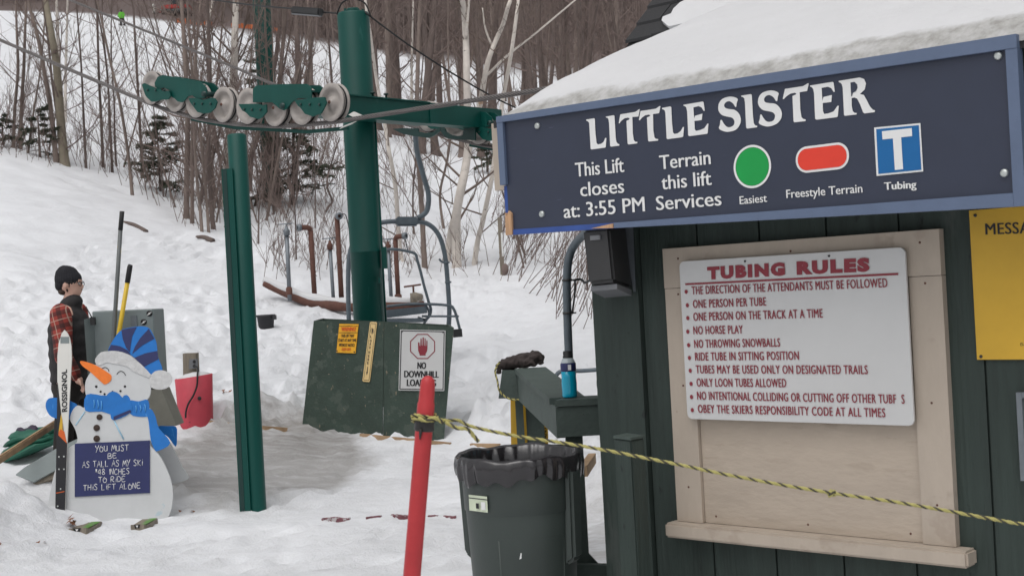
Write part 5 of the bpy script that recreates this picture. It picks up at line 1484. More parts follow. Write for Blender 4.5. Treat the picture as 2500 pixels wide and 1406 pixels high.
    bm = B(); hexa(bm, [f.pt(240, 1150, .15), f.pt(284, 1150, .15), f.pt(284, 1222, .15), f.pt(240, 1222, .15), f.pt(240, 1150, .13), f.pt(284, 1150, .13), f.pt(284, 1222, .11), f.pt(240, 1222, .11)]); mk('blade', bm, M['metal'], t)
    t = thing('yellow_shovel', 'shovel with a yellow handle and black grip leaning on the cabinet', 'shovel', f.pt(300, 900, .06))
    bm = B(); tube(bm, [f.pt(319, 646, .13), f.pt(317, 652, .13), f.pt(311, 690, .13)], [.017, .021, .021], 12); mk('grip', bm, M['wire'], t, True)
    bm = B(); tube(bm, [f.pt(311, 690, .13), f.pt(290, 815, .10), f.pt(265, 960, .1), f.pt(240, 1150, .15)], .018, 12); mk('handle', bm, M['shovel_y'], t, True)
    bm = B(); hexa(bm, [f.pt(220, 1145, .17), f.pt(258, 1150, .17), f.pt(248, 1224, .17), f.pt(210, 1222, .17), f.pt(220, 1145, .15), f.pt(258, 1150, .15), f.pt(248, 1224, .13), f.pt(210, 1222, .13)]); mk('blade', bm, M['wire'], t)
    # snow pusher lying by the snowman: wooden shaft and pale blade
    a, b = P(-30, 1140, 9.6), P(150, 1024, 11.2)
    t = thing('snow_pusher', 'snow pusher with a tan wooden shaft and a pale scoop lying on the snow', 'shovel', P(90, 1150, 9.9))
    bm = B(); beam(bm, a, b, .034, .058); bmesh.ops.bevel(bm, geom=bm.edges[:], offset=.008, segments=2, affect='EDGES'); mk('shaft', bm, M['plank'], t)
    s = [(38, 1158), (60, 1140), (138, 1094), (190, 1070), (195, 1120), (130, 1150), (82, 1176)]
    bm = B(); D = hit(100, 1178).y; fr = Frame(P(100, 1140, D), (1, .1, 0), (0, .55, 1)); flat(bm, fr, s, 0, .02); mk('scoop', bm, M['cab'], t)
    bm = B(); flat(bm, fr, [(80, 1178), (130, 1152), (195, 1124), (195, 1146), (150, 1160), (90, 1182)], -.03, .12); mk('scoop_back', bm, M['oldwood'], t)
    # folded green tarp
    c = P(72, 1092, hit(72, 1122).y)
    t = thing('folded_tarp', 'folded green and dark purple tarp heaped on the snow at the left edge', 'tarp', c)
    for k, (dz, w, m) in enumerate(((0, 1, 'tarp'), (.05, .96, 'tarp'), (.095, .9, 'tarp'), (.135, .80, 'tarp'))):
        bm = B(); ball(bm, c + Vector((.01 * k, .02 * k, dz - .02)), (.28 * w, .22, .045), 28, rings=8)
        for v in bm.verts: v.co += Vector((0, 0, .045 * math.sin((v.co.x - c.x) * 9 + k) * .5 + (v.co.x - c.x) * .20)) + Vector((.01, 0, .012)) * math.sin(v.co.y * 40 + v.co.x * 17 + k)
        mk('fold', bm, M[m], t, True)
    bm = B(); ball(bm, c + Vector((-.02, .05, .13)), (.11, .10, .05), 20)
    for v in bm.verts: v.co.z += .02 * math.sin(v.co.x * 40 + v.co.y * 30)
    mk('lining', bm, M['tarp_p'], t, True)
    # loose planks edging the loading lane
    for x0, y0, d0, x1, y1, d1, lab in ((470, 1030, 12.9, 560, 1036, 12.7, 'weathered plank half buried at the lane edge beside the red bucket'), (640, 1046, 12.9, 700, 1050, 12.8, 'weathered plank showing left of the plywood box foot'),
                                        (880, 1066, 12.6, 1100, 1086, 12.2, 'weathered plank along the foot of the plywood box'), (1150, 1088, 12.0, 1220, 1092, 11.9, 'weathered plank end showing behind the trash can')):
        a, b = hit(x0, y0), hit(x1, y1); a.z = gz(a.x, a.y) - .006; b.z = gz(b.x, b.y) - .010
        bm = B(); beam(bm, a, b, .035, .05); o = mk('lane_plank', bm, M['plank'], None, loc=a); tag(o, lab, 'plank', 'planks edging the loading lane')
    a, b = P(1424, 1150, 7.2), P(1446, 1118, 8.0); bm = B(); beam(bm, a, b, .045, .06); o = mk('timber_offcut', bm, M['plank'], None, loc=a); tag(o, 'short raw timber end seen between the railing post and the shack', 'timber')
    # half buried stop board with worn red paint
    a, b = hit(788, 1270), hit(1150, 1266); a.z = gz(a.x, a.y) - .012; b.z = gz(b.x, b.y) - .012
    bm = B(); n = 60
    ax = (b - a) / n; sd = Vector((-ax.y, ax.x, 0)).normalized()
    for i in range(n):
        k = float(vnoise(np.array([i * .42]), np.array([3.3]))[0])
        if i > 3 and k < .33: continue
        p = a + ax * i; w = .018 + .026 * k
        z = Vector((0, 0, .030))
        jit = sd * (.03 * (float(vnoise(np.array([i * .9]), np.array([8.3]))[0]) - .5))
        g = [p - sd * w * .5 + jit, p + ax * .98 - sd * w * .5 + jit, p + ax * .98 + sd * w * .5 + jit, p + sd * w * .5 + jit]
        hexa(bm, [Vector((q.x, q.y, gz(q.x, q.y) + .016)) for q in g] + [Vector((q.x, q.y, gz(q.x, q.y) - .03)) for q in g])
    o = mk('stop_board', bm, mat('worn_red_board', (.17, .065, .075), .8, .4, 18, .3, 30, spot=((.5, .48, .48), .58, 16)), None, loc=a); tag(o, 'worn red painted board nearly buried in the packed snow', 'board')
    # bent grey hoop rail seen above the railing
    bm = B(); D = 9.6
    tube(bm, crom([P(1345, 1010, D), P(1350, 940, D), P(1358, 916, D), P(1374, 906, D), P(1420, 905, D), P(1462, 902, D), P(1490, 900, D)], 6, False), .016, 10); tube(bm, crom([P(1470, 905, D), P(1464, 918, D), P(1462, 935, D), P(1466, 955, D), P(1480, 980, D), P(1482, 1030, D)], 6, False), .018, 10)
    o = mk('hoop_rail', bm, M['chair'], None, True, loc=P(1345, 1010, D)); tag(o, 'bent grey tube rail showing above the green railing by the bottle', 'rail')
    # fallen branches and dead leaves
    for x, y, x1, y1, r, lab in ((303, 546, 357, 569, .045, 'dark fallen log end lying on the bank behind the tall shovel'), (480, 583, 520, 592, .05, 'broken branch stub lying under the sapling clump')):
        a, b = hit(x, y), hit(x1, y1); a.z += r * .6; b.z += r * .4
        bm = B(); tube(bm, crom([a, a.lerp(b, .5) + Vector((0, 0, .03)), b], 4, False), [r * (.5 + .07 * i) for i in range(9)], 8); o = mk('fallen_branch', bm, M['bark2'], None, True, loc=a); tag(o, lab, 'branch')
    lv = random.Random(3)
    for x, y, n, lab in ((8, 1330, 2, 'dead brown leaves at the left edge of the snow'), (92, 1326, 3, 'dead brown leaf lying left of the ski tips'), (456, 1254, 3, 'scraps of dead leaf right of the snowman'), (545, 960, 9, 'patch of dead grass showing behind the red bucket'), (178, 1290, 9, 'cluster of dead oak leaves against the ski')):
        c = hit(x, y); bm = B()
        for k in range(n):
            p = c + Vector((lv.uniform(-.05, .05), lv.uniform(-.05, .05), .012 + (.03 * k / n if n > 5 else 0))); a = lv.uniform(0, 6); l = lv.uniform(.02, .04)
            if x == 178: p = c + Vector((lv.uniform(-.035, .03), lv.uniform(-.04, .02), lv.uniform(.01, .12)))
            if x == 545: p = c + Vector((lv.uniform(-.10, .10), lv.uniform(-.1, .1), .01)); l = .05
            tl = lv.uniform(-.8, .8)
            lobes = [(1, 0), (.5, .25), (.55, .5), (.15, .28), (-.1, .5), (-.3, .2), (-1, .04), (-1, -.04), (-.3, -.2), (-.1, -.5), (.15, -.28), (.55, -.5), (.5, -.25)]
            u = Vector((math.cos(a), math.sin(a), tl)).normalized(); w = u.cross(Vector((math.sin(a * 3) * .6, -.4, .9))).normalized()
            ts = [bm.verts.new(p + u * q * l + w * r_ * l + u.cross(w) * (.15 * l * abs(r_))) for q, r_ in lobes]; bm.faces.new(ts)
        o = mk('leaf_cluster', bm, M['leaf'], None, loc=c, fix=False); tag(o, lab, 'leaves')


yard_props()

# ---------------------------------------------------------------- snowman cut-out with its height ski


def snowman():
    f = Frame(P(280, 1278, 9.62), (1, 0, 0), (0, .13, 1))
    A = lambda s: [(120 + float(a) / 4.394, 780 + float(b) / 4.394) for a, b in (q.split(',') for q in s.split())]
    Bz = lambda s: [(float(a) / 3.196, 900 + float(b) / 3.196) for a, b in (q.split(',') for q in s.split())]
    t = thing('snowman_sign', 'painted plywood snowman with striped blue hat holding a height notice', 'cut-out sign', f.pt(280, 1278))
    body = [(366, 1042), (372, 1060), (366, 1085), (386, 1107), (404, 1138), (418, 1175), (422, 1207), (419, 1238), (410, 1262), (397, 1269), (282, 1272), (161, 1276), (134, 1286), (118, 1249), (122.6, 1200), (138, 1138), (163, 1097), (188, 1078), (185, 1052), (176, 1034), (170.5, 1022), (176, 1003), (190, 989), (209, 996), (250, 985), (361, 990)]
    bm = B(); flat(bm, f, c2(body, 3), 0, .018); mk('body_panel', bm, M['snowman'], t)
    head = A('500,480 440,570 395,650 385,730 405,830 500,880 700,905 900,900 1040,865 1085,790 1087,690 1075,600 1000,500 800,440 620,440')
    bm = B(); flat(bm, f, c2(head, 3), .003, .016); mk('head', bm, M['snowman'], t)
    # second board of the A-frame, its scarf end and flank show behind on the right
    g = Frame(f.o + Vector((0, .42, 0)), (1, 0, 0), (0, -.14, 1))
    bm = B(); flat(bm, g, c2([(386, 1060), (410, 1075), (430, 1110), (444, 1140), (460, 1165), (440, 1176), (390, 1182), (160, 1190), (180, 1120), (240, 1010), (330, 1000)], 3), 0, .018); b2 = mk('rear_panel', bm, M['snowman'], t)
    bm = B(); flat(bm, g, c2([(386, 1040), (410, 1040), (430, 1042), (432, 1065), (429, 1090), (412, 1068), (390, 1052)], 3), .003, .004); mk('rear_scarf', bm, M['bluepaint'], b2)
    k = .004
    scl = A('400,805 560,812 660,835 690,1010 560,985 388,975')
    bm = B(); flat(bm, f, c2(scl, 3), k, .003); flat(bm, f, c2(A('860,868 960,875 1060,862 1075,1000 1060,1040 900,1030 850,960'), 3), k, .003)
    flat(bm, f, c2(A('1050,1005 1090,955 1140,1040 1175,1160 1300,1320 1170,1406 1130,1390 1090,1290 1068,1100'), 3), k + .001, .004)
    mk('scarf', bm, M['bluepaint'], t)
    bm = B()
    for s in ('520,860 530,910 525,950', '560,870 565,920 560,965', '480,860 485,900 482,945', '930,920 935,960 930,990', '975,915 985,955 975,985', '1025,905 1035,945 1030,985'):
        tube(bm, [f.pt(x, y, .008) for x, y in A(s)], .0035, 5)
    mk('scarf_fold', bm, mat('paint_pale_blue', (.10, .36, .70), .5), t, True)
    bm = B(); flat(bm, f, c2(A('680,770 740,790 785,835 800,815 840,812 872,870 880,990 690,1078 650,990 600,880 625,800'), 3), k + .003, .004); mk('front_mitten', bm, M['bluepaint'], t)
    bm = B(); flat(bm, f, A('690,1040 870,965 880,990 692,1076'), k + .006, .004); mk('mitten_cuff', bm, M['navypaint'], t)
    bm = B(); flat(bm, f, c2(Bz('355,290 375,235 430,225 500,232 560,258 602,290 570,380 500,395 440,388 385,360'), 3), -.004, .012); mk('side_mitten', bm, M['bluepaint'], t)
    bm = B(); flat(bm, f, c2(A('330,452 370,446 500,490 640,575 668,612 655,660 600,694 560,670 440,560 360,500'), 3), k + .004, .006); mk('carrot_nose', bm, M['orange'], t)
    # hat: two blues
    bm = B(); flat(bm, f, c2(A('630,335 700,195 780,110 900,80 1000,72 1075,95 1125,185 1152,260 1168,400 1215,535 1160,575 1100,592 1010,500 900,395 800,355 700,338'), 3), k, .008, 0)
    for s in ('632,333 665,270 760,285 840,328 878,380 760,350', '775,113 855,92 938,82 890,180 872,290 866,352 825,300 790,210', '1068,98 1128,205 1000,275 890,368 920,290 975,200', '915,408 1030,362 1160,335 1172,425 1100,460 1008,512'):
        flat(bm, f, A(s), k + .0025, .003, 1)
    mk('hat', bm, [M['bluepaint'], M['navypaint']], t)
    bm = B(); flat(bm, f, c2(A('500,470 495,420 555,350 640,338 700,335 790,350 880,390 940,440 1000,492 1090,590 1075,622 1040,612 920,562 840,505 760,482 680,470 620,457 540,490'), 2), k + .005, .008); mk('hat_brim', bm, M['fur'], t)
    bm = B(); flat(bm, f, c2(A('1075,620 1110,575 1150,548 1230,545 1300,590 1316,650 1280,720 1200,750 1110,735 1080,680'), 3), k + .005, .008); mk('pompom', bm, M['fur'], t)
    for x, y, r in ((540, 1045, 32), (510, 1160, 35), (510, 1275, 35)):
        bm = B(); c = f.pt(*A(f'{x},{y}')[0], k); R = r / 4.394 / FPX * 9.6; lathe(bm, [(0, .006), (R * .5, .008), (R * .6, .004), (R * .8, .008), (R, .003), (R, 0)], c, f.n, 20); mk('button', bm, M['stubble'], t, True)
    for x, y, r in ((505, 718, 14), (552, 772, 12), (595, 798, 12), (680, 772, 10), (765, 765, 12), (813, 716, 13)):
        bm = B(); c = f.pt(*A(f'{x},{y}')[0], k); R = r / 4.394 / FPX * 9.6; lathe(bm, [(0, .003), (R, .002), (R, 0)], c, f.n, 14); mk('mouth_dot', bm, M['wire'], t)
    for s in ('560,528 600,512 632,530 642,556', '725,586 748,560 775,553 803,570 820,598'):
        bm = B(); tube(bm, crom([f.pt(x, y, k + .001) for x, y in A(s)], 4, False), .0028, 5); mk('eye', bm, M['wire'], t, True)
    bm = B(); tube(bm, [f.pt(x, y, .001) for x, y in A('700,1085 750,1190 800,1280')], .006, 5); tube(bm, crom([f.pt(x, y, .001) for x, y in A('385,985 320,1080 285,1130')], 3, False), .005, 5)
    mk('arm_line', bm, mat('paint_sky', (.34, .56, .70), .5), t, True)
    # notice
    n = thing('height_notice', 'dark blue notice YOU MUST BE AS TALL AS MY SKI on the snowman', 'sign', f.pt(273, 1212, .004))
    bm = B(); flat(bm, f, Bz('583,583 1168,558 1168,967 583,998'), .009, .008); mk('panel', bm, M['navypaint'], n)
    bm = B(); O = .0095
    z = lambda x, y: (x / 3.196, 900 + y / 3.196)
    for s, x0, x1, y0, y1, h in (('YOU MUST', 742, 1010, 645, 637, 46), ('BE', 840, 918, 698, 694, 38), ('AS TALL AS MY SKi', 642, 1118, 770, 752, 46), ('*48 INCHES', 742, 1016, 826, 820, 44), ('TO RiDE', 768, 985, 886, 880, 42), ('THiS LiFT ALONE', 650, 1102, 950, 932, 44)):
        hand_text(bm, f, s, z(x0, y0), z(x1, y1), z(x0, y0 - h), O, .0024)
    mk('lettering', bm, M['white'], n)
    # ski standing against it
    s = thing('upright_ski', 'white and black ski standing upright beside the painted snowman', 'ski', f.pt(146, 1284, .03))
    sk = c2([(157, 805), (166, 815), (173, 838), (175, 870), (172, 930), (168, 1000), (165, 1060), (162.5, 1120), (160, 1200), (157, 1285)], 3)[:27] 
    left = [(134.5, 1285), (135.5, 1200), (137, 1120), (138, 1060), (139, 1000), (140, 930), (140, 870), (143, 838), (150, 815)]
    out = [(157, 805), (164, 812), (170, 824), (174, 846), (175, 875), (172, 930), (168, 1000), (165, 1060), (162.5, 1120), (160, 1200), (157, 1285)] + left
    so = .034
    bm = B(); flat(bm, f, out, so, .012); mk('ski_body', bm, M['skiw'], s)
    bm = B()
    flat(bm, f, [(140, 934), (141, 934), (146, 980), (153, 1040), (160, 1078), (164, 1080), (162.5, 1120), (160, 1200), (157, 1285), (134.5, 1285), (135.5, 1200), (137, 1120), (138, 1060), (139, 1000)], so + .0015, .001, 0)
    flat(bm, f, [(149, 1010), (152.5, 1025), (155, 1068), (152, 1070), (148, 1066), (143, 1055)], so + .0027, .001, 1)
    flat(bm, f, [(143, 1055), (148, 1047), (157, 1053), (160, 1068), (163, 1082), (142.5, 1062)], so + .0039, .001, 2)
    flat(bm, f, [(153, 1030), (155, 1050), (153, 1048)], so + .0051, .001, 4)
    flat(bm, f, [(147.5, 822), (168.5, 822), (169, 838), (147.5, 838)], so + .0015, .001, 3)
    flat(bm, f, [(137, 1202), (157.5, 1198), (157.5, 1200), (137, 1204)], so + .0027, .001, 2)
    mk('graphics', bm, [M['black'], M['yellow'], M['orange_ink'], M['cab'], M['navypaint']], s)
    bm = B(); text(bm, f, 'ROSSIGNOL', (163.5, 1004), (163, 901), (151, 1006), so + .003, 0, .03)
    mk('lettering', bm, M['black'], s, fix=False)
    bm = B()
    for x, y in ((144, 1115), (156, 1114), (144, 1145), (156, 1145), (140, 1253), (149, 1253), (141, 1235), (148, 1193)):
        lathe(bm, [(0, .002), (.006, .0015), (.006, 0)], f.pt(x, y, so + .002), f.n, 8)
    mk('screw', bm, M['bolt'], s)
    # feet: two ski tips
    for (x0, y0, x1, y1), lab in (((165, 1306, 222, 1283), 'green and brown ski tip under the snowman beside the oak leaves'), ((318, 1297, 362, 1274), 'green and brown ski tip under the right side of the snowman')):
        c = hit((x0 + x1) / 2 - 2, y0 - 3); w = (x1 - x0) / FPX * c.y * .46
        o = thing('ski_tip', lab, 'ski', c, 'ski tips serving as feet'); z0 = c.z - .005
        st_ = [(-.02, .050, .80), (.0, .040, .92), (.04, .034, 1), (.10, .032, 1), (.30, .034, .96)]
        def sec(y, z, k, dz=0): return Vector((c.x - w * k, c.y + y, z0 + z + dz)), Vector((c.x + w * k, c.y + y, z0 + z + dz))
        bm = B()
        for u, v in zip(st_, st_[1:]):
            a, b = sec(*u); d, e = sec(*v); hexa(bm, [a, b, e, d] + [Vector((q_.x, q_.y, max(z0 - .02, q_.z - .045))) for q_ in (a, b, e, d)])
        mk('tip', bm, M['oldwood'], o)
        bm = B(); a, b = sec(*st_[1], .003); d, e = sec(*st_[4], .003); prism(bm, [a.lerp(b, .66), a.lerp(b, .96), d.lerp(e, .96), d.lerp(e, .45)], (0, 0, -.002)); mk('green_patch', bm, M['skigreen'], o)
        bm = B(); a, b = sec(*st_[0], .0); dn = Vector((0, -.003, -.030)); prism(bm, [a.lerp(b, .25) + Vector((0, -.003, 0)), a.lerp(b, .72) + Vector((0, -.003, 0)), a.lerp(b, .64) + dn, a.lerp(b, .5) + dn * .7, a.lerp(b, .33) + dn], (0, .002, 0)); mk('tip_guard', bm, M['wire'], o)
        bm = B(); prism(bm, [a.lerp(b, .40) + Vector((0, -.006, -.006)), a.lerp(b, .58) + Vector((0, -.006, -.006)), a.lerp(b, .49) + Vector((0, -.006, -.022))], (0, .002, 0)); mk('tip_mark', bm, M['white'], o)


snowman()


# ---------------------------------------------------------------- people


def attendant():
    D = 10.75
    q = lambda x, y, d=0.0: P(x, y, D) + Vector((0, d, 0))
    foot = q(172, 1195); g = gz(foot.x, foot.y)
    X = Vector((1, 0, 0))

    def limb(bm, pts, rad, rx=None, seg=12):
        tube(bm, pts, rad, seg, rx=rx)
        for p, r in zip(pts, rad if isinstance(rad, list) else [rad] * len(pts)): ball(bm, p, r * .98, 12, rings=8)
    hip, waist, chest, neckb, neck, head = q(172, 945), q(168, 880), q(165, 800), q(168, 742), q(174, 722), q(171, 695)
    fr = q(172, 1195).x
    sh = {-1: q(170, 765, -.215), 1: q(170, 762, .19)}
    el = {-1: q(182, 866, -.265), 1: q(186, 868, .22)}
    wr = {-1: q(207, 912, -.22), 1: q(226, 880, .12)}
    body = B()
    tube(body, [hip, waist, chest, q(167, 765), neckb], [.135, .13, .14, .12, .06], 18, rx=((0, 1, 0), 1.35)); ball(body, hip, (.13, .17, .12)); ball(body, q(167, 768), (.10, .19, .07))
    limb(body, [neckb, neck, q(173, 712)], [.062, .055, .055])
    # head, seen in right profile looking along the yard
    ball(body, q(169, 690), (.098, .078, .105), 20, rings=14); ball(body, q(180, 704), (.062, .058, .078), 16, rings=12)
    ball(body, q(190, 717), (.026, .03, .022), 12); tube(body, [q(197, 690), q(200, 697), q(203, 701)], [.010, .013, .013], 8); ball(body, q(200.5, 701.5), .014, 8)
    ball(body, q(197.5, 711), (.012, .022, .009), 10); ball(body, q(196, 685.5), (.014, .05, .012), 10)
    for s in (-1, 1): ball(body, q(168, 696, s * .082), (.018, .010, .028), 10)
    for s in (-1, 1):
        limb(body, [sh[s], el[s]], [.05, .042]); limb(body, [el[s], wr[s]], [.042, .028])
        d = (wr[s] - el[s]).normalized(); up = Vector((0, 0, 1)); w = d.cross(up).normalized(); n = w.cross(d)
        tube(body, [wr[s], wr[s] + d * .045, wr[s] + d * .085], [.028, .034, .030], 12, rx=(n, .55)); ball(body, wr[s] + d * .045, (.034, .03, .034))
        for i, l in enumerate((.068, .078, .072, .055)):
            b = wr[s] + d * .078 + w * (.026 - .0175 * i); tube(body, [b - d * .02, b + d * l * .45, b + d * l * .8 - n * .014, b + d * l * .92 - n * .032], [.010, .0095, .009, .008], 8)
        th = wr[s] + d * .03 + w * .028; tube(body, [th, th + d * .03 + w * .022 - n * .008, th + d * .06 + w * .024 - n * .018], [.012, .0115, .0095], 8)
        hp = hip + Vector((0, s * .09, -.04)); kn = Vector((fr + .02, hp.y, g + .50)); an = Vector((fr - .02, hp.y + s * .01, g + .09))
        limb(body, [hp, kn], [.085, .06]); limb(body, [kn, an], [.058, .042])
        tube(body, [an + Vector((-.05, 0, -.03)), an + Vector((.06, 0, -.045)), an + Vector((.17, 0, -.055))], [.04, .042, .03], 10)
    bm = remesh(body, .009, 3)
    o = mk('person', bm, M['skin'], None, True, loc=(foot.x, foot.y, g))
    tag(o, 'person in black beanie, red plaid shirt and dark vest standing behind the cabinet', 'person')
    # clothing
    bm = B(); tube(bm, [q(170, 930), waist, chest, q(167, 768), q(168, 748)], [.138, .136, .142, .12, .08], 18, rx=((0, 1, 0), 1.2)); ball(bm, q(167, 770), (.105, .19, .075))
    for s in (-1, 1): limb(bm, [sh[s], sh[s].lerp(el[s], .5), el[s]], [.088, .082, .074]); limb(bm, [el[s], el[s].lerp(wr[s], .5), wr[s] - (wr[s] - el[s]) * .02], [.074, .062, .050])
    bm = remesh(bm, .012, 3)
    for v in bm.verts: v.co += v.normal * .008 * (float(vnoise(np.array([v.co.x * 22 + 5]), np.array([v.co.z * 14 + v.co.y * 9]))[0]) - .5)
    mk('plaid_shirt', bm, M['plaid'], o, True)
    bm = B(); tube(bm, [q(172, 930), q(168, 880), q(166, 810), q(167, 772)], [.150, .150, .156, .135], 20, rx=((0, 1, 0), 1.28)); ball(bm, q(167, 768), (.125, .150, .085)); limb(bm, [q(172, 752), q(178, 735)], [.095, .080])
    tube(bm, [q(186, 760), q(205, 790), q(200, 860), q(195, 925)], [.05, .062, .065, .06], 12, rx=((0, 1, 0), 1.7))
    bm = remesh(bm, .012, 3)
    for v in bm.verts: v.co += v.normal * .004 * math.sin(v.co.z * 60)
    mk('vest', bm, M['vest'], o, True)
    bm = B()
    for s in (-1, 1):
        hp = hip + Vector((0, s * .09, -.04)); kn = Vector((fr + .02, hp.y, g + .50)); an = Vector((fr - .02, hp.y + s * .01, g + .14)); limb(bm, [hp, hp.lerp(kn, .5), kn], [.112, .10, .082]); limb(bm, [kn, an], [.082, .075])
    ball(bm, hip + Vector((0, 0, .0)), (.148, .19, .12)); tube(bm, [hip, hip + Vector((0, 0, .07))], [.145, .142], 16, rx=((0, 1, 0), 1.25))
    bm = remesh(bm, .014, 3); mk('trousers', bm, M['trouser'], o, True)
    for s in (-1, 1):
        an = Vector((fr - .02, hip.y + s * .10, g + .10)); bm = B(); limb(bm, [an + Vector((0, 0, .12)), an], [.062, .058]); tube(bm, [an + Vector((-.06, 0, -.045)), an + Vector((.06, 0, -.05)), an + Vector((.18, 0, -.06))], [.05, .054, .042], 10); ball(bm, an + Vector((.18, 0, -.06)), .042)
        bm = remesh(bm, .012, 3); mk('boot', bm, M['wire'], o, True)
    # beanie
    bm = B(); ball(bm, q(166.5, 682), (.108, .092, .085), 20, rings=14); ball(bm, q(163, 671), (.092, .084, .075), 16); ball(bm, q(158, 666), (.065, .06, .06), 12); ball(bm, q(149, 680), (.05, .06, .06), 12); tube(bm, [q(148, 700), q(170, 692), q(193, 680)], [.045, .07, .03], 14, rx=((0, 1, 0), 1.25)); ball(bm, q(152, 697), (.055, .075, .055), 14)
    bm = remesh(bm, .008, 2)
    for v in bm.verts: v.co += v.normal * .003 * math.sin(math.atan2(v.co.y - D, v.co.x - q(166, 690).x) * 26)
    mk('beanie', bm, M['knit'], o, True)
    bm = B(); ball(bm, q(156, 712), (.045, .07, .03), 14); ball(bm, q(170, 706, -.058), (.012, .012, .028), 10); ball(bm, q(170, 706, .058), (.012, .012, .028), 10); bm = remesh(bm, .007, 2); mk('hair', bm, M['stubble'], o, True)
    bm = B()
    for s in (-1, 1):
        c = q(199, 692.5, s * .034); n = 14
        tube(bm, [c + Vector((.004 * math.cos(k), math.cos(k) * .024, math.sin(k) * .019)) for k in np.linspace(0, 2 * math.pi, n)], .0028, 5); tube(bm, [c + Vector((0, s * .024, .008)), q(180, 689, s * .084), q(168, 690, s * .088)], .0030, 5)
    tube(bm, [q(200, 691, -.01), q(201, 690.5, 0), q(200, 691, .01)], .003, 5); mk('glasses', bm, M['wire'], o, True)
    for s in (-1, 1):
        bm = B(); ball(bm, q(195.5, 692, s * .03), (.009, .011, .008), 8); mk('eye', bm, M['white'], o, True)
    bm = B(); tube(bm, [q(199.5, 707, -.016), q(200.5, 706.5, 0), q(199.5, 707, .016)], .0035, 6); mk('moustache', bm, M['stubble'], o, True)


attendant()


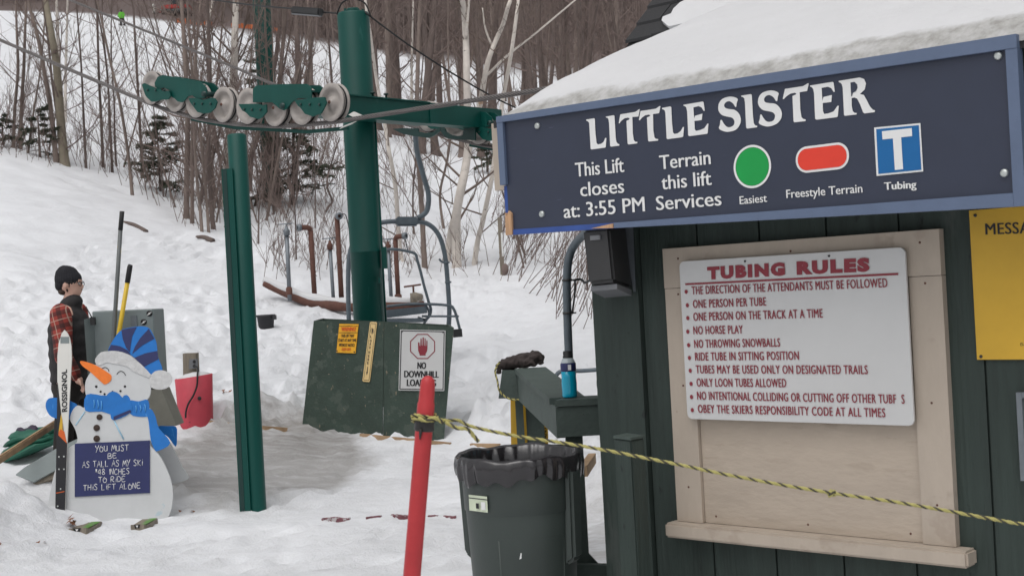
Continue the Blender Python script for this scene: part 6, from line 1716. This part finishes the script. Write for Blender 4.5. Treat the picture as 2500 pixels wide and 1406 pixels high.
def hill_people():
    b = hit(298, 64, 60); h = 40 / FPX * b.y; s = h / 1.75
    p = lambda x, y, z: b + Vector((x, y, z)) * s
    bm = B()
    for k in (-1, 1):
        tube(bm, [p(k * .10, 0, .88), p(k * .17 + .06, 0, .46), p(k * .20 + .10, 0, .06)], [.14 * s, .12 * s, .11 * s], 8); tube(bm, [p(k * .22, 0, 1.38), p(k * .33, -.03, 1.12), p(k * .30, -.16, .95)], [.06 * s, .055 * s, .045 * s], 8)
    tube(bm, [p(0, 0, .84), p(0, 0, 1.1), p(0, 0, 1.42)], [.15 * s, .15 * s, .12 * s], 10, rx=((1, 0, 0), 1.3)); ball(bm, p(0, 0, 1.40), (.2 * s, .12 * s, .08 * s)); ball(bm, p(0, 0, 1.62), (.095 * s, .11 * s, .125 * s)); tube(bm, [p(0, 0, 1.4), p(0, 0, 1.55)], .06 * s, 8)
    bm = remesh(bm, .03 * s, 2); o = mk('person', bm, M['trouser'], None, True, loc=b); tag(o, 'distant person in a lime green jacket standing on the snowy piste', 'person')
    bm = B()
    for k in (-1, 1): tube(bm, [p(k * .20, 0, 1.40), p(k * .33, -.03, 1.12), p(k * .31, -.14, .98)], [.085 * s, .075 * s, .06 * s], 8); ball(bm, p(k * .2, 0, 1.4), .085 * s)
    tube(bm, [p(0, 0, .80), p(0, 0, 1.1), p(0, 0, 1.46)], [.22 * s, .22 * s, .17 * s], 10, rx=((1, 0, 0), 1.35)); bm = remesh(bm, .03 * s, 2); mk('jacket', bm, M['lime'], o, True)
    bm = B(); ball(bm, p(0, .01, 1.66), (.11 * s, .125 * s, .12 * s)); mk('helmet', bm, M['plastic'], o, True)
    for k in (-1, 1):
        bm = B(); beam(bm, p(k * .19 + .10, -.9, .03), p(k * .19 + .10, .8, .03), .1 * s, .03 * s); mk('ski', bm, M['wire'], o)
    # parked machine at the crest, behind the netting
    c = hit(402, 47, 60); c = c + Vector((0, 6, 0)); c.z = gz(c.x, c.y); k = c.y / FPX
    t = thing('snow_groomer', 'dark and red tracked machine parked behind orange netting at the crest', 'snow machine', c)
    w = 34 * k
    def bx(name, x0, x1, z0, z1, y0, y1, m):
        bm = B(); hexa(bm, [c + Vector((x0, y0, z0)), c + Vector((x1, y0, z0)), c + Vector((x1, y0, z1)), c + Vector((x0, y0, z1)), c + Vector((x0, y1, z0)), c + Vector((x1, y1, z0)), c + Vector((x1, y1, z1)), c + Vector((x0, y1, z1))]); bmesh.ops.bevel(bm, geom=bm.edges[:], offset=.08, segments=2, affect='EDGES'); return mk(name, bm, M[m], t)
    bx('track', -w, w * 1.1, .0, .62, -.9, -.3, 'rubber'); bx('track', -w, w * 1.1, .0, .62, 1.2, 1.8, 'rubber'); bx('chassis', -w, w * .95, .66, 1.15, -.8, 1.7, 'machine_red')
    bx('cab', -w * .35, w * .55, 1.18, 2.5, -.6, 1.5, 'glass'); bx('cab_roof', -w * .4, w * .6, 2.52, 2.66, -.7, 1.6, 'machine_red'); bx('blade', -w * 1.55, -w * 1.4, .1, 1.2, -1.5, 2.3, 'skiw'); bx('push_arm', -w * 1.38, -w * 1.02, .45, .62, .2, .7, 'machine_red')
    for i in range(6):
        bm = B(); lathe(bm, [(0, .05), (.26, .05), (.28, 0), (.28, -.2)], c + Vector((-w * .85 + i * w * .36, -.93, .32)), (0, -1, 0), 14); mk('road_wheel', bm, M['plastic'], t)
    # orange netting along the crest
    pts = [hit(x, y, 60) for x, y in ((378, 48), (432, 58), (470, 62), (520, 66), (565, 70), (612, 73), (680, 80))]
    t = thing('safety_netting', 'orange safety netting on posts along the crest of the piste', 'netting', pts[2])
    for p in pts:
        p.z = gz(p.x, p.y); bm = B(); tube(bm, [p, p + Vector((0, 0, .9))], .03, 6); mk('post', bm, M['wire'], t)
    for i, (a, b) in enumerate(zip(pts, pts[1:])):
        if i in (0, 3): continue
        bm = B()
        for j in range(6):
            u = a.lerp(b, j / 6); v = a.lerp(b, (j + .82) / 6); sg = -.10 * math.sin(j * 1.3)
            hexa(bm, [u + Vector((0, -.05, .05)), v + Vector((0, -.05, .05)), v + Vector((0, -.05, .55 + sg)), u + Vector((0, -.05, .55 + sg)), u + Vector((0, -.03, .05)), v + Vector((0, -.03, .05)), v + Vector((0, -.03, .55 + sg)), u + Vector((0, -.03, .55 + sg))])
        mk('net', bm, M['netting'], t)


hill_people()
b = P(655, 300, 27.5); zb_ = gz(b.x, b.y)
bm = B(); lathe(bm, [(.19, zb_ - .3), (.19, 14), (0, 14)], (b.x, b.y, 0), seg=28)
o = mk('far_lift_tower', bm, M['tower'], None, True, loc=(b.x, b.y, zb_)); tag(o, 'another green steel lift tower standing among the trees up the hill', 'lift tower')

# ---------------------------------------------------------------- trees


class Sticks:
    """many thin tapered sticks, built as one mesh"""
    def __init__(s): s.a, s.b, s.r, s.q = [], [], [], []

    def add(s, a, b, ra, rb): s.a.append(tuple(a)); s.b.append(tuple(b)); s.r.append(ra); s.q.append(rb)

    def path(s, pts, r0, r1):
        n = len(pts) - 1
        for i in range(n): s.add(pts[i], pts[i + 1], r0 + (r1 - r0) * i / n, r0 + (r1 - r0) * (i + 1) / n)

    def build(s, name, m, parent=None, sides=3, loc=None):
        a = np.array(s.a); b = np.array(s.b); r = np.array(s.r); q = np.array(s.q); n = len(a)
        d = b - a; L = np.linalg.norm(d, axis=1, keepdims=True); d = d / np.maximum(L, 1e-9)
        ref = np.where(np.abs(d[:, 2:3]) < .9, np.array([[0, 0, 1.]]), np.array([[1., 0, 0]]))
        u = np.cross(d, ref); u /= np.maximum(np.linalg.norm(u, axis=1, keepdims=True), 1e-9); w = np.cross(d, u)
        V = np.empty((n, 2 * sides, 3))
        for k in range(sides):
            t = 2 * math.pi * k / sides; o = u * math.cos(t) + w * math.sin(t); V[:, k] = a + o * r[:, None]; V[:, sides + k] = b + o * q[:, None]
        base = np.array(wloc(parent) if parent is not None else Vector(loc or (0, 0, 0))); V = V.reshape(-1, 3) - base
        F = np.empty((n, sides, 4), int); off = np.arange(n) * 2 * sides
        for k in range(sides):
            l = (k + 1) % sides; F[:, k] = np.stack([off + k, off + l, off + sides + l, off + sides + k], -1)
        F = F.reshape(-1, 4)
        me = bpy.data.meshes.new(name); me.vertices.add(len(V)); me.vertices.foreach_set('co', V.ravel()); me.loops.add(F.size); me.loops.foreach_set('vertex_index', F.ravel())
        me.polygons.add(len(F)); me.polygons.foreach_set('loop_start', np.arange(0, F.size, 4)); me.polygons.foreach_set('loop_total', np.full(len(F), 4)); me.polygons.foreach_set('use_smooth', np.ones(len(F), bool))
        me.update(); me.materials.append(m)
        o = bpy.data.objects.new(name, me); COL.objects.link(o)
        if parent is not None: o.parent = parent
        else: o.location = base
        return o


def limb_path(R, p, d, l, n, up=.25, wob=.18):
    pts = [Vector(p)]; d = Vector(d).normalized()
    for i in range(n):
        d = (d + Vector((R.uniform(-wob, wob), R.uniform(-wob, wob), R.uniform(-wob, wob) * .6 + up * .3))).normalized(); pts.append(pts[-1] + d * l / n)
    return pts


def add_branches(S_, R, trunk, rads, n, t0, lmin, lmax, sub=4, up=.35, el=(.15, 1.1), thin=1.0):
    N = len(trunk) - 1
    for i in range(n):
        t = t0 + (1 - t0) * (i + R.random()) / n
        k = min(N - 1, int(t * N)); p = trunk[k].lerp(trunk[k + 1], t * N - k); r = rads[k] * .42 * thin
        a = R.uniform(0, 2 * math.pi); e = R.uniform(*el)
        d = Vector((math.cos(a) * math.cos(e), math.sin(a) * math.cos(e), math.sin(e)))
        l = R.uniform(lmin, lmax) * (1.15 - .7 * t)
        br = min(max(r, .006), .045) * R.uniform(.5, 1); b = limb_path(R, p, d, l, 5, up)
        S_.path(b, br, .004)
        for j in range(sub):
            s = R.uniform(.2, .95); kk = min(4, int(s * 5)); q = b[kk].lerp(b[kk + 1], s * 5 - kk)
            d2 = (b[kk + 1] - b[kk]).normalized() + Vector((R.uniform(-1, 1), R.uniform(-1, 1), R.uniform(-.3, .8))) * .8
            c = limb_path(R, q, d2, l * R.uniform(.22, .5), 3, .2); S_.path(c, max(br * .45, .004), .0025)
            for m in range(2):
                q2 = c[R.randint(0, 2)]; d3 = d2.normalized() + Vector((R.uniform(-1, 1), R.uniform(-1, 1), R.uniform(-.5, .8))); S_.path(limb_path(R, q2, d3, l * R.uniform(.10, .22), 2, .1), .0035, .0018)


def hero(label, kind, wpx, pix, nb=26, dd=0.0, name='bare_tree', lmin=.8, lmax=2.2, extra=None, top=9.0, group=None, cat='tree'):
    """a tree whose visible trunk follows points of the photograph at the depth where its foot meets the snow"""
    R = random.Random(hash(label) % 1000 + int(pix[0][0]))
    R = random.Random(int(pix[0][0] * 7 + pix[0][1]))
    b = hit(*pix[0], 14) if dd <= 0 else P(*pix[0], dd); D = b.y
    t = thing(name, label, cat, b, group)
    pts = [P(x, y, D + .25 * math.sin(i * 1.7)) for i, (x, y) in enumerate(pix)]; pts[0] = b - Vector((0, 0, .2))
    d = (pts[-1] - pts[-2]).normalized(); d = (d + Vector((0, 0, .5))).normalized()
    while pts[-1].z < top and len(pts) < 30: pts.append(pts[-1] + (d + Vector((R.uniform(-.06, .06), R.uniform(-.06, .06), 0))) * 1.1)
    sm = crom(pts, 4, False); n = len(sm); r0 = wpx / FPX * D / 2
    rads = [max(r0 * (1 - .62 * i / n), .010) for i in range(n)]
    rads[0] *= 1.6; rads[1] *= 1.15
    bm = B(); tube(bm, sm, rads, 10 if wpx > 9 else 7)
    if extra:
        for pp, w in extra:
            e = crom([P(x, y, D + .1) for x, y in pp], 4, False); rr = w / FPX * D / 2; tube(bm, e, [max(rr * (1 - .55 * i / len(e)), .008) for i in range(len(e))], 7)
    mk('trunk', bm, M[kind], t, True)
    S_ = Sticks(); add_branches(S_, R, sm, rads, nb, .10, lmin, lmax)
    if extra:
        for pp, w in extra:
            e = crom([P(x, y, D + .1) for x, y in pp], 4, False); add_branches(S_, R, e, [.02] * len(e), 7, .2, .5, 1.2)
    S_.build('crown', M['twig2' if kind == 'birch' else 'twig'], t)
    return t


hero('stout pale olive aspen leaning left, the thickest trunk on the left bank', 'aspen', 24, [(160, 403), (150, 320), (139, 170), (125, 80), (111, 0)], 9)
hero('grey leaning trunk crossing just left of the stout pale aspen', 'bark', 13, [(138, 398), (128, 300), (113, 205), (92, 90), (68, 0)], 9)
hero('slim upright grey tree at the far left, first of the close pair', 'bark', 9, [(30, 364), (36, 270), (44, 170), (41, 80), (38, 0)], 11)
hero('slim upright grey tree at the far left, second of the close pair', 'bark', 10, [(48, 367), (52, 270), (58, 170), (61, 80), (63, 0)], 11)
hero('thin white birch behind the stout pale aspen', 'birch', 9, [(158, 300), (160, 200), (163, 80), (165, 0)], 7, name='birch_tree')
hero('pale birch rising beside the top of the stout aspen', 'birch', 12, [(146, 320), (143, 150), (140, 60), (138, 0)], 6, name='birch_tree')
hero('very slim dark straight sapling right of the stout aspen', 'bark2', 6.5, [(210, 412), (204, 280), (198, 154), (186, 0)], 9)
hero('slim dark straight tree midway between aspen and sheave wheels', 'bark2', 8, [(252, 412), (247, 290), (241, 171), (237, 17), (236, 0)], 11)
hero('thin dark sapling leaning left behind the crossing steel ropes', 'bark2', 6, [(274, 422), (264, 205), (250, 90), (236, 20)], 9)
hero('leaning forked sapling rising from the lowest foot left of the firs', 'bark', 9, [(324, 478), (316, 400), (300, 290), (285, 215), (270, 154), (250, 60)], 10)
hero('slim straight dark tree passing just behind the leftmost sheave wheel', 'bark2', 8, [(348, 437), (343, 330), (338, 239), (330, 100), (326, 27), (322, 0)], 11)
hero('brown trunk rising between the two halves of the near wheel train', 'bark', 15, [(454, 538), (456, 420), (458, 300), (452, 150), (443, 0)], 26)
hero('slimmer brown trunk hugging the right of the brown trunk under the wheels', 'bark', 10, [(468, 546), (469, 420), (471, 300), (476, 150), (490, 0)], 22)
hero('thin trunk bowed left just left of the green gate post', 'bark', 9, [(494, 570), (488, 500), (481, 440), (476, 360)], 20)
hero('thin bowed trunk beside the left edge of the green gate post', 'bark', 8, [(510, 573), (504, 480), (494, 372), (488, 300)], 20)
hero('clump stem with rough bark touching the left of the gate post', 'bark2', 12, [(522, 563), (514, 480), (509, 380), (512, 250)], 24)
hero('thick white birch standing behind the wheel train', 'birch', 24, [(548, 505), (560, 350), (570, 200), (573, 100), (576, 0)], 22, name='birch_tree')
hero('slender white birch left of the thick birch behind the wheels', 'birch', 13, [(516, 470), (515, 300), (512, 150), (508, 60), (520, 0)], 18, name='birch_tree')
hero('dark heavy trunk leaning right behind the top of the gate post', 'bark2', 17, [(607, 470), (610, 400), (626, 340), (646, 270), (672, 150), (690, 0)], 24)
hero('straight grey trunk between the gate post and the right fir', 'bark', 13, [(647, 495), (650, 430), (658, 372), (676, 250), (700, 0)], 24)
hero('left stem of the close pair growing in front of the right fir', 'bark', 8, [(668, 510), (671, 450), (664, 372), (660, 250)], 18)
hero('right stem of the close pair growing in front of the right fir', 'bark', 10, [(683, 510), (680, 450), (676, 397), (684, 250), (690, 100), (692, 0)], 22)
hero('crooked bare stem snaking up left of the main tower', 'bark2', 6.5, [(780, 521), (800, 508), (811, 491), (799, 457), (801, 425), (806, 409), (818, 370), (830, 336)], 8, lmin=.4, lmax=1.0, top=4.5)
hero('dark brown trunk close to the left side of the main tower top', 'bark2', 23, [(722, 320), (724, 240), (728, 190), (726, 100), (722, 0)], 26)
hero('grey trunk between the dark trunk and the main tower', 'bark', 15, [(760, 300), (759, 200), (757, 100), (752, 0)], 24)
hero('thin trunk almost touching the main tower on its left', 'bark2', 8, [(812, 290), (810, 200), (802, 90), (797, 0)], 20)
hero('thin leaning birch emerging right of the main tower', 'birch', 12, [(985, 640), (974, 585), (966, 460), (950, 372), (944, 330), (920, 200), (905, 90), (892, 0)], 14, name='birch_tree')
hero('thick dark trunk behind the crossarm right of the main tower', 'bark2', 32, [(967, 330), (967, 213), (962, 100), (955, 0)], 26)
hero('slender cream birch right of the thick dark trunk', 'birch', 8, [(1004, 300), (1005, 200), (1006, 124), (1009, 0)], 16, name='birch_tree')
hero('straight brown trunk standing behind the lift chair hanger', 'bark', 14, [(1037, 656), (1030, 520), (1021, 370), (1018, 250), (1022, 100), (1026, 0)], 22)
hero('brown trunk behind the crossarm joint', 'bark2', 19, [(1076, 330), (1072, 213), (1070, 100), (1072, 0)], 24)
hero('tallest white birch with black marks, forking high beside the big sign', 'birch', 25, [(1115, 655), (1114, 590), (1115, 520), (1128, 450), (1138, 400), (1143, 345), (1141, 263), (1139, 160), (1137, 89), (1132, 21), (1122, -30)], 14, name='birch_tree', extra=[([(1137, 92), (1141, 50), (1145, 0), (1147, -40)], 9)])
hero('white birch crossing the tallest one and leaning right near its top', 'birch', 18, [(1087, 643), (1098, 585), (1107, 539), (1128, 450), (1150, 340), (1173, 249), (1183, 190), (1194, 142), (1212, 96), (1228, 60), (1240, 18), (1248, -10)], 12, name='birch_tree', extra=[([(1190, 183), (1240, 135), (1310, 80), (1397, 7), (1430, -20)], 6.5), ([(1200, 110), (1185, 70), (1178, 20)], 6)])
hero('white birch leaning right, nearest the left end of the big sign', 'birch', 14, [(1153, 647), (1166, 590), (1179, 539), (1201, 431), (1218, 310), (1230, 231), (1248, 131), (1262, 30), (1265, 0)], 14, name='birch_tree')
hero('double dark trunk behind the leaning birches', 'bark2', 26, [(1202, 330), (1202, 213), (1208, 100), (1212, 0)], 26)
hero('dark slim trunk above the left end of the snowy roof', 'bark2', 11, [(1278, 300), (1278, 213), (1276, 100), (1270, 0)], 22)
hero('slim dark trunk second from the left over the snowy roof', 'bark2', 9, [(1306, 240), (1304, 142), (1306, 60), (1310, 0)], 22)
hero('thin stem close to the right of the main tower foot', 'bark2', 5, [(1010, 575), (1008, 480), (1014, 400), (1020, 330)], 12, lmin=.5, lmax=1.2)
hero('thin brown stem leaning between the chair hanger and the birches', 'bark', 7, [(1086, 560), (1074, 480), (1090, 400), (1100, 330), (1096, 200)], 16)
hero('forked dark stem rooted low between post and hydrants', 'bark2', 5, [(629, 597), (632, 520), (634, 480), (628, 420)], 12, lmin=.4, lmax=1.0, top=4)
hero('long thin dark stem curving up past the hydrants', 'bark2', 4.5, [(722, 640), (722, 560), (720, 500), (724, 470)], 12, lmin=.4, lmax=1.0, top=4)
hero('thin straight stem rising between the two left hydrants', 'bark2', 4, [(768, 560), (770, 480), (768, 400), (764, 316)], 12, lmin=.4, lmax=1.0, top=5)

# copied trees: thicket saplings on the bank, the wood behind
def proto(name, seed, h, r, nb, kind, sub=4, lmin=.6, lmax=2.0, lean=.12, tw='twig', el=(.2, 1.15), t0=.08):
    R = random.Random(seed); t = thing(name, None, 'tree', (0, 0, 0))
    p = [Vector((0, 0, -.15))]; d = Vector((R.uniform(-lean, lean), R.uniform(-lean, lean), 1))
    n = 10
    for i in range(n): d = (d + Vector((R.uniform(-.06, .06), R.uniform(-.06, .06), .0))); p.append(p[-1] + d.normalized() * (h + .15) / n)
    sm = crom(p, 2, False); rads = [max(r * (1 - .8 * i / len(sm)), .008) for i in range(len(sm))]
    fl = [sm[0], sm[0].lerp(sm[1], .25), sm[0].lerp(sm[1], .45), sm[0].lerp(sm[1], .75)]; bm = B(); tube(bm, fl + sm[1:], [r * 1.7, r * 1.4, r * 1.18, r * 1.05] + rads[1:], 8); mk('trunk', bm, M[kind], t, True)
    S_ = Sticks(); add_branches(S_, R, sm, rads, nb, t0, lmin, lmax, sub, el=el); S_.build('crown', M[tw], t)
    return t


R = random.Random(11)
wood = [proto('wood_tree', 100 + i, R.uniform(11, 16), R.uniform(.07, .16), 30, ('bark2', 'bark', 'bark2', 'bark')[i % 4], 4, 1.0, 3.0, t0=.18) for i in range(7)]
sap = [proto('bank_sapling', 200 + i, R.uniform(4.5, 8), R.uniform(.018, .036), 15, ('bark', 'bark2')[i % 2], 4, .5, 1.5, .3, t0=.05) for i in range(8)]
used = set()


def place(protos, pool, x, y, group, label, smin=.8, smax=1.2):
    p = R.choice(protos); z = gz(x, y); rz = R.uniform(0, 6.28); sc = R.uniform(smin, smax)
    if p.name not in used:
        used.add(p.name); p.location = (x, y, z); p.rotation_euler = (0, 0, rz); p.scale = (sc, sc, sc); o = p
    else: o = dup(p, (x, y, z), rz, sc)
    o['label'] = label; o['group'] = group
    return o


# the wood fills the slope behind the birches; the piste on the left stays open
n = 0
while n < 78:
    D = 43 + 65 * R.random() ** 1.2; u = R.uniform(-.20, .16)
    if u < -.115: continue
    if u < -.07 and D > 75: continue
    px = 1250 + u * FPX
    if abs(px - 655) < 45: continue
    place(wood, 'w', u * D, D, 'bare trees of the wood behind the birches', 'bare brown tree in the wood on the slope behind the birches', .75, 1.25); n += 1
n = 0
base = [(-600, 330), (-40, 372), (0, 366), (150, 400), (250, 414), (330, 460), (450, 540), (560, 560), (640, 560), (720, 540), (800, 420), (900, 400)]
bx_, by_ = zip(*base)
while n < 56:
    px = R.uniform(-480, 820) if R.random() < .5 else R.uniform(430, 720); py = float(np.interp(px, bx_, by_)) - R.uniform(2, 42) * (1.6 if px > 420 else 1)
    p = hit(px, py, 14)
    if p.y > 42: continue
    place(sap, 's', p.x, p.y, 'thin bare saplings in the thicket on the bank', 'thin bare sapling in the thicket along the snowy bank', .7, 1.2); n += 1
n = 0
while n < 9:
    px = R.uniform(1225, 1450); py = 640 + (px - 1225) * .72 - R.uniform(-25, 90)
    p = hit(px, py, 10)
    if p.y > 30: continue
    place(sap, 's', p.x, p.y, 'thin bare saplings beside the shack', 'thin bare sapling on the bank between the stake and the shack', .35, .6); n += 1

# brushwood: one tangle nobody could count
S_ = Sticks(); R = random.Random(23)


def brush(px, py, h0, h1, lean, up=.1):
    p = hit(px, py, 10)
    if p.y > 60: return
    h = R.uniform(h0, h1); d = Vector((R.uniform(-.5, .5) + lean, R.uniform(-.4, .4), 1))
    b = limb_path(R, p - Vector((0, 0, .05)), d, h, 4, up, .16); S_.path(b, .004 + .0022 * h, .002)
    for j in range(4):
        k = R.randint(1, 3); d2 = (b[k + 1] - b[k]).normalized() + Vector((R.uniform(-1, 1), R.uniform(-1, 1), R.uniform(-.2, .6))) * .7
        c = limb_path(R, b[k], d2, h * R.uniform(.2, .5), 3, .1); S_.path(c, .0045, .0015)
        S_.path(limb_path(R, c[1], d2 + Vector((R.uniform(-1, 1), R.uniform(-1, 1), R.uniform(-.3, .6))), h * R.uniform(.1, .25), 2, .1), .003, .0015)


for _ in range(430):
    px = R.uniform(-480, 830); brush(px, float(np.interp(px, bx_, by_)) + 16 - R.uniform(0, 60) * (1.5 if px > 420 else 1), .5, 2.2, .0)
for _ in range(105):
    px = R.uniform(1190, 1470); brush(px, 655 + (px - 1200) * .72 - R.uniform(-14, 150), .6, 2.4, .5, .4)
for _ in range(120):
    px = R.uniform(640, 1180); brush(px, R.uniform(600, 690), .3, 1.1, .05)
for _ in range(170):
    px = R.uniform(640, 1060); brush(px, R.uniform(400, 560), .4, 1.4, .0)
for _ in range(240):
    px = R.uniform(640, 1560); brush(px, R.uniform(190, 420), .8, 2.6, .0)
o = S_.build('brushwood', M['twig'], None, 3, loc=(0, 20, 3)); tag(o, 'tangle of bare brush along the foot of the trees', None, None, 'stuff')

# far wood on the hill beyond the piste
S_ = Sticks(); R = random.Random(31); NPR = np.random.RandomState(5)
cnt = 0
while cnt < 3600:
    D = 148 + 150 * R.random() ** 1.5; u = R.uniform(-.42, .22); x = u * D; y = D
    if D < 156 + 10 * math.sin(x * .1): continue
    z = gz(x, y) - .3; h = R.uniform(8, 15); r = R.uniform(.07, .2); tp = Vector((x + R.uniform(-.8, .8), y + R.uniform(-.8, .8), z + h))
    S_.add((x, y, z), tp, r, .02)
    for j in range(13):
        t = R.uniform(.12, .95); q = Vector((x, y, z)).lerp(tp, t); a = R.uniform(0, 6.28); l = h * .30 * (1.1 - t); S_.add(q, q + Vector((math.cos(a) * l * .7, math.sin(a) * l * .7, l * R.uniform(.3, 1.1))), .045, .012)
    cnt += 1
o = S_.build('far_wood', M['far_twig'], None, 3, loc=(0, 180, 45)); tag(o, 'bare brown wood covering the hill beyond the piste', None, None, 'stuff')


# ---------------------------------------------------------------- young firs
def fir(label, px, py, h, w, seed, lean=0.0):
    R = random.Random(seed); b = hit(px, py, 14); t = thing('young_fir', label, 'fir', b)
    tp = b + Vector((lean * h, 0, h)); bm = B(); tube(bm, [b - Vector((0, 0, .2)), b.lerp(tp, .5), tp], [.035, .022, .006], 7); mk('trunk', bm, M['bark2'], t, True)
    S_ = Sticks(); br = Sticks(); n = int(h * 19)
    for i in range(n):
        k = (i + R.random()) / n; p = b.lerp(tp, .10 + .89 * k); a = R.uniform(0, 6.28); l = w * (1.0 - .62 * k) * R.uniform(.35, 1.25); sl = R.uniform(-.25, .45)
        pts = limb_path(R, p, (math.cos(a), math.sin(a), sl), l, 6, -.05, .16); br.path(pts, .009, .003)
        sprays = [pts[1:]]
        for q_ in range(int(3 + l * 5)):
            f = R.uniform(.25, .95); kk = min(5, int(f * 6)); dv = (pts[kk + 1] - pts[kk]).normalized(); sd = Vector((-dv.y, dv.x, 0)).normalized() * R.choice((-1, 1))
            c = limb_path(R, pts[kk], dv * .8 + sd * .8 + Vector((0, 0, R.uniform(-.3, .2))), l * R.uniform(.18, .42), 3, -.1, .2); br.path(c, .005, .002); sprays.append(c)
        if R.random() < .12: continue
        for sp in sprays:
            for u, v in zip(sp, sp[1:]):
                dv = (v - u).normalized()
                for q_ in range(17):
                    g_ = u.lerp(v, R.random()); S_.add(g_, g_ + (dv * .7 + Vector((R.uniform(-1, 1), R.uniform(-1, 1), R.uniform(-.6, .6)))).normalized() * R.uniform(.035, .08), .011, .003)
    br.build('crown', M['bark2'], t); S_.build('foliage', M['needle'], t)


fir('young dark fir with open branches behind the leftmost saplings under the wheels', 392, 470, 1.7, .95, 1)
fir('larger young fir right of the gate post, spreading toward the tower', 715, 500, 1.9, 1.25, 2, .05)
fir('fir half hidden behind the thick birch above the wheels', 640, 330, 2.4, 1.2, 3)
fir('thin scruffy fir at the far left edge among the slim pair', 98, 385, 1.1, .6, 4)
fir('small fir under the right end of the crossarm by the sign', 1190, 420, 1.5, .6, 5)
fir('small fir behind the first slim trees at the left edge', 8, 355, .7, .5, 6)

# ---------------------------------------------------------------- shingled building behind the shack
def back_shed():
    r = Vector((.7455, -.6665, 0)); m = Vector((.6665, .7455, 0))
    e = P(1527, 108, 11.0); pit = .93
    t = thing('back_building', 'taller building behind the shack, its dark shingled roof edged in white', 'building', Vector((e.x + .5, e.y + .5, 0)))
    q = lambda a, s, h=0: e + r * a + m * s + Vector((0, 0, s * pit + h))
    rf = Frame(e, r, m + Vector((0, 0, pit)))
    bm = B(); st = .171
    for i in range(14):
        s0, s1 = i * st, i * st + st * 1.06; x = 0.0; j = 0
        while x < 4:
            w = .27 + .05 * ((i * 5 + j * 3) % 3) - (.12 if j == 0 and i % 2 else 0)
            hh = .030 + .005 * ((i * 7 + j * 5) % 3); x1 = min(4, x + w - .007)
            hexa(bm, [q(x, s0, hh), q(x1, s0, hh), q(x1, s1, hh - .020), q(x, s1, hh - .020), q(x, s0, hh - .026), q(x1, s0, hh - .026), q(x1, s1, hh - .040), q(x, s1, hh - .040)]); x += w; j += 1
    hexa(bm, [q(.01, .01, -.06), q(4, .01, -.06), q(4, 2.3, -.06), q(.01, 2.3, -.06), q(.01, .01, -.02), q(4, .01, -.02), q(4, 2.3, -.02), q(.01, 2.3, -.02)])
    mk('roof', bm, M['asphalt_shingle'], t)
    bm = B(); hexa(bm, [q(.06, .0, -.12), q(4, .0, -.12), q(4, .0, -.03), q(.06, .0, -.03), q(.06, .05, -.17), q(4, .05, -.17), q(4, .05, -.09), q(.06, .05, -.09)]); mk('gutter_board', bm, M['white'], t)
    bm = B(); o_ = e + Vector((0, 0, -.13)); z0 = -.1
    cs = [o_ + r * .25 + m * .3, o_ + r * 4 + m * .3, o_ + r * 4 + m * 3.5, o_ + r * .25 + m * 3.5]
    hexa(bm, [Vector((p.x, p.y, z0)) for p in cs] + [Vector((p.x, p.y, o_.z)) for p in cs]); mk('wall', bm, M['shack'], t)
    ed = [ab(rf, *p) for p in ((1640, 80), (1623, 65), (1626, 56), (1646, 48), (1652, 36), (1668, 21), (1690, 10), (1716, -1), (1745, -14), (1800, -30), (1850, -60))]
    bm = B(); top = [rf.at(a, b, .062) for a, b in ed] + [rf.at(3.9, ed[-1][1], .062), rf.at(3.9, ed[0][1], .062)]
    prism(bm, top, -rf.n * .045); mk('roof_snow', bm, M['roofsnow'], t)


back_shed()
